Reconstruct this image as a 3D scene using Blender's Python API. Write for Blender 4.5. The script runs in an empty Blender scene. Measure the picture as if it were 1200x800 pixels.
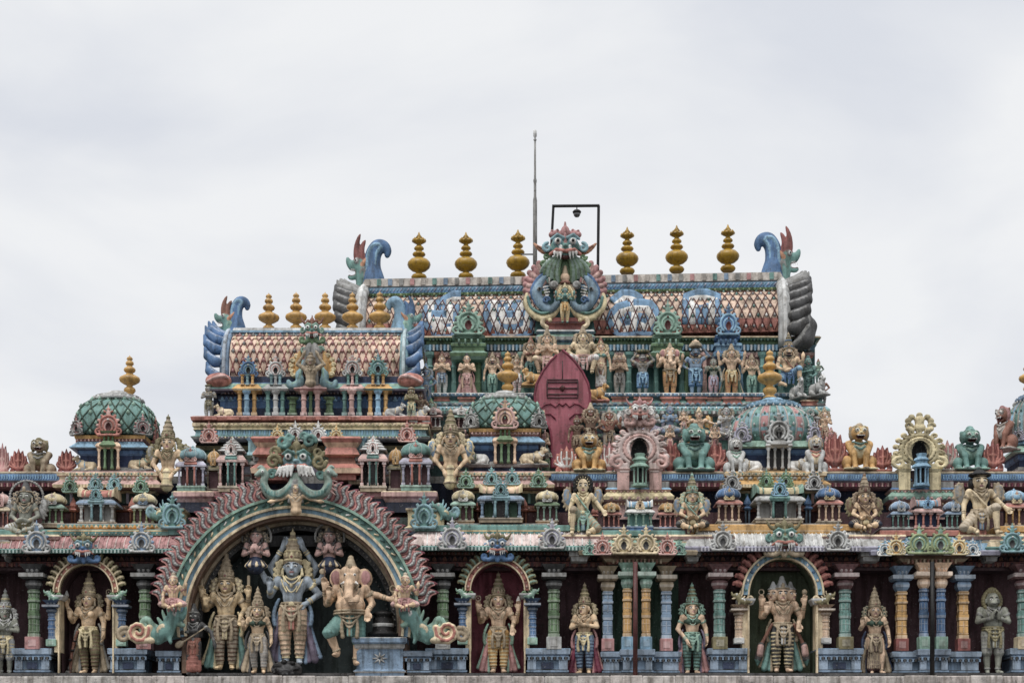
import bpy, math, random
import numpy as np
from mathutils import Vector, Matrix, Euler
PI = math.pi
random.seed(7)
scene = bpy.context.scene
COL = scene.collection
# ------------------------------------------------------------------ places
# the photograph is 1200 x 800; the facade plane (Y = 0) stands 40 m from the eye, 24 m of it in view
S = .02; DIST = 40.0; EYE = 1.6; RISE = 10.7
def kk(Y): return S*(DIST+Y)/DIST                       # metres per photo pixel at depth Y
def X(px, Y=0.0): return (px-600)*kk(Y)
def Z(py, Y=0.0): return EYE + (RISE+(400-py)*S)*(DIST+Y)/DIST
def P(px, py, Y=0.0): return Vector((X(px, Y), Y, Z(py, Y)))

# ------------------------------------------------------------------ paint
def lin(c):
    out = []
    for v in c[:3]:
        v /= 255.0
        out.append(v/12.92 if v <= .04045 else ((v+.055)/1.055)**2.4)
    return tuple(out)
C = dict(
 teal=(84,150,142), dteal=(48,98,98), mint=(120,172,150), aqua=(110,168,182), sky=(128,168,196), blue=(74,116,164),
 dblue=(44,62,98), navy=(40,48,72), pink=(206,152,142), rose=(190,120,120), coral=(196,104,82), red=(150,66,58), dred=(98,36,34),
 cream=(214,196,164), yellow=(216,194,126), gold=(198,152,80), ogold=(168,144,104), enamel=(182,140,66), enamel2=(150,118,34), olive=(128,116,62), green=(92,136,80),
 dgreen=(52,86,68), lime=(140,160,92), grayb=(122,144,168), lgray=(178,180,180), gray=(136,136,134), dgray=(74,74,76), stone=(166,156,146),
 white=(222,218,208), lav=(160,158,186), purple=(120,104,136), maroon=(122,56,76), dmaroon=(92,60,66), black=(24,22,24), brown=(120,84,56),
 skin=(222,196,164), peach=(224,186,160), bskin=(128,160,190), gskin=(140,144,128), paleskin=(212,186,156), orange=(206,130,70), beige=(186,166,134), rust=(146,84,56),
)
def soften(k, v):
    c = lin(v); L = .3*c[0]+.6*c[1]+.1*c[2]; t = {'enamel': .12, 'enamel2': 0.0, 'grayb': .05, 'sky': .15, 'blue': .25, 'maroon': .1, 'skin': .04, 'peach': .04, 'paleskin': .0, 'gold': .2, 'cream': .1}.get(k, .42)
    g = 1.22 if L > .03 else 1.0
    return tuple(min(.82, (q*(1-t)+L*t)*g) for q in c)
C = {k: soften(k, v) for k, v in C.items()}
def mix(a, b, t): return tuple(a[i]*(1-t)+b[i]*t for i in range(3))
def col(c):
    if isinstance(c, str): return C[c]
    return c

def painted_material(name, rough=.62, grime=.55, bump=.35, scale=1.0, spec=.35, chip=False):
    m = bpy.data.materials.new(name); m.use_nodes = True
    nt = m.node_tree; nd = nt.nodes; lk = nt.links
    bs = nd['Principled BSDF']
    at = nd.new('ShaderNodeAttribute'); at.attribute_name = 'Col'
    gp = nd.new('ShaderNodeNewGeometry')
    n1 = nd.new('ShaderNodeTexNoise'); n1.inputs['Scale'].default_value = 2.3*scale; n1.inputs['Detail'].default_value = 9; n1.inputs['Roughness'].default_value = .68
    lk.new(gp.outputs['Position'], n1.inputs['Vector'])
    mp = nd.new('ShaderNodeMapping'); mp.inputs['Scale'].default_value = (9*scale, 9*scale, 1.1*scale); lk.new(gp.outputs['Position'], mp.inputs['Vector'])
    n2 = nd.new('ShaderNodeTexNoise'); n2.inputs['Scale'].default_value = 1.0; n2.inputs['Detail'].default_value = 5; lk.new(mp.outputs[0], n2.inputs['Vector'])
    n3 = nd.new('ShaderNodeTexNoise'); n3.inputs['Scale'].default_value = 26*scale; n3.inputs['Detail'].default_value = 4; lk.new(gp.outputs['Position'], n3.inputs['Vector'])
    def ramp(src, p0, c0, p1, c1):
        r = nd.new('ShaderNodeValToRGB'); r.color_ramp.elements[0].position = p0; r.color_ramp.elements[0].color = (*c0, 1)
        r.color_ramp.elements[1].position = p1; r.color_ramp.elements[1].color = (*c1, 1); lk.new(src, r.inputs[0]); return r.outputs[0]
    def mx(mode, fac, a, b):
        q = nd.new('ShaderNodeMix'); q.data_type = 'RGBA'; q.blend_type = mode
        if isinstance(fac, float): q.inputs[0].default_value = fac
        else: lk.new(fac, q.inputs[0])
        for i, v in ((6, a), (7, b)):
            if isinstance(v, tuple): q.inputs[i].default_value = (*v, 1)
            else: lk.new(v, q.inputs[i])
        return q.outputs[2]
    g = 1-grime
    c = mx('MULTIPLY', 1.0, at.outputs['Color'], ramp(n1.outputs['Fac'], .3, (g, g*.98, g*.95), .62, (1.12, 1.11, 1.08)))
    c = mx('MULTIPLY', .8, c, ramp(n2.outputs['Fac'], .36, (.5, .48, .45), .52, (1, 1, 1)))
    # chalky worn spots and dark specks of mould
    c = mx('MIX', ramp(n3.outputs['Fac'], .62, (0, 0, 0), .78, (.45, .45, .45)), c, (.45, .43, .40))
    n4 = nd.new('ShaderNodeTexNoise'); n4.inputs['Scale'].default_value = 7*scale; n4.inputs['Detail'].default_value = 8; n4.inputs['Roughness'].default_value = .75; lk.new(gp.outputs['Position'], n4.inputs['Vector'])
    c = mx('MIX', ramp(n4.outputs['Fac'], .56, (0, 0, 0), .68, (.75, .75, .75)), c, (.045, .042, .038))
    if chip: c = mx('MIX', ramp(gp.outputs['Pointiness'], .57, (0, 0, 0), .72, (.3, .3, .3)), c, (.52, .49, .44))
    lk.new(c, bs.inputs['Base Color'])
    bs.inputs['Roughness'].default_value = rough
    bs.inputs['Specular IOR Level'].default_value = spec
    bp = nd.new('ShaderNodeBump'); bp.inputs['Strength'].default_value = bump; bp.inputs['Distance'].default_value = .02
    lk.new(n3.outputs['Fac'], bp.inputs['Height']); lk.new(bp.outputs[0], bs.inputs['Normal'])
    return m
PAINT = painted_material('weathered_paint')
SCULPT = painted_material('weathered_sculpture_paint', chip=True)
STONE = painted_material('bare_stone', .8, .7, .6, 1.3)
GILT = painted_material('ochre_gold_enamel', .38, .3, .12, 1.0, .5)
METAL = painted_material('old_metal', .5, .5, .1, 2.0)
DARKP = painted_material('dark_wall_paint', .85, .35, .3, 1.0, .1)

def new_mesh(name, V, F, colors, mat=None, smooth=True, corner=False, Fn=None):
    """V n x 3, F list of index lists or m x 4 array; colors per vertex (n x 3) or per face (corner=True)"""
    me = bpy.data.meshes.new(name)
    V = np.asarray(V, dtype=np.float32)
    if isinstance(F, np.ndarray):
        m, q = F.shape
        tot = np.full(m, q, dtype=np.int32); idx = F.astype(np.int32).ravel()
    else:
        tot = np.array([len(f) for f in F], dtype=np.int32); idx = np.array([i for f in F for i in f], dtype=np.int32); m = len(F)
    me.vertices.add(len(V)); me.vertices.foreach_set('co', V.ravel())
    me.loops.add(len(idx)); me.loops.foreach_set('vertex_index', idx)
    me.polygons.add(m)
    st = np.zeros(m, dtype=np.int32); st[1:] = np.cumsum(tot)[:-1]
    me.polygons.foreach_set('loop_start', st)
    me.polygons.foreach_set('loop_total', tot)
    if isinstance(smooth, np.ndarray) or isinstance(smooth, list): me.polygons.foreach_set('use_smooth', np.asarray(smooth, dtype=bool))
    else: me.polygons.foreach_set('use_smooth', np.full(m, bool(smooth)))
    colors = np.asarray(colors, dtype=np.float32)
    if corner:
        a = me.color_attributes.new('Col', 'FLOAT_COLOR', 'CORNER'); cc = np.repeat(colors, tot, axis=0)
    else:
        a = me.color_attributes.new('Col', 'FLOAT_COLOR', 'POINT'); cc = colors
    a.data.foreach_set('color', np.concatenate([cc, np.ones((len(cc), 1), np.float32)], axis=1).ravel())
    me.materials.append(mat or PAINT)
    me.update(calc_edges=True)
    return me
def link(name, me, parent=None, loc=None, rot=None, scale=None):
    o = bpy.data.objects.new(name, me); COL.objects.link(o)
    if parent is not None: o.parent = parent
    if loc is not None: o.location = loc
    if rot is not None: o.rotation_euler = rot
    if scale is not None: o.scale = scale if not isinstance(scale, (int, float)) else (scale,)*3
    return o
def tag(o, label=None, cat=None, group=None, kind=None):
    if label: o['label'] = label
    if cat: o['category'] = cat
    if group: o['group'] = group
    if kind: o['kind'] = kind
    return o
def empty(name, loc, label, cat, group=None, rz=0.0, scale=1.0):
    o = bpy.data.objects.new(name, None); COL.objects.link(o); o.location = loc
    o.rotation_euler = (0, 0, rz); o.scale = (scale,)*3 if isinstance(scale, (int, float)) else scale
    o.empty_display_size = .2
    return tag(o, label, cat, group)
def copy_tree(o, parent=None):
    c = o.copy(); COL.objects.link(c)
    if parent is not None: c.parent = parent
    for ch in o.children: copy_tree(ch, c)
    return c

# ------------------------------------------------------------------ hard-edged builder
class MB:
    def __init__(s): s.V = []; s.F = []; s.Cc = []; s.Sm = []
    def add(s, vs, fs, c, sm=False):
        b = len(s.V); s.V.extend([tuple(v) for v in vs]); c = col(c)
        for f in fs: s.F.append([b+i for i in f]); s.Cc.append(c); s.Sm.append(sm)
    def box(s, x0, x1, y0, y1, z0, z1, c, bev=0.0):
        if x1 < x0: x0, x1 = x1, x0
        if bev <= 0:
            vs = [(x0,y0,z0),(x1,y0,z0),(x1,y1,z0),(x0,y1,z0),(x0,y0,z1),(x1,y0,z1),(x1,y1,z1),(x0,y1,z1)]
            s.add(vs, [(0,3,2,1),(4,5,6,7),(0,1,5,4),(1,2,6,5),(2,3,7,6),(3,0,4,7)], c); return
        s.rings([(x0,x1,y0,y1,z0,-bev),(x0,x1,y0,y1,z0+bev,0),(x0,x1,y0,y1,z1-bev,0),(x0,x1,y0,y1,z1,-bev)], c)
    def rings(s, R, c):
        """stacked rectangles (x0,x1,y0,y1,z,grow)"""
        b = []
        for (x0,x1,y0,y1,z,g) in R:
            b += [(x0-g,y0-g,z),(x1+g,y0-g,z),(x1+g,y1+g,z),(x0-g,y1+g,z)]
        n = len(R); fs = [(3,2,1,0), tuple(4*(n-1)+i for i in range(4))]
        base = len(s.V); s.V.extend(b)
        for f in fs: s.F.append([base+i for i in f]); s.Cc.append(col(c if not isinstance(c, list) else c[0])); s.Sm.append(False)
        for k in range(n-1):
            cc = col(c[k]) if isinstance(c, list) else col(c)
            for i in range(4):
                j = (i+1) % 4
                s.F.append([base+4*k+i, base+4*k+j, base+4*k+4+j, base+4*k+4+i]); s.Cc.append(cc); s.Sm.append(False)
    def lathe(s, prof, cx, cy, z0, c, n=16, sm=True, ph=0.0, sy=1.0):
        """prof [(r, z[, colour])]"""
        base = len(s.V); m = len(prof)
        for p in prof:
            for i in range(n):
                a = 2*PI*i/n+ph; s.V.append((cx+p[0]*math.cos(a), cy+p[0]*sy*math.sin(a), z0+p[1]))
        for k in range(m-1):
            cc = col(prof[k+1][2]) if len(prof[k+1]) > 2 else col(c)
            for i in range(n):
                j = (i+1) % n
                s.F.append([base+k*n+i, base+k*n+j, base+(k+1)*n+j, base+(k+1)*n+i]); s.Cc.append(cc); s.Sm.append(sm)
        s.F.append([base+i for i in range(n)][::-1]); s.Cc.append(col(c)); s.Sm.append(False)
        s.F.append([base+(m-1)*n+i for i in range(n)]); s.Cc.append(col(c)); s.Sm.append(False)
    def profx(s, prof, x0, x1, yb, c, ends=True, x0t=None):
        """a moulding running along x: prof [(y, z[, colour])] bottom to top, front side; back plane at yb"""
        m = len(prof); base = len(s.V)
        for x in (x0, x1):
            for p in prof: s.V.append((x, p[0], p[1]))
        for k in range(m-1):
            cc = col(prof[k+1][2]) if len(prof[k+1]) > 2 else col(c)
            s.F.append([base+k, base+m+k, base+m+k+1, base+k+1]); s.Cc.append(cc); s.Sm.append(False)
        b2 = len(s.V)
        for x in (x0, x1): s.V += [(x, yb, prof[0][1]), (x, yb, prof[-1][1])]
        s.F.append([b2, b2+2, base+m, base]); s.F.append([base+m-1, base+2*m-1, b2+3, b2+1]); s.F.append([b2+1, b2+3, b2+2, b2])
        s.F.append([base+k for k in range(m)][::1]+[b2+1, b2]); s.F.append([base+m+k for k in range(m)][::-1]+[b2+2, b2+3])
        for _ in range(5): s.Cc.append(col(c)); s.Sm.append(False)
    def tube(s, pts, r, c, n=8, sm=True, flat=1.0):
        pts = [Vector(p) for p in pts]; base = len(s.V); m = len(pts)
        rr = r if isinstance(r, (list, tuple)) else [r]*m
        for k, p in enumerate(pts):
            t = (pts[min(k+1, m-1)]-pts[max(k-1, 0)]).normalized()
            u = t.cross(Vector((0, 1, 0)))
            if u.length < 1e-3: u = Vector((1, 0, 0))
            u.normalize(); w = t.cross(u)
            for i in range(n):
                a = 2*PI*i/n; s.V.append(tuple(p+u*math.cos(a)*rr[k]+w*math.sin(a)*rr[k]*flat))
        for k in range(m-1):
            for i in range(n):
                j = (i+1) % n
                s.F.append([base+k*n+i, base+k*n+j, base+(k+1)*n+j, base+(k+1)*n+i]); s.Cc.append(col(c)); s.Sm.append(sm)
        s.F.append([base+i for i in range(n)][::-1]); s.Cc.append(col(c)); s.Sm.append(False)
        s.F.append([base+(m-1)*n+i for i in range(n)]); s.Cc.append(col(c)); s.Sm.append(False)
    def prism(s, poly, y0, y1, c, hole=None, cside=None):
        """poly [(x,z)] outline (ccw seen from the front) extruded y0..y1"""
        n = len(poly); base = len(s.V)
        for y in (y0, y1):
            for p in poly: s.V.append((p[0], y, p[1]))
        s.F.append([base+i for i in range(n)]); s.Cc.append(col(c)); s.Sm.append(False)
        s.F.append([base+n+i for i in range(n)][::-1]); s.Cc.append(col(c)); s.Sm.append(False)
        for i in range(n):
            j = (i+1) % n; s.F.append([base+i, base+n+i, base+n+j, base+j]); s.Cc.append(col(cside or c)); s.Sm.append(False)
    def band(s, inner, outer, y0, y1, c, cin=None, closed=False):
        """a ribbon between two polylines [(x,z)] of equal length with thickness"""
        n = len(inner); base = len(s.V)
        for y in (y0, y1):
            for p in inner: s.V.append((p[0], y, p[1]))
            for p in outer: s.V.append((p[0], y, p[1]))
        rng = range(n if closed else n-1)
        for i in rng:
            j = (i+1) % n; a, b, c2, d = base+i, base+j, base+n+j, base+n+i
            k = 2*n
            for f, cc in (([a, b, c2, d], c), ([a+k, d+k, c2+k, b+k], c), ([a, a+k, b+k, b], cin or c), ([d, c2, c2+k, d+k], c)):
                s.F.append(f); s.Cc.append(col(cc)); s.Sm.append(False)
        if not closed:
            for i in (0, n-1): s.F.append([base+i, base+n+i, base+3*n+i, base+2*n+i]); s.Cc.append(col(c)); s.Sm.append(False)
    def grid(s, pts, c, sm=True, flip=False):
        """pts [rows][cols] of 3d points; c colour or function(row, col)"""
        base = len(s.V); R = len(pts); Q = len(pts[0])
        for r in pts: s.V.extend([tuple(p) for p in r])
        for i in range(R-1):
            for j in range(Q-1):
                f = [base+i*Q+j, base+i*Q+j+1, base+(i+1)*Q+j+1, base+(i+1)*Q+j]
                s.F.append(f[::-1] if flip else f); s.Cc.append(col(c(i, j) if callable(c) else c)); s.Sm.append(sm)
    def xform(s, M, i0=0):
        for i in range(i0, len(s.V)): s.V[i] = tuple(M @ Vector(s.V[i]))
    def mesh(s, name, mat=None): return new_mesh(name, s.V, s.F, s.Cc, mat, s.Sm, corner=True)
    def build(s, name, parent=None, mat=None, loc=None): return link(name, s.mesh(name, mat), parent, loc)

# ------------------------------------------------------------------ sculpting with blended distance shapes
class Sculpt:
    def __init__(s, k=.02): s.pr = []; s.k = k
    def _push(s, kind, a, c, k, op, lo, hi):
        s.pr.append((kind, a, c, s.k if k is None else k, op, np.array(lo, float), np.array(hi, float)))
    def cap(s, a, b, ra, rb=None, c=0, k=None, op='u'):
        rb = ra if rb is None else rb; r = max(ra, rb); a = np.array(a, float); b = np.array(b, float)
        s._push('cap', (a, b, ra, rb), c, k, op, np.minimum(a, b)-r, np.maximum(a, b)+r); return s
    def ell(s, p, r, c=0, k=None, op='u', rot=None):
        if isinstance(r, (int, float)): r = (r, r, r)
        p = np.array(p, float); R = None; m = np.array(r, float)
        if rot is not None: R = np.array(Euler([math.radians(v) for v in rot]).to_matrix()); m = np.full(3, max(r))
        s._push('ell', (p, np.array(r, float), R), c, k, op, p-m, p+m); return s
    def box(s, p, h, rd=.005, c=0, k=None, op='u', rot=None):
        p = np.array(p, float); R = None; m = np.array(h, float)
        if rot is not None: R = np.array(Euler([math.radians(v) for v in rot]).to_matrix()); m = np.full(3, float(np.linalg.norm(h)))
        s._push('box', (p, np.array(h, float), rd, R), c, k, op, p-m, p+m); return s
    def ring(s, p, R0, r, c=0, k=None, op='u', axis=2, sq=1.0):
        """torus about an axis; sq squeezes its second radius"""
        p = np.array(p, float); m = np.full(3, R0+r); m[axis] = r
        s._push('ring', (p, R0, r, axis, sq), c, k, op, p-m, p+m); return s
    def cyl(s, a, b, r, rd=.004, c=0, k=None, op='u'):
        a = np.array(a, float); b = np.array(b, float)
        s._push('cyl', (a, b, r, rd), c, k, op, np.minimum(a, b)-r, np.maximum(a, b)+r); return s
    def path(s, pts, r0, r1=None, c=0, k=None, op='u'):
        n = len(pts); r1 = r0 if r1 is None else r1
        rad = r0 if isinstance(r0, (list, tuple)) else [r0+(r1-r0)*i/(n-1) for i in range(n)]
        for i in range(n-1): s.cap(pts[i], pts[i+1], rad[i], rad[i+1], c, k, op)
        return s
    def spath(s, pts, r, c=0, k=None, m=4):
        """smooth curve through the points"""
        P_ = [np.array(q, float) for q in pts]; n = len(P_); R_ = list(r) if isinstance(r, (list, tuple)) else [r]*n; out = []; rad = []
        for i in range(n-1):
            a, b, c_, d = P_[max(i-1,0)], P_[i], P_[i+1], P_[min(i+2,n-1)]
            for j in range(m):
                t = j/m; out.append(.5*((2*b)+(c_-a)*t+(2*a-5*b+4*c_-d)*t*t+(3*b-a-3*c_+d)*t**3)); rad.append(R_[i]*(1-t)+R_[i+1]*t)
        out.append(P_[-1]); rad.append(R_[-1])
        return s.path(out, rad, c=c, k=k)
    def spiral(s, p, r, turns, w, c=0, a0=0.0, y=0.0, dirn=1, k=None, n=14, w1=None):
        pts = []
        for i in range(n+1):
            t = i/n; a = a0+dirn*turns*2*PI*t; q = r*(1-.8*t)
            pts.append((p[0]+q*math.cos(a), p[1]+y, p[2]+q*math.sin(a)))
        return s.path(pts, w, w1 or w*.6, c, k)
    def bez(s, p0, p1, p2, r0, r1, c=0, k=None, n=7):
        P0, P1, P2 = map(lambda q: np.array(q, float), (p0, p1, p2))
        pts = [(1-t)**2*P0+2*t*(1-t)*P1+t*t*P2 for t in np.linspace(0, 1, n)]
        return s.path(pts, r0, r1, c, k)
    @staticmethod
    def _d(kind, a, x, y, z):
        if kind == 'cap':
            A, B, ra, rb = a; ab = B-A; L2 = float(ab @ ab)+1e-12
            t = np.clip(((x-A[0])*ab[0]+(y-A[1])*ab[1]+(z-A[2])*ab[2])/L2, 0, 1)
            return np.sqrt((x-A[0]-t*ab[0])**2+(y-A[1]-t*ab[1])**2+(z-A[2]-t*ab[2])**2)-(ra+(rb-ra)*t)
        if kind == 'cyl':
            A, B, r, rd = a; ab = B-A; L = float(np.sqrt(ab @ ab))+1e-9; n = ab/L; M = (A+B)/2
            u = (x-M[0])*n[0]+(y-M[1])*n[1]+(z-M[2])*n[2]
            q = np.sqrt(np.maximum((x-M[0])**2+(y-M[1])**2+(z-M[2])**2-u*u, 0))-r+rd; v = np.abs(u)-L/2+rd
            return np.sqrt(np.maximum(q, 0)**2+np.maximum(v, 0)**2)+np.minimum(np.maximum(q, v), 0)-rd
        if kind == 'ring':
            p, R0, r, ax, sq = a; q = [x-p[0], y-p[1], z-p[2]]; h = q.pop(ax)
            return np.sqrt((np.sqrt(q[0]**2+(q[1]/sq)**2)-R0)**2+h**2)-r
        p = a[0]; x = x-p[0]; y = y-p[1]; z = z-p[2]
        R = a[-1]
        if R is not None:
            x, y, z = (R[0,0]*x+R[1,0]*y+R[2,0]*z, R[0,1]*x+R[1,1]*y+R[2,1]*z, R[0,2]*x+R[1,2]*y+R[2,2]*z)
        if kind == 'ell':
            r = a[1]
            k0 = np.sqrt((x/r[0])**2+(y/r[1])**2+(z/r[2])**2); k1 = np.sqrt((x/r[0]**2)**2+(y/r[1]**2)**2+(z/r[2]**2)**2)+1e-9
            return k0*(k0-1)/k1
        h = a[1]; rd = a[2]
        qx, qy, qz = np.abs(x)-h[0]+rd, np.abs(y)-h[1]+rd, np.abs(z)-h[2]+rd
        return np.sqrt(np.maximum(qx, 0)**2+np.maximum(qy, 0)**2+np.maximum(qz, 0)**2)+np.minimum(np.maximum(np.maximum(qx, qy), qz), 0)-rd
    def geo(s, vox):
        """surface nets: vertices, quads, colour key of every vertex"""
        sol = [p for p in s.pr if p[4] == 'u']
        lo = np.min([p[5] for p in sol], axis=0)-3*vox; hi = np.max([p[6] for p in sol], axis=0)+3*vox
        n = np.ceil((hi-lo)/vox).astype(int)+1
        ax = [np.arange(n[i])*vox+lo[i] for i in range(3)]
        Dm = np.full(n, 9.0, np.float32)
        for (kind, a, c, k, op, l, h) in s.pr:
            if op == 'p': continue
            m = k+2.2*vox
            i0 = np.maximum(np.floor((l-m-lo)/vox).astype(int), 0); i1 = np.minimum(np.ceil((h+m-lo)/vox).astype(int)+1, n)
            if (i1 <= i0).any(): continue
            sl = tuple(slice(i0[i], i1[i]) for i in range(3))
            d = s._d(kind, a, ax[0][sl[0]][:, None, None], ax[1][sl[1]][None, :, None], ax[2][sl[2]][None, None, :])
            b = Dm[sl]
            if op == 's':
                Dm[sl] = np.maximum(b, -d)
            elif k > 0:
                hh = np.maximum(k-np.abs(b-d), 0)/k; Dm[sl] = np.minimum(b, d)-hh*hh*k*.25
            else: Dm[sl] = np.minimum(b, d)
        ins = Dm < 0
        c8 = [(i, j, k) for i in (0, 1) for j in (0, 1) for k in (0, 1)]
        N = n-1
        cnt = np.zeros(N, np.int8)
        for (i, j, k) in c8: cnt += ins[i:i+N[0], j:j+N[1], k:k+N[2]]
        cells = np.argwhere((cnt > 0) & (cnt < 8))
        vid = np.full(N, -1, np.int32); vid[cells[:, 0], cells[:, 1], cells[:, 2]] = np.arange(len(cells))
        acc = np.zeros((len(cells), 3)); num = np.zeros(len(cells))
        for e in range(3):
            for o1 in (0, 1):
                for o2 in (0, 1):
                    off = [0, 0, 0]; oth = [q for q in range(3) if q != e]; off[oth[0]] = o1; off[oth[1]] = o2
                    A = cells+off; B = A.copy(); B[:, e] += 1
                    dA = Dm[A[:, 0], A[:, 1], A[:, 2]]; dB = Dm[B[:, 0], B[:, 1], B[:, 2]]
                    m = (dA < 0) != (dB < 0)
                    t = np.where(m, dA/np.where(m, dA-dB, 1), 0)
                    p = np.tile(np.array(off, float), (len(cells), 1)); p[:, e] = t
                    acc[m] += p[m]; num[m] += 1
        V = (cells+acc/np.maximum(num, 1)[:, None])*vox+lo
        quads = []
        for e in range(3):
            sh = [slice(None)]*3; s2 = [slice(None)]*3; sh[e] = slice(0, -1); s2[e] = slice(1, None)
            a0 = ins[tuple(sh)]; b0 = ins[tuple(s2)]
            E = np.argwhere(a0 != b0)
            u, v = [(1, 2), (2, 0), (0, 1)][e]
            E = E[(E[:, u] > 0) & (E[:, v] > 0) & (E[:, u] < N[u]) & (E[:, v] < N[v])]
            if not len(E): continue
            g = a0[E[:, 0], E[:, 1], E[:, 2]]
            def at(du, dv):
                q = E.copy(); q[:, u] -= du; q[:, v] -= dv; return vid[q[:, 0], q[:, 1], q[:, 2]]
            Q = np.stack([at(0, 0), at(1, 0), at(1, 1), at(0, 1)], axis=1)
            Q[~g] = Q[~g][:, ::-1]
            quads.append(Q)
        Q = np.concatenate(quads)
        # colours
        best = np.full(len(V), 99.0); key = np.zeros(len(V), np.int32); names = []
        def kid(c):
            if c not in names: names.append(c)
            return names.index(c)
        kid(s.pr[0][2])
        for (kind, a, c, k, op, l, h) in s.pr:
            m = np.all((V >= l-vox*1.5) & (V <= h+vox*1.5), axis=1)
            if not m.any(): continue
            q = V[m]; d = s._d(kind, a, q[:, 0], q[:, 1], q[:, 2]); ci = kid(c); mi = np.nonzero(m)[0]
            if op == 'u':
                w = d < best[mi]; best[mi[w]] = d[w]; key[mi[w]] = ci
            else:
                w = d < (.0 if op == 'p' else vox*.9); key[mi[w]] = ci
                if op == 'p': best[mi[w]] = -9.0
        return V, Q, key, names
    def mesh(s, name, vox, pal=None, mat=None):
        return geo_mesh(name, s.geo(vox), pal, mat)
def geo_mesh(name, g, pal=None, mat=None):
    V, Q, key, names = g
    tab = []
    for c in names:
        if pal and c in pal: c = pal[c]
        tab.append(col(c))
    return new_mesh(name, V, Q, np.array(tab)[key], mat or SCULPT)
_cache = {}
def cached(tname, pal, geo, mat=None):
    kx = (tname, tuple(sorted(pal.items())) if pal else None)
    if kx not in _cache: _cache[kx] = geo_mesh(tname, geo, pal, mat)
    return _cache[kx]
# ------------------------------------------------------------------ ornaments, sculpted once each
def both(f):
    for s in (-1, 1): f(s)
def t_gable():
    """horseshoe gable ornament, width 1, height 1.25"""
    s = Sculpt(.015)
    s.ell((0,.02,.42),(.34,.07,.36),'a')
    arc = [(math.cos(a)*.33, -.04, .42+math.sin(a)*.34) for a in np.linspace(-.9, PI+.9, 17)]
    s.path(arc, .045, c='b'); arc2 = [(math.cos(a)*.2, -.05, .38+math.sin(a)*.22) for a in np.linspace(-1.1, PI+1.1, 13)]
    s.path(arc2, .03, c='b')
    def side(q):
        s.spiral((q*.38,-.04,.15), .13, 1.1, .045, 'b', a0=PI/2, dirn=-q)
        s.ell((q*.40,-.02,.40),(.085,.05,.07),'a'); s.ell((q*.36,-.02,.60),(.08,.05,.065),'a'); s.ell((q*.25,-.02,.76),(.07,.05,.065),'b')
        s.ell((q*.13,-.02,.93),(.08,.04,.045),'b',rot=(0,-30*q,0))
    both(side)
    s.ell((0,-.02,.84),(.09,.06,.09),'a'); s.cap((0,-.02,.9),(0,-.02,1.18),.06,.02,'a'); s.ell((0,-.02,1.02),(.1,.05,.045),'b')
    s.box((0,0,.03),(.44,.1,.04),.02,'b')
    s.ell((0,-.07,.34),(.09,.09,.15),'c',k=0,op='s'); s.ell((0,-.1,.62),(.04,.03,.04),'c2')
    return s.geo(.026)
def t_flame():
    """palmette of tongues, width 1, height 1.25"""
    s = Sculpt(.02)
    s.cap((0,0,.2),(0,-.02,.95),.15,.10,'a'); s.cap((0,-.02,.95),(0,-.02,1.18),.1,.02,'a'); s.cap((0,-.12,.3),(0,-.12,.9),.04,.03,'b'); s.ell((0,-.12,.62),(.07,.04,.08),'b')
    for i,(dx,h) in enumerate(((.2,1.0),(.36,.78),(.46,.5))):
        def side(q):
            s.bez((q*.06,0,.2+.02*i),(q*(dx+.12),0,.25+h*.3),(q*dx,-.03,h),.10,.065,'a'); s.cap((q*dx,-.03,h),(q*(dx+.05),-.03,h+.08),.06,.02,'a')
            s.bez((q*.08,-.1,.25),(q*(dx+.1),-.11,.27+h*.3),(q*(dx-.0),-.11,h-.08),.03,.02,'b'); s.ell((q*(dx*.55),-.08,h*.62),(.05,.04,.05),'b')
        both(side)
    both(lambda q: s.spiral((q*.3,-.05,.12),.14,1.2,.05,'a',a0=PI/2,dirn=-q)); s.ell((0,.02,.48),(.36,.07,.36),'a'); s.ell((0,.02,.75),(.24,.06,.26),'a')
    s.ell((0,-.08,.3),(.09,.08,.1),'b'); s.box((0,0,.03),(.45,.12,.05),.02,'b')
    return s.geo(.03)
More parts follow.
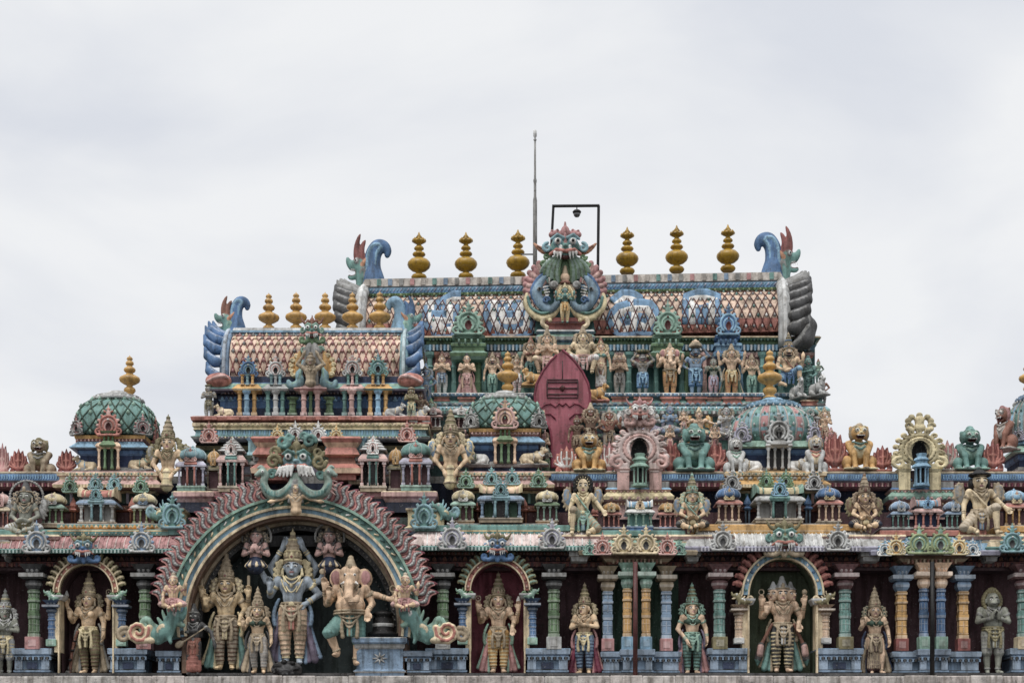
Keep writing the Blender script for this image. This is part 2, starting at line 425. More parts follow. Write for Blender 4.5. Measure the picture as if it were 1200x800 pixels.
def kirti(s, o, w, a='a', b='b', crest='e', horn=True):
    """fanged mask of width ~w centred at o, into sculpt s"""
    ox, oy, oz = o
    def p(x, y, z): return (ox+x*w, oy+y*w, oz+z*w)
    def r(*v): return tuple(q*w for q in v)
    s.ell(p(0,0,0), r(.33,.2,.28), a); s.ell(p(0,-.1,-.12), r(.2,.16,.13), a)
    def side(q):
        s.ell(p(q*.17,-.19,.08), r(.105,.08,.1), b); s.ell(p(q*.17,-.235,.075), r(.075,.06,.07), 'white'); s.ell(p(q*.17,-.28,.075), r(.035,.035,.038), 'black', k=0)
        s.path([p(q*.05,-.2,.16), p(q*.18,-.24,.22), p(q*.31,-.18,.14)], .04*w, .03*w, b)
        s.path([p(q*.03,-.24,-.15), p(q*.2,-.24,-.12), p(q*.34,-.16,-.2)], .045*w, .035*w, 'coral')
        for i,xx in enumerate((.1,.17,.24)): s.cap(p(q*xx,-.24,-.18), p(q*(xx+.01),-.25,-.34+.03*i), .035*w, .012*w, 'white', k=0)
        s.spiral(p(q*.40,-.06,-.02), .11*w, 1.1, .04*w, b, a0=PI/2, dirn=-q)
        if horn:
            s.bez(p(q*.2,0,.25), p(q*.42,0,.25), p(q*.48,-.02,.5), .07*w, .02*w, crest)
            s.ell(p(q*.18,-.05,.33), r(.09,.06,.08), crest)
    both(side)
    s.ell(p(0,-.24,-.03), r(.07,.09,.055), a); s.cap(p(0,-.18,.02), p(0,-.18,.25), .035*w, .03*w, crest)
    s.ell(p(0,-.08,.34), r(.1,.08,.13), crest); s.cap(p(0,-.06,.4), p(0,-.06,.56), .05*w, .02*w, crest)
    s.ell(p(0,-.14,-.26), r(.12,.08,.05), 'dred')
def t_mask():
    s = Sculpt(.02); kirti(s, (0,0,.5), 1.0)
    both(lambda q: (s.bez((q*.1,-.05,.2),(q*.3,-.1,-.05),(q*.5,-.02,.12),.09,.05,'f'), s.spiral((q*.44,-.04,.16),.12,1.1,.05,'f',a0=-PI/2,dirn=q)))
    s.ell((0,-.05,.08),(.1,.07,.12),'f'); s.box((0,.06,.3),(.3,.06,.3),.03,'a')
    return s.geo(.026)
def t_makara(simple=False):
    """crested water beast, snout to +x, tail curling to -x; width ~1, height ~.8"""
    s = Sculpt(.03)
    s.path([(-.42,0,.16),(-.2,0,.14),(0,0,.22),(.12,-.02,.38)],[.1,.15,.16,.14],c='a')
    s.ell((.2,-.02,.46),(.16,.12,.13),'a'); s.bez((.28,-.03,.46),(.42,-.04,.42),(.44,-.04,.62),.07,.035,'a'); s.bez((.24,-.03,.38),(.34,-.03,.28),(.42,-.03,.32),.05,.025,'b')
    s.ell((.2,-.13,.52),(.04,.04,.04),'white',k=0); s.ell((.21,-.165,.52),(.018,.02,.018),'black',k=0)
    for i in range(4): s.bez((.1-.09*i,0,.45-.08*i),(.0-.1*i,0,.56-.06*i),(.02-.12*i,0,.72-.14*i),.045,.015,'b')
    s.spiral((-.44,-.02,.3),.17,1.3,.06,'b',a0=-PI/2,dirn=-1)
    s.spiral((-.1,-.12,.2),.11,1.2,.035,'c',a0=0,dirn=1)
    both(lambda q: s.cap((q*.12-.05,-.06,.1),(q*.14-.03,-.1,.02),.06,.04,'a'))
    return s.geo(.028)
def t_curl():
    """border leaf: curled tongue, height 1, leaning to +x"""
    s = Sculpt(.03); s.ell((0,0,.4),(.24,.12,.42),'a'); s.bez((0,-.06,.05),(-.12,-.12,.5),(.08,-.08,.9),.08,.05,'b'); s.spiral((.12,-.08,.78),.16,1.0,.06,'a',a0=PI,dirn=-1)
    return s.geo(.06)
def t_tongue():
    """S-shaped flame of the great arch, height 1: red outline, grey core"""
    s = Sculpt(.012)
    c = [(-.04,0,.0),(.07,0,.16),(.08,0,.32),(-.03,0,.5),(-.05,0,.66),(.04,0,.82),(.17,-.02,.93)]
    s.spath(c,[.13,.15,.14,.13,.12,.09,.03],c='a',m=3)
    for off in (-1,1): s.spath([(x+off*.13*(1-.25*(z>.7)),-.08,z) for x,y,z in c[:6]],[.032,.036,.034,.032,.03,.025],c='a2',m=3)
    s.spath([(x,-.1,z) for x,y,z in c[:6]],[.04,.07,.065,.06,.055,.03],c='b',m=3)
    for x,y,z in ((.05,0,.13),(.07,0,.24),(.05,0,.36),(-.01,0,.47),(-.05,0,.58),(-.03,0,.69)): s.ell((x,-.165,z),(.03,.03,.038),'b2',k=0)
    return s.geo(.032)
def t_lion(hood=False):
    s = Sculpt(.03)
    s.ell((0,.02,.40),(.2,.17,.27),'a'); s.ell((0,-.1,.42),(.15,.1,.17),'b')
    def side(q):
        s.ell((q*.24,.0,.17),(.13,.17,.17),'a'); s.cap((q*.24,-.1,.06),(q*.24,-.2,.04),.06,.05,'a')
        s.cap((q*.2,-.02,.56),(q*.13,-.16,.34),.09,.07,'a'); s.cap((q*.13,-.16,.34),(q*.1,-.2,.06),.062,.05,'a'); s.ell((q*.1,-.25,.035),(.06,.07,.035),'a')
        for t in (-.03,0,.03): s.cap((q*.1+t,-.28,.03),(q*.1+t,-.31,.02),.015,.01,'white',k=.004)
        s.ell((q*.07,-.225,.83),(.052,.045,.05),'b',k=.01); s.ell((q*.07,-.25,.83),(.038,.035,.036),'white',k=0); s.ell((q*.07,-.275,.83),(.018,.02,.018),'black',k=0)
        s.path([(q*.03,-.22,.88),(q*.08,-.24,.91),(q*.14,-.19,.88)],.02,.014,c='b',k=.01)
        s.ell((q*.16,-.02,.9),(.04,.03,.06),'a'); s.cap((q*.075,-.27,.715),(q*.075,-.28,.66),.016,.006,'white',k=0)
    both(side)
    s.ell((0,-.08,.79),(.155,.15,.15),'a'); s.ell((0,-.2,.745),(.1,.08,.05),'a'); s.ell((0,-.17,.655),(.08,.07,.03),'a'); s.ell((0,-.28,.775),(.035,.025,.025),'b')
    s.ell((0,-.22,.69),(.08,.07,.028),'dred',k=0,op='s'); s.path([(-.07,-.25,.715),(0,-.28,.71),(.07,-.25,.715)],.013,c='white',k=0)
    for a in np.linspace(-.6,PI+.6,14): s.ell((math.cos(a)*.17,-.04,.78+math.sin(a)*.17),(.04,.05,.04),'m')
    s.path([(-.14,-.13,.6),(0,-.21,.54),(.14,-.13,.6)],.022,c='c',k=.005); s.path([(-.1,-.17,.5),(0,-.23,.42),(.1,-.17,.5)],.018,c='c',k=.005)
    s.ell((0,-.1,.95),(.07,.06,.06),'m'); s.box((0,-.02,.01),(.34,.26,.02),.01,'b')
    if hood: s.cap((0,-.05,.85),(0,-.02,1.0),.15,.08,'a')
    return s.geo(.022)
def t_bull():
    """reclining bull, length 1 facing +x, height ~.62"""
    s = Sculpt(.03)
    s.cap((-.3,0,.22),(.15,0,.26),.17,.15,'a'); s.ell((-.33,0,.2),(.15,.16,.17),'a'); s.ell((.1,0,.4),(.1,.08,.08),'a')
    s.cap((.18,0,.3),(.3,-.04,.47),.12,.085,'a'); s.cap((.31,-.05,.52),(.43,-.11,.46),.082,.052,'a'); s.ell((.45,-.12,.45),(.045,.04,.04),'c')
    for q in (-1,1):
        s.cap((.27,-.05+q*.06,.57),(.27,-.05+q*.09,.67),.022,.008,'c'); s.cap((.25,-.05+q*.07,.53),(.2,-.05+q*.15,.51),.03,.015,'a')
        s.ell((.36,-.08+q*.062,.53),(.018,.018,.018),'black',k=0)
    s.cap((.2,-.12,.1),(.42,-.14,.05),.06,.04,'a'); s.cap((-.3,-.14,.12),(-.05,-.18,.05),.08,.04,'a'); s.cap((.2,.12,.1),(.4,.1,.05),.06,.04,'a')
    s.path([(-.02,-.15,.38),(0,-.175,.25),(-.03,-.17,.12)],.018,c='b',k=.0); s.path([(.16,-.1,.42),(.22,-.13,.32),(.3,-.12,.28),(.36,-.08,.34)],.02,c='b',k=0)
    s.path([(-.44,0,.28),(-.49,-.03,.18),(-.44,-.08,.05)],.025,.02,'a'); s.box((0,0,.0),(.5,.2,.03),.01,'d')
    return s.geo(.022)
def t_beast():
    """snarling beast head in profile to -x, flame crest, height 1, width ~.8"""
    s = Sculpt(.03)
    s.ell((.05,0,.42),(.2,.15,.17),'a'); s.bez((-.05,0,.42),(-.25,0,.42),(-.3,0,.55),.11,.05,'a'); s.bez((-.02,0,.3),(-.15,0,.2),(-.27,0,.24),.07,.035,'a')
    s.ell((-.15,0,.31),(.13,.09,.05),'dred',k=0,op='s')
    for i in range(4): s.cap((-.08-.055*i,-.07,.34),(-.09-.055*i,-.075,.27),.02,.006,'white',k=0)
    s.ell((-.03,-.14,.5),(.06,.05,.055),'b'); s.ell((-.04,-.17,.5),(.042,.035,.042),'white',k=0); s.ell((-.05,-.2,.5),(.02,.02,.02),'black',k=0)
    s.bez((.0,0,.55),(-.1,0,.8),(.06,0,1.0),.12,.025,'c'); s.bez((.1,0,.52),(.05,0,.75),(.2,0,.88),.11,.03,'c'); s.bez((.18,0,.45),(.25,0,.6),(.32,0,.72),.09,.03,'c')
    s.bez((.12,-.12,.42),(.25,-.16,.5),(.33,-.1,.62),.05,.02,'d'); s.cap((.1,0,.35),(.14,0,.0),.17,.2,'a'); s.spiral((.16,-.15,.25),.11,1.2,.035,'b')
    return s.geo(.028)
def t_bigkudu():
    """great openwork gable: width 1, height 1.25 with a doorway"""
    s = Sculpt(.012)
    s.ell((0,.04,.46),(.36,.07,.38),'a')
    for a in np.linspace(-.55,PI+.55,13):
        x, z = math.cos(a), math.sin(a)
        s.ell((x*.42,-.01,.44+z*.42),(.06,.05,.06),'a'); s.spiral((x*.38,-.06,.44+z*.38),.055,1,.02,'b',a0=a)
    for R0,w,cc in ((.32,.035,'b'),(.25,.028,'a'),(.19,.026,'b')):
        s.path([(math.cos(a)*R0,-.05-.02*(R0<.3),.42+math.sin(a)*R0*1.05) for a in np.linspace(-1.0,PI+1.0,17)],w,c=cc)
    both(lambda q: (s.spiral((q*.36,-.05,.13),.13,1.2,.045,'a',a0=PI/2,dirn=-q), s.ell((q*.45,-.02,.26),(.06,.05,.07),'b'), s.ell((q*.17,-.05,.88),(.09,.05,.06),'a',rot=(0,-25*q,0)), s.spiral((q*.2,-.05,.96),.07,1,.028,'b')))
    s.ell((0,-.03,.93),(.11,.08,.1),'a'); s.cap((0,-.03,.95),(0,-.03,1.1),.07,.09,'a')
    for dx,dz in ((-.14,1.16),(0,1.2),(.14,1.16),(-.2,1.08),(.2,1.08)): s.ell((dx,-.03,dz),(.06,.05,.07),'b')
    s.ell((0,-.09,.36),(.135,.16,.26),'c',k=0,op='s')
    s.box((-.25,.0,.02),(.09,.08,.1),.01,'b'); s.box((.25,.0,.02),(.09,.08,.1),.01,'b')
    return s.geo(.017)
G = dict(gable=t_gable(), flame=t_flame(), mask=t_mask(), makara=t_makara(), curl=t_curl(), tongue=t_tongue(), lion=t_lion(), hlion=t_lion(True), bull=t_bull(), beast=t_beast(), kudu=t_bigkudu())
def orn(kind, name, pal, loc, w, parent=None, flip=False, h=None, rot=(0,0,0), mat=None):
    """one sculpted ornament, w metres wide (h stretches its height)"""
    me = cached(kind, pal, G[kind], mat)
    return link(name, me, parent, loc, rot, ((-w if flip else w), w, h if h else w))

# ------------------------------------------------------------------ statues
ARM = {  # side +1: elbow, wrist, hand direction, palm normal
 'down': ((.19,.01,.645),(.205,-.04,.50),(0,-.15,-1),(-1,-.3,0)),
 'bless': ((.205,.0,.66),(.20,-.11,.70),(0,-.1,1),(0,-1,0)),
 'give': ((.2,.0,.655),(.175,-.11,.57),(0,-.25,-1),(0,-1,0)),
 'raise': ((.235,.02,.70),(.27,-.03,.86),(.05,-.1,1),(0,-1,0)),
 'raiselow': ((.225,.02,.66),(.25,-.06,.79),(.05,-.1,1),(0,-1,0)),
 'clasp': ((.18,-.03,.655),(.045,-.13,.685),(-.25,-.15,1),(-1,0,0)),
 'cross': ((.185,-.04,.66),(.02,-.13,.68),(-1,-.1,.15),(0,.6,1)),
 'hip': ((.24,.03,.67),(.13,-.03,.575),(-.9,-.2,-.35),(0,-1,.2)),
 'load': ((.24,.0,.86),(.14,-.01,1.01),(-.5,0,1),(-.6,0,.8)),
 'hold': ((.19,-.03,.64),(.07,-.15,.545),(-.6,-.5,.2),(-.3,0,1)),
 'low': ((.2,-.02,.63),(.08,-.12,.46),(-.35,-.2,-1),(-1,0,0)),
 'out': ((.25,.0,.74),(.38,-.03,.70),(1,-.1,-.15),(0,-1,0)),
 'high': ((.21,.04,.93),(.10,.02,1.10),(-.5,-.1,1),(0,-1,0)),
 'fan': ((.25,.04,.80),(.33,.0,.95),(.25,-.1,1),(0,-1,0)),
 'lean': ((.27,.0,.68),(.33,-.05,.52),(.2,-.2,-1),(0,0,1)),
 'club': ((.24,.0,.67),(.30,-.06,.60),(.4,-.3,-.6),(0,-1,0)),
}
LEG = {  # side +1: hip, knee, ankle ; lift of the body
 'stand': (0, ((.06,0,.50),(.07,-.015,.27),(.062,0,.05)), ((.06,0,.50),(.07,-.015,.27),(.062,0,.05))),
 'sway': (0, ((.06,0,.50),(.10,-.05,.28),(.09,-.02,.05)), ((.06,0,.50),(.06,-.0,.27),(.04,0,.05))),
 'squat': (-.24, ((.06,0,.27),(.20,-.13,.29),(.14,-.1,.05)), ((.06,0,.27),(.20,-.13,.29),(.14,-.1,.05))),
 'fold': (-.33, ((.06,0,.19),(.22,-.08,.13),(.03,-.19,.09)), ((.06,0,.19),(.22,-.08,.13),(.03,-.17,.06))),
 'halfl': (-.25, ((.06,0,.26),(.22,-.12,.10),(.07,-.14,.05)), ((.06,0,.26),(.15,-.17,.33),(.17,-.16,.05))),
 'halfr': (-.25, ((.06,0,.26),(.15,-.17,.33),(.17,-.16,.05)), ((.06,0,.26),(.22,-.12,.10),(.07,-.14,.05))),
 'dance': (-.04, ((.06,0,.47),(.075,-.02,.25),(.05,0,.05)), ((.06,0,.47),(.19,-.10,.32),(.12,-.05,.13))),
 'bust': (-.48, None, None),
}
def hand(s, w, d, pn, c, side, fine=True, sc=1.0):
    w = np.array(w, float); d = np.array(d, float); d /= np.linalg.norm(d); pn = np.array(pn, float); pn -= d*(pn@d); pn /= np.linalg.norm(pn)+1e-9
    u = np.cross(d, pn)
    pc = w+d*.035*sc
    s.cap(w, pc, .02*sc, .021*sc, c, k=.01)
    for q in (-1, 1): s.cap(w+d*.012*sc, pc+u*q*.012*sc+d*.012*sc, .016*sc, .015*sc, c, k=.01)
    if not fine:
        s.cap(pc, pc+d*.05*sc, .022*sc, .014*sc, c); return pc
    for i, ln in enumerate((.036,.044,.042,.033)):
        b = pc+u*(i-1.5)*.0135*sc+d*.016*sc; m = b+d*ln*.6*sc+pn*.004; e = m+d*ln*.45*sc+pn*.016*sc
        s.cap(b, m, .0078*sc, .0072*sc, c, k=.0); s.cap(m, e, .0072*sc, .006*sc, c, k=.0)
    tb = w+d*.018*sc-u*side*.018*sc; tm = tb+d*.022*sc-u*side*.016*sc+pn*.008; s.cap(tb, tm, .0095*sc, .0085*sc, c, k=.006); s.cap(tm, tm+d*.02*sc+pn*.006, .0085*sc, .007*sc, c, k=0)
    return pc
def figure(arms=('bless','give'), back=None, back2=None, legs='stand', head='human', crown='tall', female=False, fat=0.0, skin='skin', cloth='coral', trim='ogold', top=None,
           garment='dhoti', flare='ogold', crownc='ogold', hair='black', drape=None, wings=None, wing2='grayb', load=None, held=(None,None), jewel='ogold', fine=True, wide=1.0, hs=1.24, beard=False,
           halo=None, turn=0, sash=None, sdrape='blue', stripes=None, apron=None):
    """sculpts of one statue, body height 1 above its feet; returns {part: Sculpt}, total height"""
    dz, LR, LL = LEG[legs]; A = {}
    HELD = []; B = Sculpt(.03); Gm = Sculpt(.008); J0 = J = Sculpt(.004); Cr = Sculpt(.006); W = wide
    z = lambda v: v+dz
    # torso
    B.ell((0,-.005,z(.735)),(.118*W,.075+fat*.1,.095),skin); B.ell((0,-.01-fat*.25,z(.635)),(.088*W+fat*.35,.068+fat*.35,.09+fat*.15),skin)
    B.ell((0,0,z(.53)),(.1*W+fat*.1,.078+fat*.1,.075),skin); B.cap((0,0,z(.80)),(0,0,z(.86)),.04,.036,skin)
    if female and not fat: both(lambda q: B.ell((q*.052,-.07,z(.735)),(.046,.042,.043),top or skin,k=.012))
    elif not top: both(lambda q: B.ell((q*.052,-.05,z(.75)),(.052,.035,.035),skin,k=.02))
    if garment != 'dressed': B.ell((0,-.09-fat*.57,z(.62)),(.008,.012,.01),'dgray',k=0,op='p')
    # head
    hz = z(.915); H = lambda x, y, zz: (x*hs, y*hs, hz+zz*hs)
    hr = lambda *v: tuple(q*hs for q in v)
    heads = [(0, 0, 0)] if head != 'three' else [(0, 0, 0), (-.082, .02, -30), (.082, .02, 30)]
    if head in ('human', 'three', 'monkey'):
        for (hx, hy, ang) in heads:
            q = .86 if hx else 1.0; ca, sa = math.cos(math.radians(ang+turn)), math.sin(math.radians(ang+turn))
            def h(x, y, zz): x, y = x*q, y*q; return (hx*hs+(x*ca-y*sa)*hs, hy*hs+(x*sa+y*ca)*hs, hz+zz*hs*q)
            sr = lambda *v: tuple(e*hs*q for e in v)
            B.ell(h(0,.0,.01), sr(.063,.068,.072), skin, k=.01); B.ell(h(0,-.02,-.035), sr(.045,.046,.045), skin, k=.02)
            if head == 'monkey':
                B.ell(h(0,-.062,-.03), sr(.04,.034,.03), skin, k=.012); B.path([h(-.03,-.092,-.035), h(0,-.1,-.04), h(.03,-.092,-.035)], .005, c='dgray', k=0)
            else:
                B.cap(h(0,-.064,.012), h(0,-.078,-.012), .008*hs, .0125*hs, skin, k=.006); B.ell(h(0,-.064,-.038), sr(.019,.01,.007), 'rose', k=.002)
                B.ell(h(0,-.06,-.058), sr(.015,.012,.012), skin, k=.008)
            for e in (-1, 1):
                B.ell(h(e*.027,-.058,.008), sr(.0155,.013,.0075), 'white', k=.002); B.ell(h(e*.027,-.070,.008), sr(.0062,.009,.0066), 'black', k=0, op='p')
                B.path([h(e*.012,-.064,.024), h(e*.03,-.066,.03), h(e*.047,-.054,.022)], .0042*hs, c=hair if hair != 'gold' else 'black', k=0)
                B.ell(h(e*.065,.0,-.005), sr(.012,.018,.026), skin, k=.006)
            B.cap(h(0,-.068,.035), h(0,-.066,.055), .005*hs, .006*hs, 'red', k=0, op='p')
            if beard: B.ell(h(0,-.035,-.065), sr(.045,.04,.03), hair, k=.005); 
            if beard: B.path([h(-.045,-.066,-.02), h(0,-.08,-.026), h(.045,-.066,-.02)], .008*hs, c=hair, k=0)
            if hx and crown: Cr.cap(h(0,0,.06), h(0,0,.13), .052, .02, crownc); Cr.ell(h(0,0,.06), sr(.064,.06,.018), crownc)
    elif head == 'elephant':
        B.ell(H(0,-.01,.0), hr(.078,.075,.085), skin); both(lambda e: B.ell(H(e*.034,-.03,.05), hr(.04,.045,.035), skin))
        both(lambda e: (B.ell(H(e*.115,.01,.0), hr(.06,.016,.075), skin, rot=(0,e*-12,e*20)), B.ell(H(e*.118,-.006,.0), hr(.042,.012,.055), 'rose', k=.0)))
        tr = [(0,-.075,-.02),(0,-.105,-.075),(-.005,-.118,-.13),(.0,-.128-fat*.3,-.18),(.03,-.135-fat*.3,-.215),(.06,-.135-fat*.2,-.20),(.066,-.13-fat*.2,-.175)]
        B.path([H(*p) for p in tr], .043*hs, .02*hs, skin, k=.012)
        for i in range(1, 5): B.ring(H(tr[i][0],tr[i][1],tr[i][2]), .035*hs, .004, skin, k=.004)
        both(lambda e: (B.cap(H(e*.045,-.075,-.05), H(e*.065,-.12,-.065), .014*hs, .008*hs, 'white', k=.0), B.ell(H(e*.04,-.078,.012), hr(.012,.012,.008), 'white', k=0), B.ell(H(e*.04,-.089,.012), hr(.006,.006,.006), 'black', k=0)))
    # crown
    top_z = 0.0
    if crown == 'tall':
        pts = [(.05,.071),(.075,.066),(.12,.058),(.165,.048),(.21,.034),(.245,.02)]
        for i in range(len(pts)-1): Cr.cap(H(0,.008,pts[i][0]), H(0,.008,pts[i+1][0]), pts[i][1]*hs, pts[i+1][1]*hs*.93, crownc)
        for i,(zz,rr) in enumerate(pts[:-1]): Cr.ring(H(0,.008,zz+.004), rr*hs, .0085, trim if i%2 else jewel, k=.002)
        Cr.ell(H(0,.008,.262), hr(.022,.022,.018), jewel); Cr.cap(H(0,.008,.27), H(0,.008,.30), .012, .006, jewel)
        Cr.ell(H(0,-.062,.078), hr(.022,.012,.028), jewel); Cr.ell(H(0,-.07,.076), hr(.01,.008,.012), 'red', k=0)
        for a in range(9): Cr.ell(H(.062*math.sin(a*.7-2.8),.008-.062*math.cos(a*.7-2.8),.1), hr(.011,.011,.016), jewel, k=.002)
        top_z = .91+dz-.0+.31*hs-.0
    elif crown == 'short':
        Cr.cap(H(0,.01,.05), H(0,.01,.12), .068*hs, .035*hs, crownc); Cr.ring(H(0,.005,.055), .066*hs, .01, jewel); Cr.ell(H(0,.01,.15), hr(.025,.025,.03), crownc); Cr.ell(H(0,-.06,.08), hr(.018,.012,.025), jewel); top_z = .915+dz+.18*hs
    elif crown == 'bun':
        Cr.ell(H(0,.02,.03), hr(.069,.068,.068), hair); Cr.ell(H(0,.02,.11), hr(.035,.035,.03), hair); Cr.ring(H(0,.0,.05), .062*hs, .008, jewel); top_z = .915+dz+.14*hs
    elif crown == 'curly':
        Cr.ell(H(0,.03,.03), hr(.095,.07,.088), hair)
        for a in np.linspace(-.5, PI+.5, 13): Cr.ell(H(math.cos(a)*.09,.0,.012+math.sin(a)*.09), hr(.026,.03,.026), hair); 
        for a in np.linspace(.0, PI, 9): Cr.ell(H(math.cos(a)*.07,-.036,.02+math.sin(a)*.068), hr(.0075,.0075,.0075), jewel, k=0)
        top_z = .915+dz+.115*hs
    elif crown == 'hat':
        Cr.ell(H(0,.0,.065), hr(.098,.085,.028), hair); Cr.ell(H(0,.01,.075), hr(.06,.055,.04), hair); Cr.ring(H(0,0,.055), .073*hs, .008, jewel)
        both(lambda e: Cr.ell(H(e*.068,.02,-.01), hr(.025,.04,.05), hair)); top_z = .915+dz+.12*hs
    elif crown == 'hood':
        for a in np.linspace(-.9, PI+.9, 19): Cr.ell(H(math.cos(a)*.088,.02,.0+math.sin(a)*.10+.02*max(0,math.sin(a))**6), hr(.022,.03,.022), crownc)
        Cr.ell(H(0,.035,.02), hr(.09,.04,.11), 'dgray' if head=='monkey' else crownc); Cr.cap(H(0,.0,.05), H(0,.0,.1), .05, .02, crownc); top_z = .915+dz+.15*hs
    else:
        Cr.ell(H(0,.02,.025), hr(.068,.066,.066), hair); top_z = .915+dz+.1*hs
    if flare and head != 'elephant':
        for e in (-1, 1):
            for (x, y, zz, r) in ((.088,.02,.045,.026),(.105,.015,.01,.028),(.112,.01,-.03,.027),(.108,.005,-.07,.024),(.12,.02,.035,.018),(.137,.02,-.01,.018),(.138,.02,-.05,.017)):
                Cr.ell(H(e*x,y,zz), hr(r,.02,r), flare); Cr.ring(H(e*x,y-.016,zz), r*.6*hs, .005, jewel, axis=1, k=.001)
            Cr.cap(H(e*.072,-.02,-.01), H(e*.076,-.03,-.055), .009*hs, .014*hs, jewel)
    if halo:
        for a in np.linspace(-.3, PI+.3, 23): Cr.ell((math.cos(a)*.17*hs,.05,hz+.01+math.sin(a)*.17*hs), (.022,.015,.022), halo)
    # arms
    def arm(q, spec, c=skin, off=0.0, fn=fine):
        E, Wr, d, pn = ARM[spec] if isinstance(spec, str) else spec
        sh = (q*(.128*W-off*.02), off*.05, z(.80-off*.03)); E = (q*E[0]*(.5+.5*W), E[1]+off*.02, z(E[2])); Wr = (q*Wr[0], Wr[1]-fat*.25*(Wr[0]<.15), z(Wr[2]))
        B.ell((sh[0],sh[1],sh[2]-.008),(.046,.045,.043),c,k=.03); B.cap(sh, E, .041, .032, c, k=.012); B.cap(E, Wr, .032, .0215, c, k=.006)
        d = (q*d[0], d[1], d[2]); pn = (q*pn[0], pn[1], pn[2])
        pc = hand(B, Wr, d, pn, c, q, fn, 1.2)
        a, b = np.array(sh), np.array(E); m = a+(b-a)*.42; t = (b-a)/np.linalg.norm(b-a)
        B.cyl(m-t*.004, m+t*.02, .0435, .006, jewel, k=.001); B.ell(m+np.array((q*.025,-.03,.012)), (.016,.014,.022), jewel, k=.001)
        a, b = np.array(E), np.array(Wr); t = (b-a)/np.linalg.norm(b-a); m = b-t*.035
        for j in range(2): B.cyl(m-t*.024*j-t*.005, m-t*.024*j+t*.007, .030+.0015*j, .004, jewel, k=.001)
        return pc, d
    hands = []
    for q, sp in zip((-1, 1), arms):
        if sp: hands.append(arm(q, sp))
        else: hands.append(None)
    if back:
        for q, sp in zip((-1, 1), back):
            if sp:
                pc, d = arm(q, sp, off=1.0)
                it = held[0] if q < 0 else held[1]
                top_ = np.array(pc)+np.array((0,0,.075)); J = Sculpt(.004)
                if it == 'disc': J.ring(top_+(0,0,.03), .033, .008, jewel, axis=1); J.ell(top_+(0,0,.03),(.013,.01,.013),jewel)
                elif it == 'conch': J.cap(top_, top_+(0,0,.05), .03, .012, 'white'); J.cap(top_, top_+(0,0,-.03), .02, .006, 'white')
                elif it == 'axe': J.cap(top_-(0,0,.05), top_+(0,0,.1), .008, .008, 'brown'); J.ell(top_+(q*.02,0,.06),(.035,.008,.03),jewel)
                elif it == 'staff': J.cap(top_-(0,0,.07), top_+(0,0,.09), .016, .018, jewel)
                elif it == 'loop': J.ring(top_+(0,0,.03), .03, .008, jewel, axis=1); J.cap(top_-(0,0,.03), top_, .008, .008, jewel)
                elif it == 'mace': J.cap(top_-(0,0,.04), top_, .008, .01, jewel); J.ell(top_+(0,0,.03),(.032,.032,.036),jewel)
                if J.pr: HELD.append((it, J))
    if back2:
        for q, sp in zip((-1, 1), back2): arm(q, sp, off=1.6)
    # legs
    J = J0; HL = []
    if LR:
        for q, L in ((1, LR), (-1, LL)):
            h_, k_, a_ = [(q*p[0]*(.6+.4*W), p[1], p[2]) for p in L]
            lc = skin
            B.cap(h_, k_, .066+fat*.1, .047+fat*.05, lc, k=.012); B.cap(k_, a_, .046+fat*.04, .029+fat*.02, lc, k=.008)
            kn, an = np.array(k_), np.array(a_); m = kn+(an-kn)*.35; B.ell(m+(0,.014,0),(.036,.036,.06),lc,k=.02)
            f = np.array((a_[0], a_[1]-.02, a_[2]-.022)); tip = f+(q*.02,-.075,-.006); B.cap(f, tip, .026, .021, lc, k=.01)
            if fine:
                for i in range(4): B.ell(tip+(q*(i-1.5)*.0115,-.016+abs(i-1)*.004,-.002),(.0075,.014,.009),lc,k=.002)
            B.cyl(an+(kn-an)*.07, an+(kn-an)*.15, .04+fat*.03, .006, jewel, k=.001)
            HL.append((h_, k_, a_))
    # jewellery on the chest
    fy = -.075-fat*.06
    for (dip, wd, r) in ((.04,.062,.0095),(.085,.08,.008),(.16,.085,.007)):
        J.path([(wd*t, fy-.012+.05*t*t-(.03*(1-t*t) if female else .012)*(dip>.06), z(.835-dip*(1-t*t)*1.0-.0)) for t in np.linspace(-1, 1, 9)], r, c=jewel)
    J.ell((0,fy-.03,z(.735)),(.016,.012,.02),jewel)
    if not female: both(lambda q: J.path([(q*.1,-.055,z(.80)),(q*.075,fy-.012,z(.73)),(q*.045,fy-.016,z(.68))],.008,c=jewel))
    # garment
    if top and female: B.ell((0,-.012,z(.735)),(.122*W,.08,.055),top,k=.008)
    if garment in ('dhoti','short','skirt','pleat'):
        Gm.ell((0,0,z(.52)),(.112*W+fat*.12,.09+fat*.1,.07),cloth,k=.02)
        for (zz, rr, w_) in ((.578,.098,.014),(.55,.106,.010)): Gm.ring((0,-fat*.1,z(zz)), rr*W+fat*.33, w_, trim, sq=.82+fat*.5)
        Gm.ell((0,-.09-fat*.35,z(.565)),(.024,.016,.024),jewel)
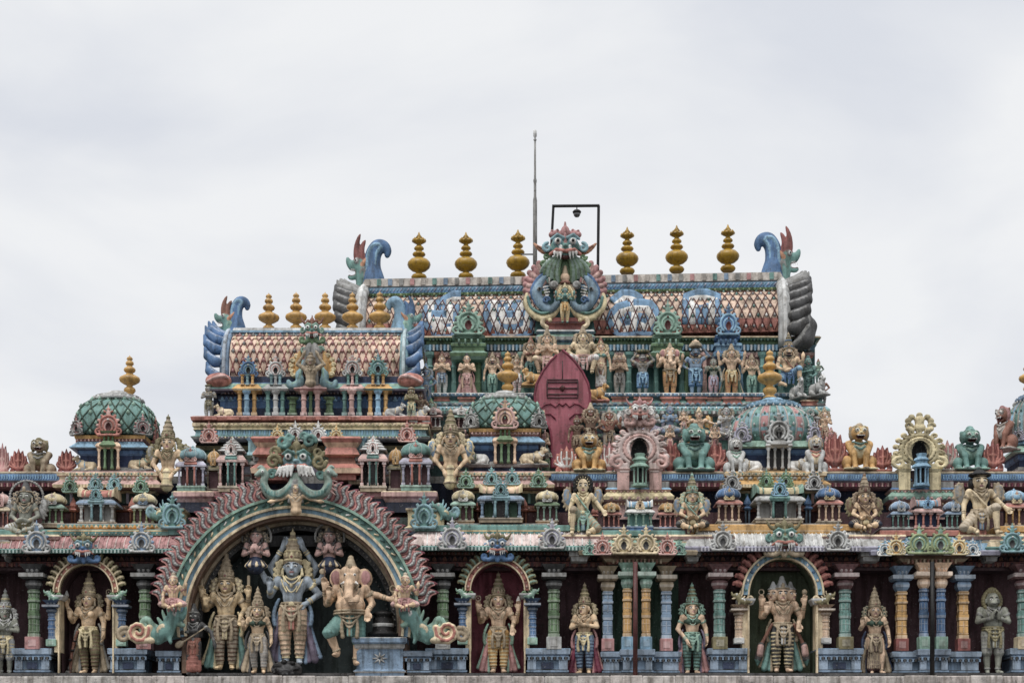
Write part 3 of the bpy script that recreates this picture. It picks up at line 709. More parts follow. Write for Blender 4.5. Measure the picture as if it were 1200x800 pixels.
    if garment in ('dhoti','short') and LR:
        for (h_, k_, a_) in HL:
            h_, k_, a_ = map(np.array, (h_, k_, a_))
            Gm.cap(h_, k_, .076+fat*.1, .06+fat*.05, cloth, k=.012)
            if garment == 'dhoti': Gm.cap(k_, k_+(a_-k_)*.72, .056, .043, cloth, k=.008)
            else: Gm.ell(k_,(.065+fat*.05,.065+fat*.05,.03),cloth,k=.01)
            for t in np.linspace(.15, .95, 5): c0 = h_+(k_-h_)*t; dd = (k_-h_)/np.linalg.norm(k_-h_); Gm.cyl(c0, c0+dd*.014, .0795-.016*t+fat*(.1-.05*t), .004, stripes or trim, k=.002)
            if garment == 'dhoti':
                for t in np.linspace(.12, .7, 4): c0 = k_+(a_-k_)*t; dd = (a_-k_)/np.linalg.norm(a_-k_); Gm.cyl(c0, c0+dd*.014, .061-.015*t, .004, stripes or trim, k=.002)
    if garment in ('skirt','pleat') and LR:
        Gm.cap((0,0,z(.50)),(0,0,.13),.1,.085,cloth,k=.01); both(lambda q: Gm.cap((q*.04,0,z(.46)),(q*.065,-.0,.1),.07,.058,cloth,k=.01))
        if garment == 'pleat':
            for i in range(-4, 5): Gm.path([(i*.024*.8,-.1+abs(i)*.008,z(.5)),(i*.026,-.098+abs(i)*.009,.3),(i*.028,-.083+abs(i)*.011,.09)],.0085,c=stripes or trim,k=.004)
        for zz in np.linspace(.14, .46, 6): Gm.ring((0,0,zz), .105 if garment=='pleat' else .118-.02*(.46-zz), .006, stripes or trim, sq=.8)
    if garment in ('dhoti','skirt','short','pleat') and LR:
        apr = apron or cloth
        Gm.box((0,-.098-fat*.2,z(.42)),(.028,.012,.10),.01,apr); Gm.path([(0,-.112-fat*.2,z(.53)),(0,-.115-fat*.2,z(.33))],.007,c=trim)
        for (dip, wd) in ((.06,.1),(.11,.085),(.15,.06)):
            Gm.path([(wd*t*(W+fat), -.085-.03*(1-t*t)-fat*.25*(1-t*t), z(.555-dip*(1-t*t))) for t in np.linspace(-1, 1, 9)], .0085, c=trim)
        both(lambda q: (Gm.bez((q*.05,-.1,z(.55)),(q*.09,-.12,z(.44)),(q*.07,-.1,z(.33)),.012,.02,trim), Gm.ell((q*.07,-.1,z(.32)),(.022,.014,.02),jewel)))
    if garment == 'bustbase':
        Gm.cap((0,0,z(.56)),(0,0,z(.50)),.10,.13,cloth); 
        for a in range(18): Gm.cap((.1*math.cos(a*PI/9),.08*math.sin(a*PI/9),z(.56)),(.15*math.cos(a*PI/9),.12*math.sin(a*PI/9),z(.49)),.014,.024,cloth if a%2 else trim)
    if sash:
        Gm.path([(-.10,-.06,z(.8)),(-.05,-.095,z(.73)),(.04,-.1,z(.63)),(.1,-.06,z(.57))],.013,c=sash)
    parts = dict(body=B, garment=Gm, jewellery=J, crown=Cr)
    if not Gm.pr: parts.pop('garment')
    for i, (it, q_) in enumerate(HELD): parts[{'disc':'discus','conch':'conch','axe':'axe','staff':'staff','loop':'noose','mace':'mace'}[it]+' '*i] = q_
    if drape:
        for q in (-1, 1):
            Dp = Sculpt(.012)
            Dp.bez((q*.1,.02,.52+dz*.5),(q*.15,.03,.3),(q*.21,.0,.05),.024,.035,drape,k=.01)
            for j in range(5):
                u = j/4; Dp.bez((q*(.10+.01*j),.03,.5+dz*.5),(q*(.13+.012*j),.045,.28),(q*(.12+.035*j),.02,.03+.012*j),.014,.022,drape if j%2 else sdrape,k=.004)
            Dp.bez((q*.13,-.0,.62+dz),(q*.2,.0,.50+dz*.5),(q*.17,.0,.38+dz*.4),.014,.02,sdrape)
            parts['drape' if q < 0 else 'drape '] = Dp
    if wings:
        for q in (-1, 1):
            Wg = Sculpt(.012)
            Wg.ell((q*.225,.05,z(.76)),(.085,.022,.15),wings,rot=(0,q*12,q*-8)); Wg.ell((q*.23,.035,z(.78)),(.06,.022,.11),wing2,rot=(0,q*12,q*-8),k=.0)
            for j in range(7): a = 1.9-j*.52; Wg.cap((q*.2,.04,z(.74)),(q*(.225+.085*math.cos(a)),.05,z(.76+.155*math.sin(a))),.012,.02,wings)
            for j in range(5): a = 1.9-j*.6; Wg.cap((q*.225,.015,z(.77)),(q*(.23+.045*math.cos(a)),.018,z(.78+.09*math.sin(a))),.007,.007,wings,k=0)
            parts['wing' if q < 0 else 'wing ']= Wg
    if load == 'basket':
        L = Sculpt(.01); L.ell((0,0,z(1.06)),(.15,.12,.055),'dgreen')
        for i in range(14): L.ell((.13*math.cos(i*.45),.1*math.sin(i*.45),z(1.055)),(.03,.025,.035),'olive')
        parts['basket'] = L; top_z = 1.12+dz
    elif load == 'pot':
        L = Sculpt(.01); L.ell((0,0,z(1.07)),(.13,.11,.065),'ogold'); L.ell((0,0,z(1.135)),(.08,.07,.035),'peach'); L.ell((0,0,z(1.175)),(.03,.03,.02),'cream')
        for i in range(14): L.ell((.12*math.cos(i*.45),.1*math.sin(i*.45),z(1.05)),(.026,.02,.026),'beige')
        parts['pot'] = L; top_z = 1.2+dz
    elif load == 'bell':
        L = Sculpt(.01); L.cap((0,-.1,z(.50)),(0,-.1,z(.30)),.055,.082,'yellow'); L.ring((0,-.1,z(.30)),.085,.014,'ogold'); L.ring((0,-.1,z(.49)),.058,.01,'ogold'); L.ring((0,-.1,z(.4)),.07,.006,'ogold')
        parts['bell'] = L
    elif load == 'vase':
        L = Sculpt(.01); L.ell((0,-.14,z(.48)),(.05,.045,.05),'yellow'); L.cap((0,-.14,z(.5)),(0,-.14,z(.57)),.03,.038,'ogold'); L.ring((0,-.14,z(.575)),.035,.01,'yellow')
        parts['vase'] = L
    elif load == 'lute':
        L = Sculpt(.01); L.cap((-.16,-.14,z(.50)),(.2,-.1,z(.74)),.014,.012,'ogold'); L.ell((-.2,-.14,z(.475)),(.075,.035,.055),'ogold',rot=(0,-35,0)); L.ell((.21,-.1,z(.75)),(.035,.02,.02),'gray')
        parts['lute'] = L
    elif load == 'clubs':
        for q in (-1, 1):
            L = Sculpt(.01); L.cap((q*.13,-.06,.56),(q*.25,-.02,.32),.018,.022,'rust'); L.cap((q*.25,-.02,.32),(q*.28,-.01,.17),.04,.045,'dgray'); L.cap((q*.255,-.04,.3),(q*.265,-.04,.22),.036,.038,'pink'); L.cap((q*.285,-.01,.15),(q*.29,-.01,.09),.04,.01,'teal')
            parts['club' if q < 0 else 'club '] = L
    elif load == 'bow':
        L = Sculpt(.01); L.bez((-.10,-.1,.52),(-.2,-.06,.35),(-.22,-.05,.0),.02,.016,'rust'); L.ell((-.25,-.05,.03),(.035,.03,.02),'gray')
        for t in (.2,.45,.7): L.ell((-.115-.13*t,-.085,.5-.46*t),(.024,.024,.014),'black')
        parts['bow'] = L
    return parts, top_z
GRP = []
def statue(label, px, pyf, pyt, Y=0.0, name='deity_statue', cat='statue', group=None, vox=None, yaw=0.0, xs=1.0, ped=None, tilt=0.0, **kw):
    """places a statue: feet at pyf, crown tip at pyt, centre px (photo pixels at depth Y)"""
    h = Z(pyt, Y)-Z(pyf, Y); pix = pyf-pyt
    if 'fine' not in kw: kw['fine'] = pix > 85
    parts, T = figure(**kw); sc = h/T
    if vox is None: vox = min(.0145, max(.0062, .78*T/pix))
    root = empty(name, (X(px, Y), Y, Z(pyf, Y)), label, cat, group, rz=math.radians(yaw), scale=(sc*xs, sc*min(xs,1.15), sc))
    if tilt: root.rotation_euler[1] = math.radians(tilt)
    for pn, s in parts.items():
        link(pn.strip(), s.mesh(pn.strip(), vox if pn in ('body','jewellery','crown') else vox*1.1), root)
    if ped:
        b = MB(); w = .2/xs; b.rings([(-w,w,-.16,.14,-.14,0),(-w,w,-.16,.14,-.11,0),(-w,w,-.16,.14,-.10,-.02),(-w,w,-.16,.14,-.05,-.02),(-w,w,-.16,.14,-.04,.015),(-w,w,-.16,.14,-.002,.015)], ped)
        b.build('pedestal', root)
    return root
# ------------------------------------------------------------------ architecture
def pyof(Y, z): return 400-((z-EYE)*DIST/(DIST+Y)-RISE)/S
def mold(b, px0, px1, Y, depth, rows, zc=None):
    """stack of courses on a rectangle px0..px1 whose plain face is at Y; rows (py, growth, colour) from the bottom up"""
    x0, x1 = X(px0, Y), X(px1, Y); R = []; cs = []
    for (py, g, c) in rows: R.append((x0, x1, Y, Y+depth, Z(py, Y-g), g)); cs.append(c)
    b.rings(R, cs[1:] + [cs[-1]])
def dentils(b, px0, px1, py0, py1, Y, pitch, duty, dep, c, c2=None):
    n = max(1, int((px1-px0)/pitch)); 
    for i in range(n):
        a = px0+(i+.5-duty/2)*(px1-px0)/n; e = a+duty*(px1-px0)/n
        b.box(X(a, Y), X(e, Y), Y-dep, Y+.02, Z(py0, Y), Z(py1, Y), c if (i % 2 == 0 or not c2) else c2)
def beads(b, px0, px1, py, Y, pitch=3.4, r=.024, c='cream', c2=None, h=1.3):
    n = max(1, int((px1-px0)/pitch))
    for i in range(n):
        x = X(px0+(i+.5)*(px1-px0)/n, Y); b.lathe([(.001,-r*h),(r,0),(.001,r*h)], x, Y, Z(py, Y), c if i % 2 or not c2 else c2, 5)
def petals(b, px0, px1, pyb, pyt, Y, pitch=5, c='pink', c2='cream'):
    """a course of upright lotus petals with a lighter rib"""
    n = max(1, int((px1-px0)/pitch)); z0, z1 = Z(pyb, Y), Z(pyt, Y); h = z1-z0
    for i in range(n):
        x = X(px0+(i+.5)*(px1-px0)/n, Y); w = .46*(px1-px0)/n*kk(Y)
        b.add([(x-w,Y,z0),(x+w,Y,z0),(x+w*.8,Y-.02,z0+h*.6),(x,Y-.035,z1),(x-w*.8,Y-.02,z0+h*.6),(x,Y-.04,z0+h*.35)], [(0,1,5),(1,2,5),(2,3,5),(3,4,5),(4,0,5)], c if i % 2 else c2)
def column(parent, px, pyb, pyt, w, Y, cs, base='cream', cap='dgray', n=8, square=False, name='column'):
    """octagonal pier: square foot, banded shaft, cushion capital, abacus, bracket"""
    k = kk(Y); w = w*k*1.0; z0, z1 = Z(pyb, Y), Z(pyt, Y); h = z1-z0; b = MB(); x = X(px, Y); r = w/2; ph = PI/8
    c2 = mix(col(cs), (1,1,1), .25); c3 = mix(col(cs), (0,0,0), .45)
    b.box(x-r*1.12, x+r*1.12, Y-r*1.12, Y+r*1.12, z0, z0+h*.15, base, .01); b.box(x-r*.6, x+r*.6, Y-r*1.18, Y-r*1.1, z0+h*.035, z0+h*.115, mix(col(base), (1,1,1), .15))
    if square: n, ph = 4, PI/4
    q = 1.35 if square else 1.0
    prof = [(r*.95,.15,cs),(r*.95,.19,c2),(r*.84,.2,c3),(r*.82,.36,cs),(r*.9,.37,c3),(r*.96,.40,c2),(r*.96,.43,cs),(r*.84,.44,c3),(r*.82,.55,cs),(r*.98,.565,c3),(r*1.02,.585,c2),(r*.86,.6,cs),(r*.8,.66,cs),(r*.95,.67,c3),(r*1.0,.69,c2),(r*.8,.71,c3),
            (r*1.0,.725,cap),(r*1.25,.755,cap),(r*1.32,.785,mix(col(cap),(1,1,1),.2)),(r*1.2,.81,cap),(r*.9,.825,cap),(r*1.1,.835,cap)]
    b.lathe([(p[0]*q, p[1]*h, p[2]) for p in prof], x, Y, z0, cs, n, False, ph)
    lc = mix(col(cap), C['white'], .35)
    b.rings([(x-r*1.5, x+r*1.5, Y-r*1.5, Y+r*1.5, z0+h*.83, 0), (x-r*1.5, x+r*1.5, Y-r*1.5, Y+r*1.5, z0+h*.85, r*.35), (x-r*1.5, x+r*1.5, Y-r*1.5, Y+r*1.5, z0+h*.895, r*.35)], [cap, lc, lc])
    b.rings([(x-r*.9, x+r*.9, Y-r*.9, Y+r*.9, z0+h*.895, 0), (x-r*.9, x+r*.9, Y-r*.9, Y+r*.9, z0+h*.93, r*.2), (x-r*.9, x+r*.9, Y-r*.9, Y+r*.9, z0+h*1.0, r*.9)], [cap, cap, c3])
    for i in range(n):
        a_ = 2*PI*(i+.5)/n+ph; xx, yy = x+r*.80*q*math.cos(a_)*(.93 if n == 8 else .75), Y+r*.80*q*math.sin(a_)*(.93 if n == 8 else .75)
        if yy < Y+.01: b.tube([(xx,yy,z0+h*.22),(xx,yy,z0+h*.35)], r*.10, c2, 4, False); b.tube([(xx,yy,z0+h*.46),(xx,yy,z0+h*.54)], r*.10, c2, 4, False); b.tube([(xx,yy,z0+h*.61),(xx,yy,z0+h*.66)], r*.10, c2, 4, False)
    for t in (.21, .30, .48, .63, .705): b.lathe([(r*.84*q,-.008),(r*.92*q,0),(r*.84*q,.008)], x, Y, z0+h*t, c2, n, False, ph)
    # lotus drop on the bracket
    for s in (-.7, 0, .7): b.lathe([(r*.05, 0), (r*.3, .03*h), (r*.22, .07*h), (0.001, .09*h)], x+s*r, Y-r*1.0, z0+h*.9, lc, 6)
    return b.build(name, parent)
def plinth(parent, px0, px1, pyb, pyt, Y, depth=1.0, c='grayb', c2='dgray', niche=True):
    b = MB(); h = pyb-pyt; lt = mix(col(c), (1,1,1), .12)
    mold(b, px0+3, px1-3, Y, depth, [(pyb+8,.0,c),(pyb-h*.12,.0,c),(pyb-h*.16,.05,lt),(pyb-h*.22,.05,c),(pyb-h*.25,-.02,c2),(pyb-h*.62,-.02,c),(pyb-h*.66,.04,c2),(pyb-h*.70,.07,lt),(pyb-h*.74,.02,c),(pyb-h*.80,.08,lt),(pyb-h*.98,.09,lt),(pyb-h,.07,c)])
    dentils(b, px0-1, px1+1, pyb-h*.58, pyb-h*.70, Y-.02, 3.2, .62, .07, c2, 'grayb')
    w = px1-px0
    for a in (px0+2, px1-2-w*.2): b.box(X(a, Y), X(a+w*.2, Y), Y-.05, Y+.05, Z(pyb-h*.24, Y), Z(pyb-h*.60, Y), lt)
    if niche: b.box(X(px0+w*.36, Y), X(px0+w*.64, Y), Y-.03, Y-.015, Z(pyb-h*.27, Y), Z(pyb-h*.5, Y), 'dblue')
    return b.build('pedestal', parent)
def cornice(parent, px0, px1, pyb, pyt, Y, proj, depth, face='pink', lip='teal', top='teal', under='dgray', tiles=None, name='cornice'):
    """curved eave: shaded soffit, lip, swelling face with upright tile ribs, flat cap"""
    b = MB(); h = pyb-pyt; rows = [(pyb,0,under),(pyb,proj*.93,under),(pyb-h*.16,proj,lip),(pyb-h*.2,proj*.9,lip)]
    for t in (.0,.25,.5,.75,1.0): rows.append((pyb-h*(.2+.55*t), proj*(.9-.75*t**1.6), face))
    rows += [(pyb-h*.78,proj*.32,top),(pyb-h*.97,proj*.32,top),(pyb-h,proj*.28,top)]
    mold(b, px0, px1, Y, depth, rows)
    n = int((px1-px0)/5); tc = tiles or mix(col(face), (1,1,1), .22)
    for i in range(n):
        x = X(px0+(i+.5)*(px1-px0)/n, Y); w = .016
        pts = []
        for t in (.05,.35,.65,.95):
            g = proj*(.9-.75*t**1.6)+.012; pts.append((x, Y-g, Z(pyb-h*(.2+.55*t), Y-g)))
        b.tube(pts, .017, tc if i % 2 else face, 5, False)
    dentils(b, px0-2, px1+2, pyb-h*.02, pyb-h*.15, Y-proj, 4.2, .45, .018, mix(col(lip), (1,1,1), .35))
    return b.build(name, parent)
def barrel_pts(x0, x1, Yc, a, z0, hgt, nx, nphi, off=0.0, flare=0.0, full=True, ph0=0.0):
    """vault running along x: horseshoe section, springing at z0, crown z0+hgt"""
    rows = []
    for i in range(nphi+1):
        t = i/nphi; phi = (PI*t if full else PI/2*t)
        r = []
        for j in range(nx+1):
            u = j/nx; f = 1+flare*abs(2*u-1)**7
            c_ = math.cos(phi)*(1+.14*math.sin(2*phi) if phi < PI/2 else 1-.14*math.sin(2*phi))
            r.append((x0+(x1-x0)*u, Yc-(a*f+off)*c_, z0+(hgt*f+off)*math.sin(phi)))
        rows.append(r)
    return rows
def finial_mesh(c='gold', tall=True):
    b = MB()
    if tall: pr = [(.13,0),(.155,.03),(.165,.06),(.14,.10),(.07,.125),(.065,.155),(.15,.19),(.22,.25),(.245,.31),(.235,.36),(.18,.42),(.09,.455),(.075,.475),(.12,.50),(.14,.53),(.12,.565),(.065,.59),(.06,.61),(.1,.635),(.105,.66),(.085,.69),(.05,.715),(.05,.74),(.1,.77),(.15,.80),(.11,.83),(.06,.86),(.075,.88),(.03,.94),(.008,1.0)]
    else: pr = [(.2,0),(.17,.03),(.1,.06),(.15,.10),(.19,.15),(.17,.20),(.1,.24),(.09,.27),(.2,.31),(.3,.36),(.33,.41),(.31,.46),(.2,.51),(.12,.54),(.1,.57),(.16,.60),(.19,.64),(.17,.68),(.1,.72),(.08,.75),(.12,.77),(.13,.80),(.11,.84),(.06,.87),(.1,.9),(.08,.94),(.02,.97),(.005,1.0)]
    b.lathe([(p[0]*(1 if tall else .76), p[1]) for p in pr], 0, 0, 0, c, 24)
    if tall:
        for i in range(8): a = i*PI/4; b.lathe([(.001,0),(.035,.03),(.02,.07),(.001,.09)], math.cos(a)*.12, math.sin(a)*.12, .78, c, 5)
    return b.mesh('finial', GILT)
FIN = {}
def finial(label, px, pyb, pyt, Y, tall=True, c='gold', group=None, Yz=None):
    if (tall, c) not in FIN: FIN[(tall, c)] = finial_mesh(c, tall)
    h = Z(pyt, Y)-Z(pyb, Y); o = link('roof_finial', FIN[(tall, c)], None, (X(px, Y), Y, Z(pyb, Y)-.02), None, h+.02)
    return tag(o, label, 'finial', group)
def shrine(label, px, pyb, pyt, wpx, Y, kind='dome', cs='green', core='dmaroon', corn='cream', roof='yellow', gab='pink', gab2='cream', fin=None, ncol=4, group='miniature shrines along the ledges', base='ogold', split=(.08,.50,.64,.7), name='miniature_shrine', dup=None, cen=None, gh=None, horn='yellow', cwid=None):
    """little aedicule: base slab, round pillars, dark cella, eave, neck, roof, front gable"""
    k = kk(Y); w = wpx*k; h = Z(pyt, Y)-Z(pyb, Y); d = w*.8
    root = empty(name, (X(px, Y), Y, Z(pyb, Y)), label, 'shrine', group)
    a, c, n, r = [t*h for t in split]
    b = MB(); lt = mix(col(base), (1,1,1), .2)
    b.rings([(-w/2,w/2,-d/2,d/2,-.04,0),(-w/2,w/2,-d/2,d/2,a*.4,0),(-w/2,w/2,-d/2,d/2,a*.5,.02),(-w/2,w/2,-d/2,d/2,a*.9,.02),(-w/2,w/2,-d/2,d/2,a,0)], [base, lt, lt, base, base]); b.build('base', root)
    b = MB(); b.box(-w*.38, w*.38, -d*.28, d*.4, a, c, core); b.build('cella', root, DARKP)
    cb = MB(); cr = cwid or min(w*.045, .035); H = c-a
    cb.box(-cr*1.4, cr*1.4, -cr*1.4, cr*1.4, 0, H*.12, mix(col(cs), (1,1,1), .2)); cb.lathe([(cr*.9,H*.12),(cr,H*.3),(cr*.85,H*.5),(cr*1.15,H*.55),(cr*.9,H*.6),(cr*.9,H*.78),(cr*1.4,H*.83),(cr*1.1,H*.88)], 0, 0, 0, cs, 8)
    cb.box(-cr*1.7, cr*1.7, -cr*1.7, cr*1.7, H*.88, H, mix(col(cs), (1,1,1), .3)); cm = cb.mesh('pillar')
    xs = [(-.5+.04+(.92)*i/(ncol-1))*w for i in range(ncol)] if ncol > 1 else [0]
    for x in xs: link('pillar', cm, root, (x*.94, -d*.42, a))
    if cen:   # projecting centre bay of another colour
        cw = w*.13; cb = MB()
        for q in (-1, 1): cb.lathe([(cr*.9,0),(cr,H*.3),(cr*.8,H*.6),(cr*.8,H*.85),(cr*1.5,H)], q*cw, -d*.5, a, cen, 8)
        cb.rings([(-cw*1.5,cw*1.5,-d*.56,-d*.3,c,0),(-cw*1.5,cw*1.5,-d*.56,-d*.3,c+(n-c)*.5,.03),(-cw*1.5,cw*1.5,-d*.56,-d*.3,n*1.02,-.01)], cen); cb.box(-cw*.7, cw*.7, -d*.47, -d*.4, a, c, 'black'); cb.build('porch', root)
    b = MB(); cl = mix(col(corn), (1,1,1), .15)
    b.rings([(-w/2,w/2,-d/2,d/2,c,-.01),(-w/2,w/2,-d/2,d/2,c+.005,.045),(-w/2,w/2,-d/2,d/2,c+(n-c)*.3,.05),(-w/2,w/2,-d/2,d/2,c+(n-c)*.65,.01),(-w/2,w/2,-d/2,d/2,n,-.04)], [corn, cl, corn, cl, corn])
    b.rings([(-w*.4,w*.4,-d*.4,d*.4,n,0),(-w*.4,w*.4,-d*.4,d*.4,n+(r-n)*.5,-.01),(-w*.4,w*.4,-d*.4,d*.4,r,.03)], mix(col(core), C['gray'], .3)); b.build('eave', root)
    b = MB(); hh = h-r
    if kind == 'dome':
        pr = [(.46,0),(.52,.05),(.55,.2),(.53,.4),(.44,.65),(.28,.84),(.12,.93),(.07,.96),(.09,1.0),(.05,1.05),(.01,1.15)]
        b.lathe([(p[0]*w, p[1]*hh) for p in pr], 0, 0, r, roof, 16, True, PI/16)
        for i in range(8): t = i*PI/4+PI/8; b.tube([(p[0]*w*1.02*math.cos(t), p[0]*w*1.02*math.sin(t), r+p[1]*hh) for p in pr[:8]], .012, mix(col(roof), (1,1,1), .3), 5)
    elif kind == 'barrel':
        pts = barrel_pts(-w*.5, w*.5, 0, d*.42, r, hh*.72, 12, 10, flare=.45); b.grid(pts, lambda i, j: roof if 1 <= j <= 10 else horn)
        for q in (-1, 1):
            poly = [(y, z) for (x, y, z) in [row[0 if q < 0 else -1] for row in pts]]; base_ = len(b.V); b.V += [(q*w*.5, y, z) for y, z in poly]; b.F.append(list(range(base_, base_+len(poly)))); b.Cc.append(col(horn)); b.Sm.append(False)
        for j in (2, 10): b.tube([row[j] for row in pts], .02, horn, 6)
        b.box(-w*.3, w*.3, -.03, .03, r+hh*.70, r+hh*.78, horn)
    elif kind == 'pyr':
        R = []; m = 4
        for i in range(m):
            f = 1-.75*i/m; f2 = 1-.75*(i+.6)/m; z_ = r+hh*.75*i/m; R += [(-w*.5*f,w*.5*f,-d*.5*f,d*.5*f,z_,0),(-w*.5*f,w*.5*f,-d*.5*f,d*.5*f,z_+hh*.06,.02),(-w*.5*f2,w*.5*f2,-d*.5*f2,d*.5*f2,z_+hh*.15,-.01)]
        b.rings(R, [roof, mix(col(roof), (1,1,1), .2), roof]*m); b.lathe([(w*.1,0),(w*.16,hh*.08),(w*.05,hh*.16),(w*.01,hh*.28)], 0, 0, r+hh*.72, roof, 8)
    elif kind == 'flat':
        b.rings([(-w*.5,w*.5,-d*.5,d*.5,r,-.02),(-w*.5,w*.5,-d*.5,d*.5,r+hh*.5,.02),(-w*.5,w*.5,-d*.5,d*.5,r+hh,-.03)], roof)
    b.build('roof', root)
    if gab:
        gw = w*(.46 if kind != 'barrel' else .36); ghh = gh*gw if gh else gw
        orn('gable', 'gable_ornament', dict(a=gab, b=gab2, c='black', c2='red'), (0, -d*.5-.04, n-.02*h), gw, root, h=max(ghh, (h-n)/1.25*(.98 if kind != 'barrel' else 1.15)))
        if fin and kind != 'dome':
            f = MB(); f.lathe([(w*.03,0),(w*.06,h*.03),(w*.02,h*.06),(w*.04,h*.08),(w*.005,h*.13)], 0, 0, h*.97, fin, 8); f.build('finial', root)
    return root
def post(label, px, pyb, pyt, wpx, Y, c='coral', c2='pink', group='slender spired posts between the miniature shrines'):
    """slender pier with bud top"""
    k = kk(Y); w = wpx*k; h = Z(pyt, Y)-Z(pyb, Y); root = empty('spired_post', (X(px, Y), Y, Z(pyb, Y)), label, 'post', group)
    b = MB(); 
    for q in (-1, 1): b.lathe([(w*.13,0),(w*.13,h*.45),(w*.17,h*.5)], q*w*.2, 0, 0, c2, 8)
    b.build('shaft', root)
    b = MB(); b.rings([(-w*.4,w*.4,-w*.4,w*.4,h*.5,-.01),(-w*.4,w*.4,-w*.4,w*.4,h*.55,.02),(-w*.4,w*.4,-w*.4,w*.4,h*.62,-.03)], c); b.lathe([(w*.3,h*.62),(w*.46,h*.7),(w*.42,h*.78),(w*.2,h*.9),(w*.05,h),(.001,h*1.04)], 0, 0, 0, c, 8, False); b.build('cap', root)
    return root
def squ(th, p=4.0): return 1/(abs(math.cos(th))**p+abs(math.sin(th))**p)**(1/p)
def dome_shell(root, w, hgt, c1, c2, c3, mode, z0=0.0, nth=64):
    """turret dome of width w; mode 'diamond' (rounded square, lattice) or 'ribs' (round, framed panels)"""
    prof = [(.90,0),(.98,.08),(1.0,.2),(.99,.38),(.95,.55),(.87,.7),(.75,.83),(.56,.94),(.36,1.0)] if mode == 'diamond' else [(.80,0),(.92,.1),(.99,.25),(1.0,.42),(.95,.6),(.84,.76),(.66,.9),(.42,.98),(.25,1.0)]
    def rad(t):
        t = t*(len(prof)-1); i = min(int(t), len(prof)-2); f = t-i; return prof[i][0]*(1-f)+prof[i+1][0]*f, prof[i][1]*(1-f)+prof[i+1][1]*f
    pw = 5.0 if mode == 'diamond' else 2.0
    def pt(th, t, off=0): r, z = rad(t); q = squ(th, pw); return ((w/2*r*q+off)*math.cos(th), (w/2*r*q+off)*math.sin(th), z0+z*hgt)
    b = MB(); nt = 16
    if mode == 'diamond':
        b.grid([[pt(2*PI*j/nth, i/nt) for j in range(nth+1)] for i in range(nt+1)], c1)
    else:
        n = 28
        def cc(i, j):
            u = (j % 8)
            if u in (0, 7): return 'sky'
            return ((c1, c3, c1, c2)[(j//8) % 4]) if (i % 4) else c3
        b.grid([[pt(2*PI*j/(n*8), i/nt, .04*math.sin(PI*((j % 8)/8))) for j in range(n*8+1)] for i in range(nt+1)], cc)
    shell = b.build('dome', root)
    b = MB()
    if mode == 'diamond':
        nd_ = 20
        for k in range(nd_):
            for q in (-1, 1):
                b.tube([pt(2*PI*k/nd_+q*2*PI/nd_*2.5*t, t*.93+.01, .012) for t in np.linspace(0, 1, 14)], .019, c2, 5)
        for k in range(nd_):
            for m in range(5):
                th = 2*PI*(k+.5*(m % 2)+.5)/nd_; t = .0+.186*m+.093*(0); x, y, z = pt(th, min(.9, t+.093), .012); b.lathe([(.001,-.08),(.06,-.0),(.001,.08)], x, y, z, c3, 4)
        b.build('lattice', shell)
    else:
        for k in range(28):
            th = 2*PI*(k+.5)/28
            b.tube([pt(2*PI*k/28, t, .012) for t in np.linspace(.02, .98, 12)], .024, 'stone', 5)
            for m in range(4): t = .16+.2*m; x, y, z = pt(th, t, .075); b.lathe([(.001,-.05),(.035,0),(.001,.05)], x, y, z, 'lgray' if m % 2 else c1, 6)
        b.build('ribbing', shell)
    return pt
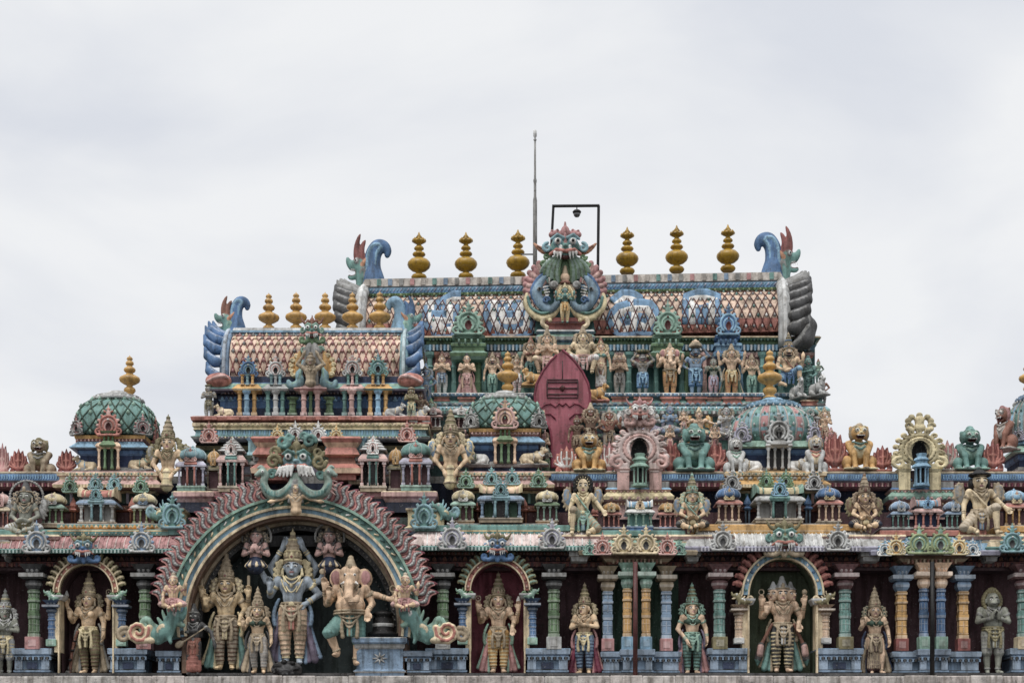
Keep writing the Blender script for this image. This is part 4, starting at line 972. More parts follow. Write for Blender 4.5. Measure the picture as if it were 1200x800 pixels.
def turret(label, px, Y, w, base_py, eave_py, dome_py0, dome_py1, pal, mode):
    """domed corner pavilion: recessed body, porch, eave, banded neck, dome with four gables, lotus cap. Y is its centre depth"""
    W = w*kk(Y); root = empty('domed_turret', (X(px, Y), Y, Z(base_py, Y-W/2)), label, 'turret', 'domed turrets of the roof terrace'); z0 = Z(base_py, Y-W/2)
    def zz(py, g=.5): return Z(py, Y-W*g)-z0
    B = W*.40; b = MB()
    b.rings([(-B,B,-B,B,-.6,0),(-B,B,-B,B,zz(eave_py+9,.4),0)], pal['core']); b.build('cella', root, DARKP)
    b = MB(); b.rings([(-B,B,-B,B,zz(base_py),.12),(-B,B,-B,B,zz(base_py-3),.14),(-B,B,-B,B,zz(base_py-4),.05),(-B,B,-B,B,zz(base_py-7),.04)], ['gray','lgray','gray','gray']); b.build('base', root)
    b = MB(); e = eave_py
    b.rings([(-B,B,-B,B,zz(e+11),.0),(-B,B,-B,B,zz(e+9),.05),(-B,B,-B,B,zz(e+5),.05),(-B,B,-B,B,zz(e+4),.1)], ['blue','blue','dblue','blue'])
    b.rings([(-B,B,-B,B,zz(e+4),.12),(-B,B,-B,B,zz(e+3),.22),(-B,B,-B,B,zz(e-5),.05),(-B,B,-B,B,zz(e-6),.0)], [pal['eave']]*4); b.build('eave', root)
    b = MB(); n0 = dome_py0
    if mode == 'diamond':
        b.rings([(-B,B,-B,B,zz(e-5),.0),(-B,B,-B,B,zz(e-8),.04),(-B,B,-B,B,zz(n0+6),.04),(-B,B,-B,B,zz(n0+5),.10),(-B,B,-B,B,zz(n0+1),.12),(-B,B,-B,B,zz(n0),.02)], ['coral','cream','coral','gold','ogold','red'])
        for i in range(18):
            x = (-B-.08)+(i+.5)*(2*B+.16)/18; b.lathe([(.001,-.035),(.03,0),(.001,.035)], x, -B-.12, zz(n0+7), 'pink', 6)
    else:
        b.lathe([(W*.36,zz(e-5)),(W*.37,zz(e-8)),(W*.40,zz(n0+4)),(W*.43,zz(n0+3),'blue'),(W*.45,zz(n0+1),'sky'),(W*.41,zz(n0-1),'blue')], 0, 0, 0, 'cream', 32)
    b.build('neck', root)
    hg = zz(dome_py1,.15)-zz(n0,.45)
    pt = dome_shell(root, W, hg, pal['d1'], pal['d2'], pal['d3'], mode, zz(n0,.45))
    b = MB(); zt = zz(n0,.45)+hg; rr = W*.30
    b.lathe([(rr*1.15,-.08),(rr*1.2,-.02),(rr*.95,.03),(rr*1.0,.07),(rr*.6,.11),(rr*.4,.2)], 0, 0, zt, pal['cap'], 24)
    for i in range(20): t = i*PI/10; b.lathe([(.001,-.05),(.05,0),(.03,.05),(.001,.07)], math.cos(t)*rr*1.1, math.sin(t)*rr*1.1, zt-.03, pal['cap'], 5)
    b.build('lotus_cap', root)
    gw = W*.34; gz = zz(n0+3,.5)
    for (x, y, rz, s) in ((0,-W*.52,0,1),(W*.5,0,PI/2,.9),(-W*.5,0,-PI/2,.9)):
        orn('gable','gable_ornament', pal['g'], (x, y, gz), gw*s, root, h=gw*s*1.0, rot=(0,0,rz))
    for q in (-1, 1): orn('gable','gable_ornament', pal['g2'], (q*W*.43, -W*.46, gz+.05), gw*.8, root, h=gw*.8*.85, rot=(0,0,q*.7))
    # porch under the front gable
    b = MB(); cw = W*.11; y0 = -B-.22; zb, zt2 = zz(base_py-3), zz(e+5)
    for q, cc in ((-1.5,pal['p1']),(-.55,pal['p2']),(.55,pal['p2']),(1.5,pal['p1'])): b.lathe([(.045,0),(.045,.06),(.032,.08),(.03,(zt2-zb)*.5),(.04,(zt2-zb)*.55),(.03,(zt2-zb)*.6),(.03,(zt2-zb)*.85),(.06,zt2-zb)], q*cw*.75, y0, zb, cc, 8)
    b.build('porch_columns', root)
    b = MB(); b.box(-cw*1.0, cw*1.0, y0+.05, y0+.15, zb, zt2, 'black'); b.rings([(-cw*1.25,cw*1.25,y0-.04,-B,zt2,0),(-cw*1.25,cw*1.25,y0-.04,-B,zt2+.05,.05),(-cw*1.25,cw*1.25,y0-.04,-B,zt2+.12,.02),(-cw*1.25,cw*1.25,y0-.04,-B,zt2+.16,-.04)], pal['p1'])
    b.rings([(-cw*.7,cw*.7,y0-.08,-B,zt2+.02,0),(-cw*.7,cw*.7,y0-.08,-B,zt2+.07,.06),(-cw*.7,cw*.7,y0-.08,-B,zt2+.18,-.02)], pal['p2'])
    for q in (-.5, 0, .5): b.lathe([(.03,0),(.02,.2),(.035,.25)], q*cw, y0, zt2+.16, pal['p2'], 6)
    b.rings([(-cw*.8,cw*.8,y0-.04,-B,zt2+.38,0),(-cw*.8,cw*.8,y0-.04,-B,zt2+.42,.03)], pal['p2']) ; b.build('porch_roof', root)
    return root
def arch_pts(cx, cy, rx, ry, a0, a1, n, Y):
    return [(X(cx, Y)+rx*kk(Y)*math.cos(a), Z(cy, Y)+ry*kk(Y)*math.sin(a)) for a in np.linspace(a0, a1, n)]
def niche(label, cx, hw, top, spring, bot, Y, band, studs, leaf, leaf2, mak, mask, jamb, back, edge='cream', step=.9):
    """statue niche: deep recess, banded round arch with jewel studs, leaf border, makara ends, fanged mask on the crown"""
    root = empty('statue_niche', (X(cx, Y), Y, Z(bot, Y)), label, 'niche', 'arched statue niches of the lower tier')
    o = Vector(root.location); k = kk(Y)
    def put(b, n, mat=None): b.xform(Matrix.Translation(-o)); return b.build(n, root, mat)
    cy = spring; ry = spring-top
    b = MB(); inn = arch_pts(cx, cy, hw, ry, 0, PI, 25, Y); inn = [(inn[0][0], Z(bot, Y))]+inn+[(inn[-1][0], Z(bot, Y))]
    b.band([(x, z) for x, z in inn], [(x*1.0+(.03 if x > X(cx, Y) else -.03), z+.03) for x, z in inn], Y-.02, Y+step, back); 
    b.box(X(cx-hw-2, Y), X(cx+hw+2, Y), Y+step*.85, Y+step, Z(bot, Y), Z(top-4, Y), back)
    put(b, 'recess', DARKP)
    b = MB(); bw = hw*.22
    i1 = arch_pts(cx, cy, hw, ry, -.0, PI, 25, Y); i2 = arch_pts(cx, cy, hw+bw*.22, ry+bw*.22, 0, PI, 25, Y); i3 = arch_pts(cx, cy, hw+bw*.85, ry+bw*.85, 0, PI, 25, Y); i4 = arch_pts(cx, cy, hw+bw*1.1, ry+bw*1.1, 0, PI, 25, Y)
    b.band(i1, i2, Y-.14, Y+.1, edge); b.band(i2, i3, Y-.10, Y+.1, band); b.band(i3, i4, Y-.15, Y+.1, edge)
    for i in range(13):
        a = PI*(i+.5)/13; x = X(cx, Y)+(hw+bw*.53)*k*math.cos(a); z = Z(cy, Y)+(ry+bw*.53)*k*math.sin(a)
        b.lathe([(.001,-.045),(.04,0),(.001,.045)], x, Y-.10, z, studs[i % len(studs)], 6)
    put(b, 'arch')
    for i, a in enumerate(np.linspace(PI*.07, PI*.93, 18)):
        if abs(a-PI/2) < .16: continue
        x = X(cx, Y)+(hw+bw*1.05)*k*math.cos(a)-o.x; z = Z(cy, Y)+(ry+bw*1.05)*k*math.sin(a)-o.z
        orn('curl','leaf', dict(a=leaf, b=leaf2), (x, -.08, z), hw*.46*k, root, flip=a > PI/2, rot=(0, (PI/2-a)*.9, 0), h=hw*.33*k)
    for q in (-1, 1):
        orn('makara','makara', mak, (q*(hw+bw*1.0+2)*k, -.16, Z(spring+hw*.32, Y)-o.z), hw*.62*k, root, flip=q < 0)
        b = MB(); xj = X(cx+q*(hw+bw*.45), Y)
        b.box(xj-bw*.5*k, xj+bw*.5*k, Y-.06, Y+.3, Z(bot-28, Y), Z(spring+hw*.12, Y), edge)
        b.box(X(cx+q*hw, Y), X(cx+q*(hw+bw*.25), Y), Y-.12, Y+.1, Z(bot, Y), Z(spring, Y), edge)
        b.rings([(xj-bw*.9*k-(.03 if q<0 else -.0), xj+bw*.9*k+(.03 if q>0 else 0), Y-.16, Y+.2, Z(spring+hw*.30, Y), 0), (xj-bw*.9*k, xj+bw*.9*k, Y-.16, Y+.2, Z(spring+hw*.18, Y), .05), (xj-bw*.9*k, xj+bw*.9*k, Y-.16, Y+.2, Z(spring+hw*.12, Y), .05)], 'lgray')
        put(b, 'jamb')
        column(root, cx+q*(hw+bw*1.15+2), bot-35, spring+hw*.30, 10.5, Y-.02, jamb, base='mint' if jamb != 'peach' else 'lgray', cap=mix(col(jamb), C['dgray'], .5)).location = -o
    orn('mask','crown_mask', mask, (0, -.26, Z(top-bw*.1, Y)-o.z), hw*1.08*k, root, h=hw*1.12*k)
    return root
# =================================================================== the temple
FLOOR = Z(790, 0)
def bld(name, label, cat='building', group=None): return empty(name, (0, 0, 0), label, cat, group)
g = MB(); g.box(-400, 400, -300, 500, -.5, 0, (.06,.06,.058)); tag(g.build('ground', None, STONE), kind='structure')

# ---------------- lower tier
low = bld('temple_facade', 'long lower tier of the temple front with coloured columns, dark recesses and curved eaves')
b = MB(); b.box(X(-60), X(1260), -.75, 14, 0, Z(812, -.8), 'stone'); b.build('base_wall', low, STONE)
b = MB()
n = 34
for i in range(n):   # rough plaster coping, slightly uneven slabs
    x0, x1 = -12.7+25.4*i/n, -12.7+25.4*(i+1)/n-.008; dz = random.uniform(-.012, .012); dy = random.uniform(-.015, .015)
    b.rings([(x0,x1,-1.05+dy,-.3,Z(815,-1),0),(x0,x1,-1.05+dy,-.3,Z(792.5,-1)+dz,0),(x0,x1,-1.05+dy,-.3,Z(791.5,-1)+dz,-.02)], [mix(mix(C['stone'], C['pink'], random.uniform(.05,.35)), C['white'], .35)]*3)
b.build('coping', low, STONE)
b = MB(); b.box(X(-60), X(1260), -.55, 1.2, Z(815, -.5), FLOOR, 'dgray'); b.build('floor_slab', low, STONE)
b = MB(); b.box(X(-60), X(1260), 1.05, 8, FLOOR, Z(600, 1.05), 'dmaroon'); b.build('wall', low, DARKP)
b = MB()
for (a, c) in ((-60, 188), (500, 1260)):
    mold(b, a, c, .42, .9, [(668,.0,'black'),(664,.0,'dmaroon'),(663,.10,'dred'),(658,.10,'red'),(657,.02,'dmaroon'),(652,.04,'navy'),(650,.14,'dmaroon'),(646,.14,'rust'),(640,.1,'navy'),(626,.1,'navy')])
    dentils(b, a, c, 664, 659, .33, 5.5, .5, .04, 'dmaroon', 'rust')
for (a, c) in ((0, 188), (500, 1200)): petals(b, a, c, 657, 651.5, .36, 6, 'rust', 'dmaroon'); beads(b, a, c, 648, .26, 4, .03, 'rose', 'gray')
b.build('entablature', low)
b = MB()
for (a, c, col_) in ((705, 795, 'dgreen'), (1050, 1142, 'dmaroon')): b = MB(); b.box(X(a, .9), X(c, .9), .9, 1.04, FLOOR, Z(660, .9), col_); b.build('wall_panel', low, DARKP)
for (a, c, w) in ((16, 60, 1), (128, 172, 1), (500, 548, 1), (616, 667, 1), (705, 797, 2), (830, 877, 1), (957, 1010, 1), (1046, 1148, 2), (1184, 1230, 1), (-40, -8, 1)):
    if w == 1: plinth(low, a, c, 792, 759, -.02)
    else: plinth(low, a, c, 792, 763, .03, niche=False); 
for (a, c) in ((728, 766), (1076, 1112)): plinth(low, a, c, 792, 760, -.2, .3, niche=False)
for px, cs, base, cap in ((40,'green','rose','dgray'),(170,'green','rose','dgray'),(519,'green','lgray','dgray'),(649,'green','lgray','dgray'),
                          (843,'teal','olive','dmaroon'),(990,'teal','olive','dmaroon'),(1199,'teal','cream','dmaroon'),(-22,'teal','cream','dmaroon')):
    column(low, px, 761, 662, 15.5, .05, cs, base, cap if cap != 'dmaroon' else mix(C['dmaroon'], C['rose'], .3))
for px, cs, base, cap in ((712,'grayb','rose','ogold'),(780.5,'grayb','rose','ogold'),(1056,'gold','red','grayb'),(1128,'gold','red','grayb')):
    column(low, px, 763, 664, 13, .12, cs, base, cap, square=True)
for px, cs, base, cap in ((735,'gold','sky','mint'),(757,'gold','sky','mint'),(1082.5,'blue','mint','peach'),(1102.5,'blue','mint','peach')):
    column(low, px, 761, 660, 12, -.1, cs, base, cap)
# eaves of the lower tier
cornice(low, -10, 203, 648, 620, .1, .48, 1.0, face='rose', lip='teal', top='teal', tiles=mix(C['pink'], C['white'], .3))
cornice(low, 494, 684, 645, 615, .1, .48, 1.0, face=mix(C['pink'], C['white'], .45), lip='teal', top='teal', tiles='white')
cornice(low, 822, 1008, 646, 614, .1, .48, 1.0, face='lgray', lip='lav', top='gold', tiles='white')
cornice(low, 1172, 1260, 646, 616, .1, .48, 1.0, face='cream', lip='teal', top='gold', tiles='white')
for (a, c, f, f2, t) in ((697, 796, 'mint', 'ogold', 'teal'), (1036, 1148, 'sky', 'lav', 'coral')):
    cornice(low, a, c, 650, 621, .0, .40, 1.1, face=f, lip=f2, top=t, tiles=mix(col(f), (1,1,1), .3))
    b = MB(); m = (a+c)/2
    mold(b, m-30, m+30, .0, .5, [(664,.0,'brown'),(661,.06,'dgray'),(658,.12,'rust'),(654,.2,'ogold'),(650,.28,'brown'),(649,.2,'brown')])
    dentils(b, m-30, m+30, 660, 655, -.18, 4.5, .5, .05, 'ogold', 'rust'); b.build('corbel_course', low)
for (a, c) in ((664, 694), (800, 824), (1006, 1036), (1150, 1174), (0, 12)):   # recessed pale corbels between the bays
    b = MB(); mold(b, a+6, c-6, -.1, 1.0, [(657,.0,'gray'),(652,.02,'lgray'),(651,.06,'stone'),(646,.06,'lgray'),(645,.1,'gray'),(640,.1,'stone'),(639,.14,'lgray'),(634,.16,'cream'),(632,.1,'gray')]); b.build('corbel', low)
# pale slabs the seated figures rest on
for (a, c) in ((640, 712), (776, 850), (972, 1050), (1130, 1190), (-10, 62)):
    b = MB(); mold(b, a, c, -.05, 1.3, [(634,.0,'stone'),(632,.16,'cream'),(628,.2,'pink'),(626,.18,'cream')]); b.build('ledge_slab', low)
# gable ornaments standing on the eaves (parts of the eaves)
for (px, py, w, a_, b_) in ((43,648,29,'grayb','lgray'),(166,647,27,'grayb','lgray'),(530,644,29,'lav','lgray'),(647,643,27,'lav','lgray'),(847,645,26,'gray','lgray'),(982,645,26,'gray','lgray'),(1186,647,26,'teal','aqua'),
      (731,649,26,'yellow','cream'),(757,649,26,'yellow','cream'),(706,650,20,'coral','pink'),(782,650,20,'coral','pink'),(1077,649,27,'mint','lime'),(1102,649,27,'mint','lime'),(1050,650,20,'gold','yellow'),(1124,650,20,'gold','yellow'),
      (691,650,14,'teal','mint'),(796,650,14,'teal','mint'),(1037,651,16,'sky','white'),(1140,651,16,'sky','white'),(1064,650,14,'blue','white'),(1113,650,14,'blue','white')):
    k = kk(-.4); orn('gable','gable_ornament',dict(a=a_,b=b_,c='dgray',c2='white'),(X(px,-.42),-.42,Z(py,-.42)),w*k*1.15,low,h=w*k*1.12)
# dark rods standing before the facade
for (px, c_, l) in ((744.5,'dred','dark red lightning rod down the facade between the orange columns'),(1092.5,'black','black downpipe rod on the facade between the blue columns')):
    b = MB(); r = .055; b.lathe([(r,0),(r,Z(658,-.6)-Z(792,-.6))], 0, 0, 0, c_, 12)
    o = b.build('iron_rod', None, METAL, (X(px,-.6), -.6, Z(792,-.6))); tag(o, l, 'rod')

# ---------------- statue niches of the lower tier
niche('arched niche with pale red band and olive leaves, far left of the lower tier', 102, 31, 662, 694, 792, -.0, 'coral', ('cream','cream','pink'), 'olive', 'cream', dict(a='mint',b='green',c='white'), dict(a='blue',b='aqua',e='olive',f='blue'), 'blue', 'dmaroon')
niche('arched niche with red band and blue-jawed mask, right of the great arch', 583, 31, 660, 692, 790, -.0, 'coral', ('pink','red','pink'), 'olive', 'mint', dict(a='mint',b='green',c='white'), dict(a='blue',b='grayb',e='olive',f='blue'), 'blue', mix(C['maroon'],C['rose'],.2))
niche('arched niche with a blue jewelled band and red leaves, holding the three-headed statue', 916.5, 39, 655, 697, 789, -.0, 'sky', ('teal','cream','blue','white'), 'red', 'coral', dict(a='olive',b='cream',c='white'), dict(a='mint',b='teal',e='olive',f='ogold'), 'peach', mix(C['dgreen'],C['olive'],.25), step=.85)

# ---------------- the great arch
AY = -.55; k0 = kk(AY); ga = empty('great_arch', (X(345, AY), AY, Z(790, AY)), 'huge horseshoe arch with teal band and red flame tongues around a dark statue alcove', 'arch'); go = Vector(ga.location)
def gput(b, n, mat=None): b.xform(Matrix.Translation(-go)); return b.build(n, ga, mat)
b = MB(); cy = 730
def ring(r, Y=AY, n=49, a0=-.12, a1=PI+.12, cxx=345): return arch_pts(cxx, cy, r, r, a0, a1, n, Y)
b.band(ring(126), ring(129), AY-.1, AY+.3, 'cream'); b.band(ring(129), ring(134), AY-.04, AY+.3, 'sky'); b.band(ring(134), ring(137), AY-.12, AY+.3, 'cream')
b.band(ring(137), ring(145), AY-.06, AY+.3, 'teal'); b.band(ring(145), ring(148), AY-.14, AY+.3, 'mint')
for i in range(44):
    a = PI*(i+.5)/44; r = 141*k0; x, z = X(345, AY)+r*math.cos(a), Z(cy, AY)+r*math.sin(a)
    b.tube([(x-.05*math.sin(a+.5), AY-.085, z+.05*math.cos(a+.5)), (x+.06*math.sin(a+.5), AY-.085, z-.06*math.cos(a+.5))], .022, ('white','dteal','cream')[i % 3], 5)
gput(b, 'arch_band')
b = MB()   # coved soffit stepping back, rows of studs
b.band(ring(122.5), ring(126.5), AY-.02, AY+1.5, 'brown'); b.band(ring(119), ring(122.5), AY+.35, AY+1.5, 'ogold'); b.band(ring(113), ring(119), AY+.5, AY+1.5, 'dgray')
for r_, y_ in ((116, AY+.47), (107, AY+1.17)):
    for i in range(58): a = PI*i/57; b.lathe([(.001,-.028),(.028,0),(.001,.028)], X(345, AY)+r_*k0*math.cos(a), y_, Z(cy, AY)+r_*k0*math.sin(a), 'gray', 6)
gput(b, 'soffit')
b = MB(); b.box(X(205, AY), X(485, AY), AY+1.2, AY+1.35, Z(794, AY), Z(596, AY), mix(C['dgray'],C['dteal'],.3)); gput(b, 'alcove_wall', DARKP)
for q in (-1, 1): b = MB(); b.box(X(345+q*125, AY), X(345+q*132, AY), AY+.0, AY+1.4, Z(794, AY), Z(728, AY), 'brown'); gput(b, 'jamb')
tm = dict(a=mix(C['dred'],C['maroon'],.5), a2=mix(C['coral'],C['rose'],.5), b='gray', b2='lgray')
b = MB(); b.band(ring(147, n=60, a0=math.radians(10), a1=math.radians(170)), ring(159, n=60, a0=math.radians(10), a1=math.radians(170)), AY+.06, AY+.3, 'dmaroon'); gput(b, 'flame_backing')
NT = 20
for q in (-1, 1):
    for i in range(NT):
        a = math.radians(9+(66)*i/(NT-1)); r = 148*k0; x, z = r*math.cos(a)*q, Z(cy, AY)+r*math.sin(a)-go.z
        orn('tongue', 'flame', tm, (x, -.02-.012*(i % 2), z), .62, ga, flip=q < 0, rot=(0, q*(PI/2-a)*.62, 0), h=.54+.02*math.sin(i*1.9))
for q in (-1, 1):
    orn('makara', 'makara', dict(a='teal', b='mint', c='cream'), (q*147*k0, -.25, Z(755, AY)-go.z), 1.0, ga, flip=q > 0, h=1.35)
    s = Sculpt(.02); s.spiral((0,0,0), .26, 1.5, .085, 'a', a0=PI*.9, dirn=1); s.spiral((.34,0,-.08), .17, 1.3, .06, 'b', a0=PI*.6, dirn=-1); s.spiral((0,-.07,0), .26, 1.5, .03, 'c', a0=PI*.9, dirn=1)
    s.ell((-.25,0,-.2),(.16,.12,.08),'a')
    link('scroll', s.mesh('scroll', .022, dict(a='cream', b='ogold', c='coral')), ga, (q*(147+32)*k0, -.3, Z(741, AY)-go.z), None, (q, 1, 1))
# the great mask on its crown
s = Sculpt(.02); kirti(s, (0,0,0), 1.0, 'a', 'b', 'e', True)
for q in (-1, 1):
    s.spath([(q*.04,-.2,-.35),(q*.13,-.25,-.62),(q*.36,-.24,-.80),(q*.62,-.2,-.76),(q*.74,-.17,-.52),(q*.70,-.16,-.34),(q*.78,-.18,-.26),(q*.9,-.2,-.34)], [.06,.09,.115,.10,.085,.08,.075,.035], c='f')
    s.spath([(q*.1,-.33,-.6),(q*.34,-.34,-.84),(q*.62,-.29,-.78),(q*.76,-.25,-.55)], .022, c='b')
    for i in range(5): s.cap((q*(.80+.0*i),-.12,-.35-.09*i),(q*(.94-.01*i),-.12,-.38-.1*i),.03,.02,'pink')
    s.ell((q*.76,-.2,-.28),(.08,.08,.08),'f'); s.ell((q*.75,-.28,-.27),(.03,.03,.03),'white',k=0); s.ell((q*.75,-.305,-.27),(.015,.02,.015),'black',k=0); s.spath([(q*.74,-.18,-.22),(q*.8,-.18,-.14),(q*.88,-.18,-.18)],[.05,.035,.015],c='f')
    for i in range(8): t = i/7; s.ell((q*(.18+.5*t),-.32,-.70-.09*math.sin(t*PI)),(.018,.03,.06),'b')
    s.ell((q*.9,-.18,-.33),(.06,.05,.04),'f'); s.spiral((q*.5,-.1,.2),.13,1.3,.04,'e',a0=0,dirn=-q); s.spiral((q*.56,-.08,-.3),.12,1.3,.04,'b',a0=0,dirn=-q); s.spiral((q*.16,-.1,.56),.1,1.2,.035,'b',a0=0,dirn=q)
    s.spiral((q*.52,-.12,-.02), .17, 1.3, .05, 'e', a0=0, dirn=-q); s.spiral((q*.3,-.1,.45), .15, 1.3, .05, 'b', a0=0, dirn=q)
    s.path([(q*.05,-.3,-.6),(q*.14,-.24,-.95)],.05,c='gray')
for q in (-1,1):
    for i in range(5): s.cap((q*(.07+.07*i),-.3,-.16-.01*i),(q*(.10+.085*i),-.33,-.40+.012*abs(i-2)),.045,.028,'white',k=0)
s.ell((0,-.3,-.52),(.06,.05,.07),'gray')
link('crown_mask', s.mesh('crown_mask', .021, dict(a='aqua', b='teal', e='olive', f=mix(C['mint'],C['gray'],.45), g='white')), ga, (X(348,AY-.2)-go.x, -.2, Z(541,AY-.2)-go.z), None, 1.0)

# pedestals beside the alcove
for (a, c, py, lab) in ((418, 472, 746, 'grey-blue block pedestal with a carved star, carrying the black stone'),):
    r_ = bld('stone_pedestal', lab, 'pedestal'); b = MB(); Y_ = -.62
    mold(b, a, c, Y_, .5, [(794,.03,'grayb'),(788,.03,'grayb'),(786,.08,'lgray'),(783,.0,'grayb'),(760,.0,'grayb'),(758,.05,'lgray'),(754,.05,'gray'),(752,.1,'grayb'),(747,.1,'grayb'),(746,.08,'lgray')]); b.build('block', r_, STONE)
    b = MB(); cxp, czp = X((a+c)/2, Y_), Z(771, Y_)
    for i in range(8): t = i*PI/4; b.tube([(cxp+.03*math.cos(t), Y_-.01, czp+.03*math.sin(t)), (cxp+.17*math.cos(t), Y_-.015, czp+.14*math.sin(t))], [.03,.008], 'lgray', 6)
    b.build('star_relief', r_, STONE)
for (a, c) in ((472, 505), (184, 212)): plinth(low, a, c, 792, 762, -.5)
b = MB(); b.lathe([(.3,0),(.36,.04),(.36,.10),(.25,.13),(.24,.15),(.24,.42),(.2,.5),(.26,.53),(.22,.58),(.08,.62),(.02,.64)], 0, 0, 0, 'black', 24); b.lathe([(.245,.24),(.25,.25),(.25,.31),(.245,.32)], 0, 0, 0, 'lgray', 24)
tag(b.build('votive_stone', None, None, (X(449,-.35), -.35, Z(746,-.5))), 'black banded votive stone on the grey-blue pedestal beside the elephant-headed statue', 'stone')
s = Sculpt(.03); s.ell((0,0,.2),(.36,.25,.2),'dgray')
for i in range(26): a = i*.9; s.ell((.3*math.cos(a)*random.uniform(.4,1),-.12-random.random()*.1,.2+.16*math.sin(a)),(.06,.06,.05),'black')
s.ell((0,-.24,.05),(.13,.1,.12),'black'); 
for q in (-1,1): s.ell((q*.05,-.33,.08),(.02,.02,.02),'dgray'); s.cap((q*.1,-.2,.14),(q*.24,-.24,.2),.04,.02,'black')
tag(link('animal_statue', s.mesh('animal_statue', .02), None, (X(336,-.7), -.7, Z(794,-.7))), 'crouching black curly animal under the feet of the blue statue', 'statue')

# ---------------- second tier: recess, steps, frieze
mid = bld('temple_terrace', 'second tier of the temple with stepped ledges, blue frieze and dark recesses')
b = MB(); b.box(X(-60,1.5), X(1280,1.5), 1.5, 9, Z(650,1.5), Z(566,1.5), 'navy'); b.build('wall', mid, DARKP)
b = MB(); b.box(X(-60,.1), X(1280,.1), .12, 1.6, Z(640,.1), Z(627,.1), 'dgray'); b.build('floor_slab', mid, STONE)
for (a, c) in ((-20, 86), (645, 722), (774, 860), (950, 1056), (1098, 1260)):
    b = MB(); mold(b, a, c, 1.15, 1.4, [(572,.0,'dmaroon'),(570,.10,'rose'),(565,.12,'rose'),(563,.2,'lav'),(562,.22,'sky'),(555,.12,'blue'),(553.5,.14,'cream'),(552,.1,'ogold')])
    dentils(b, a, c, 570, 565.5, 1.03, 3.4, .5, .03, 'pink', 'maroon'); dentils(b, a, c, 561, 556, .95, 3.0, .4, .03, 'sky'); b.build('frieze', mid)
b = MB(); b.box(X(-60,1.4), X(1280,1.4), 1.6, 6, Z(566,1.4), Z(556,1.4), 'gray'); b.build('terrace_floor', mid, STONE)
def cluster(cx, lip, c1, c2, base, w=52):
    """stepped ledges under one domed turret"""
    b = MB(); mold(b, cx-w-6, cx+w+6, .1, 1.5, [(628,.0,'dgray'),(627,.16,base),(622,.18,lip),(620,.12,base)]); mold(b, cx-w-2, cx+w+2, .18, 1.4, [(620,.0,'dgray'),(618,.05,base),(614,.05,lip),(613,.02,'gray')]); petals(b, cx-w-2, cx+w+2, 618.5, 614.5, .12, 5, base, 'cream'); beads(b, cx-w-6, cx+w+6, 624.5, -.07, 4, .022, 'cream', lip); b.build('step', mid)
    b = MB(); mold(b, cx-w+4, cx+w-4, 1.1, 1.5, [(612,.0,'dmaroon'),(600,.0,'dblue'),(598,.1,'coral'),(592,.1,'rust'),(590,.0,'navy'),(578,.0,'dgreen'),(575,.06,c2),(572,.0,'black')]); beads(b, cx-w+4, cx+w-4, 595, .99, 4, .025, 'pink', 'rust')
    for i in range(9): xx = cx-w+12+(2*w-24)*i/8; b.box(X(xx-1.6,1.08),X(xx+1.6,1.08),1.03,1.1,Z(590,1.08),Z(578,1.08),('lav','teal','pink')[i%3])
    b.build('stage', mid)
    b = MB(); mold(b, cx-w+4, cx+w-4, .92, 1.8, [(573,.0,'black'),(571,.22,c1),(567,.25,c2),(562,.1,c1),(558,.1,c2),(557,.15,c1),(553,.16,c2),(552,.1,c1)]); dentils(b, cx-w+3, cx+w-3, 571, 567.5, .70, 3.6, .5, .03, 'cream'); petals(b, cx-w+4, cx+w-4, 562, 558, .80, 5, c1, 'lgray'); beads(b, cx-w+4, cx+w-4, 555, .76, 4, .025, 'teal', 'cream'); b.build('ledge', mid)
cluster(128, 'teal', 'pink', 'cream', 'gold', 56); cluster(590, 'teal', 'pink', 'cream', 'gold', 52); cluster(908, 'gold', 'gold', 'cream', 'ogold', 56)
for (px, py, w, a_, b_) in ((82,577,19,'green','mint'),(112,574,18,'teal','aqua'),(134,574,18,'teal','aqua'),(165,577,19,'green','mint'),(546,572,20,'green','mint'),(576,568,19,'teal','aqua'),(600,568,19,'teal','aqua'),(631,571,20,'green','mint'),
      (858,574,22,'gray','lgray'),(898,570,18,'mint','green'),(921,570,18,'mint','green'),(954,574,22,'gray','lgray')):
    k = kk(.65); orn('gable','gable_ornament',dict(a=a_,b=b_,c='black',c2='white'),(X(px,.62),.62,Z(py,.62)),w*k,mid,h=w*k*.98)
# right clusters under the two great gables
for (m, c1, c2, c3) in ((748,'yellow','pink','sky'),(1081,'mint','pink','blue')):
    b = MB(); mold(b, m-34, m+34, .95, 1.5, [(608,.0,'dmaroon'),(594,.0,c2),(592,.06,c2),(587,.06,'rust'),(585,.14,c2),(581,.16,c1),(576,.05,c1),(573,.1,c2),(571,.04,c3),(564,.04,'gray')])
    mold(b, m-44, m+44, .2, 1.3, [(634,.0,'dgray'),(628,.1,c3),(621,.1,c3),(619,.15,'lgray'),(617,.1,'gray')]); petals(b, m-34, m+34, 585, 581.5, .80, 5, c1, c2); beads(b, m-34, m+34, 576, .88, 4, .03, c2, c1); petals(b, m-44, m+44, 628, 621.5, .09, 6, c3, 'lgray'); beads(b, m-34, m+34, 590, .88, 4, .025, 'cream'); b.build('step', mid)

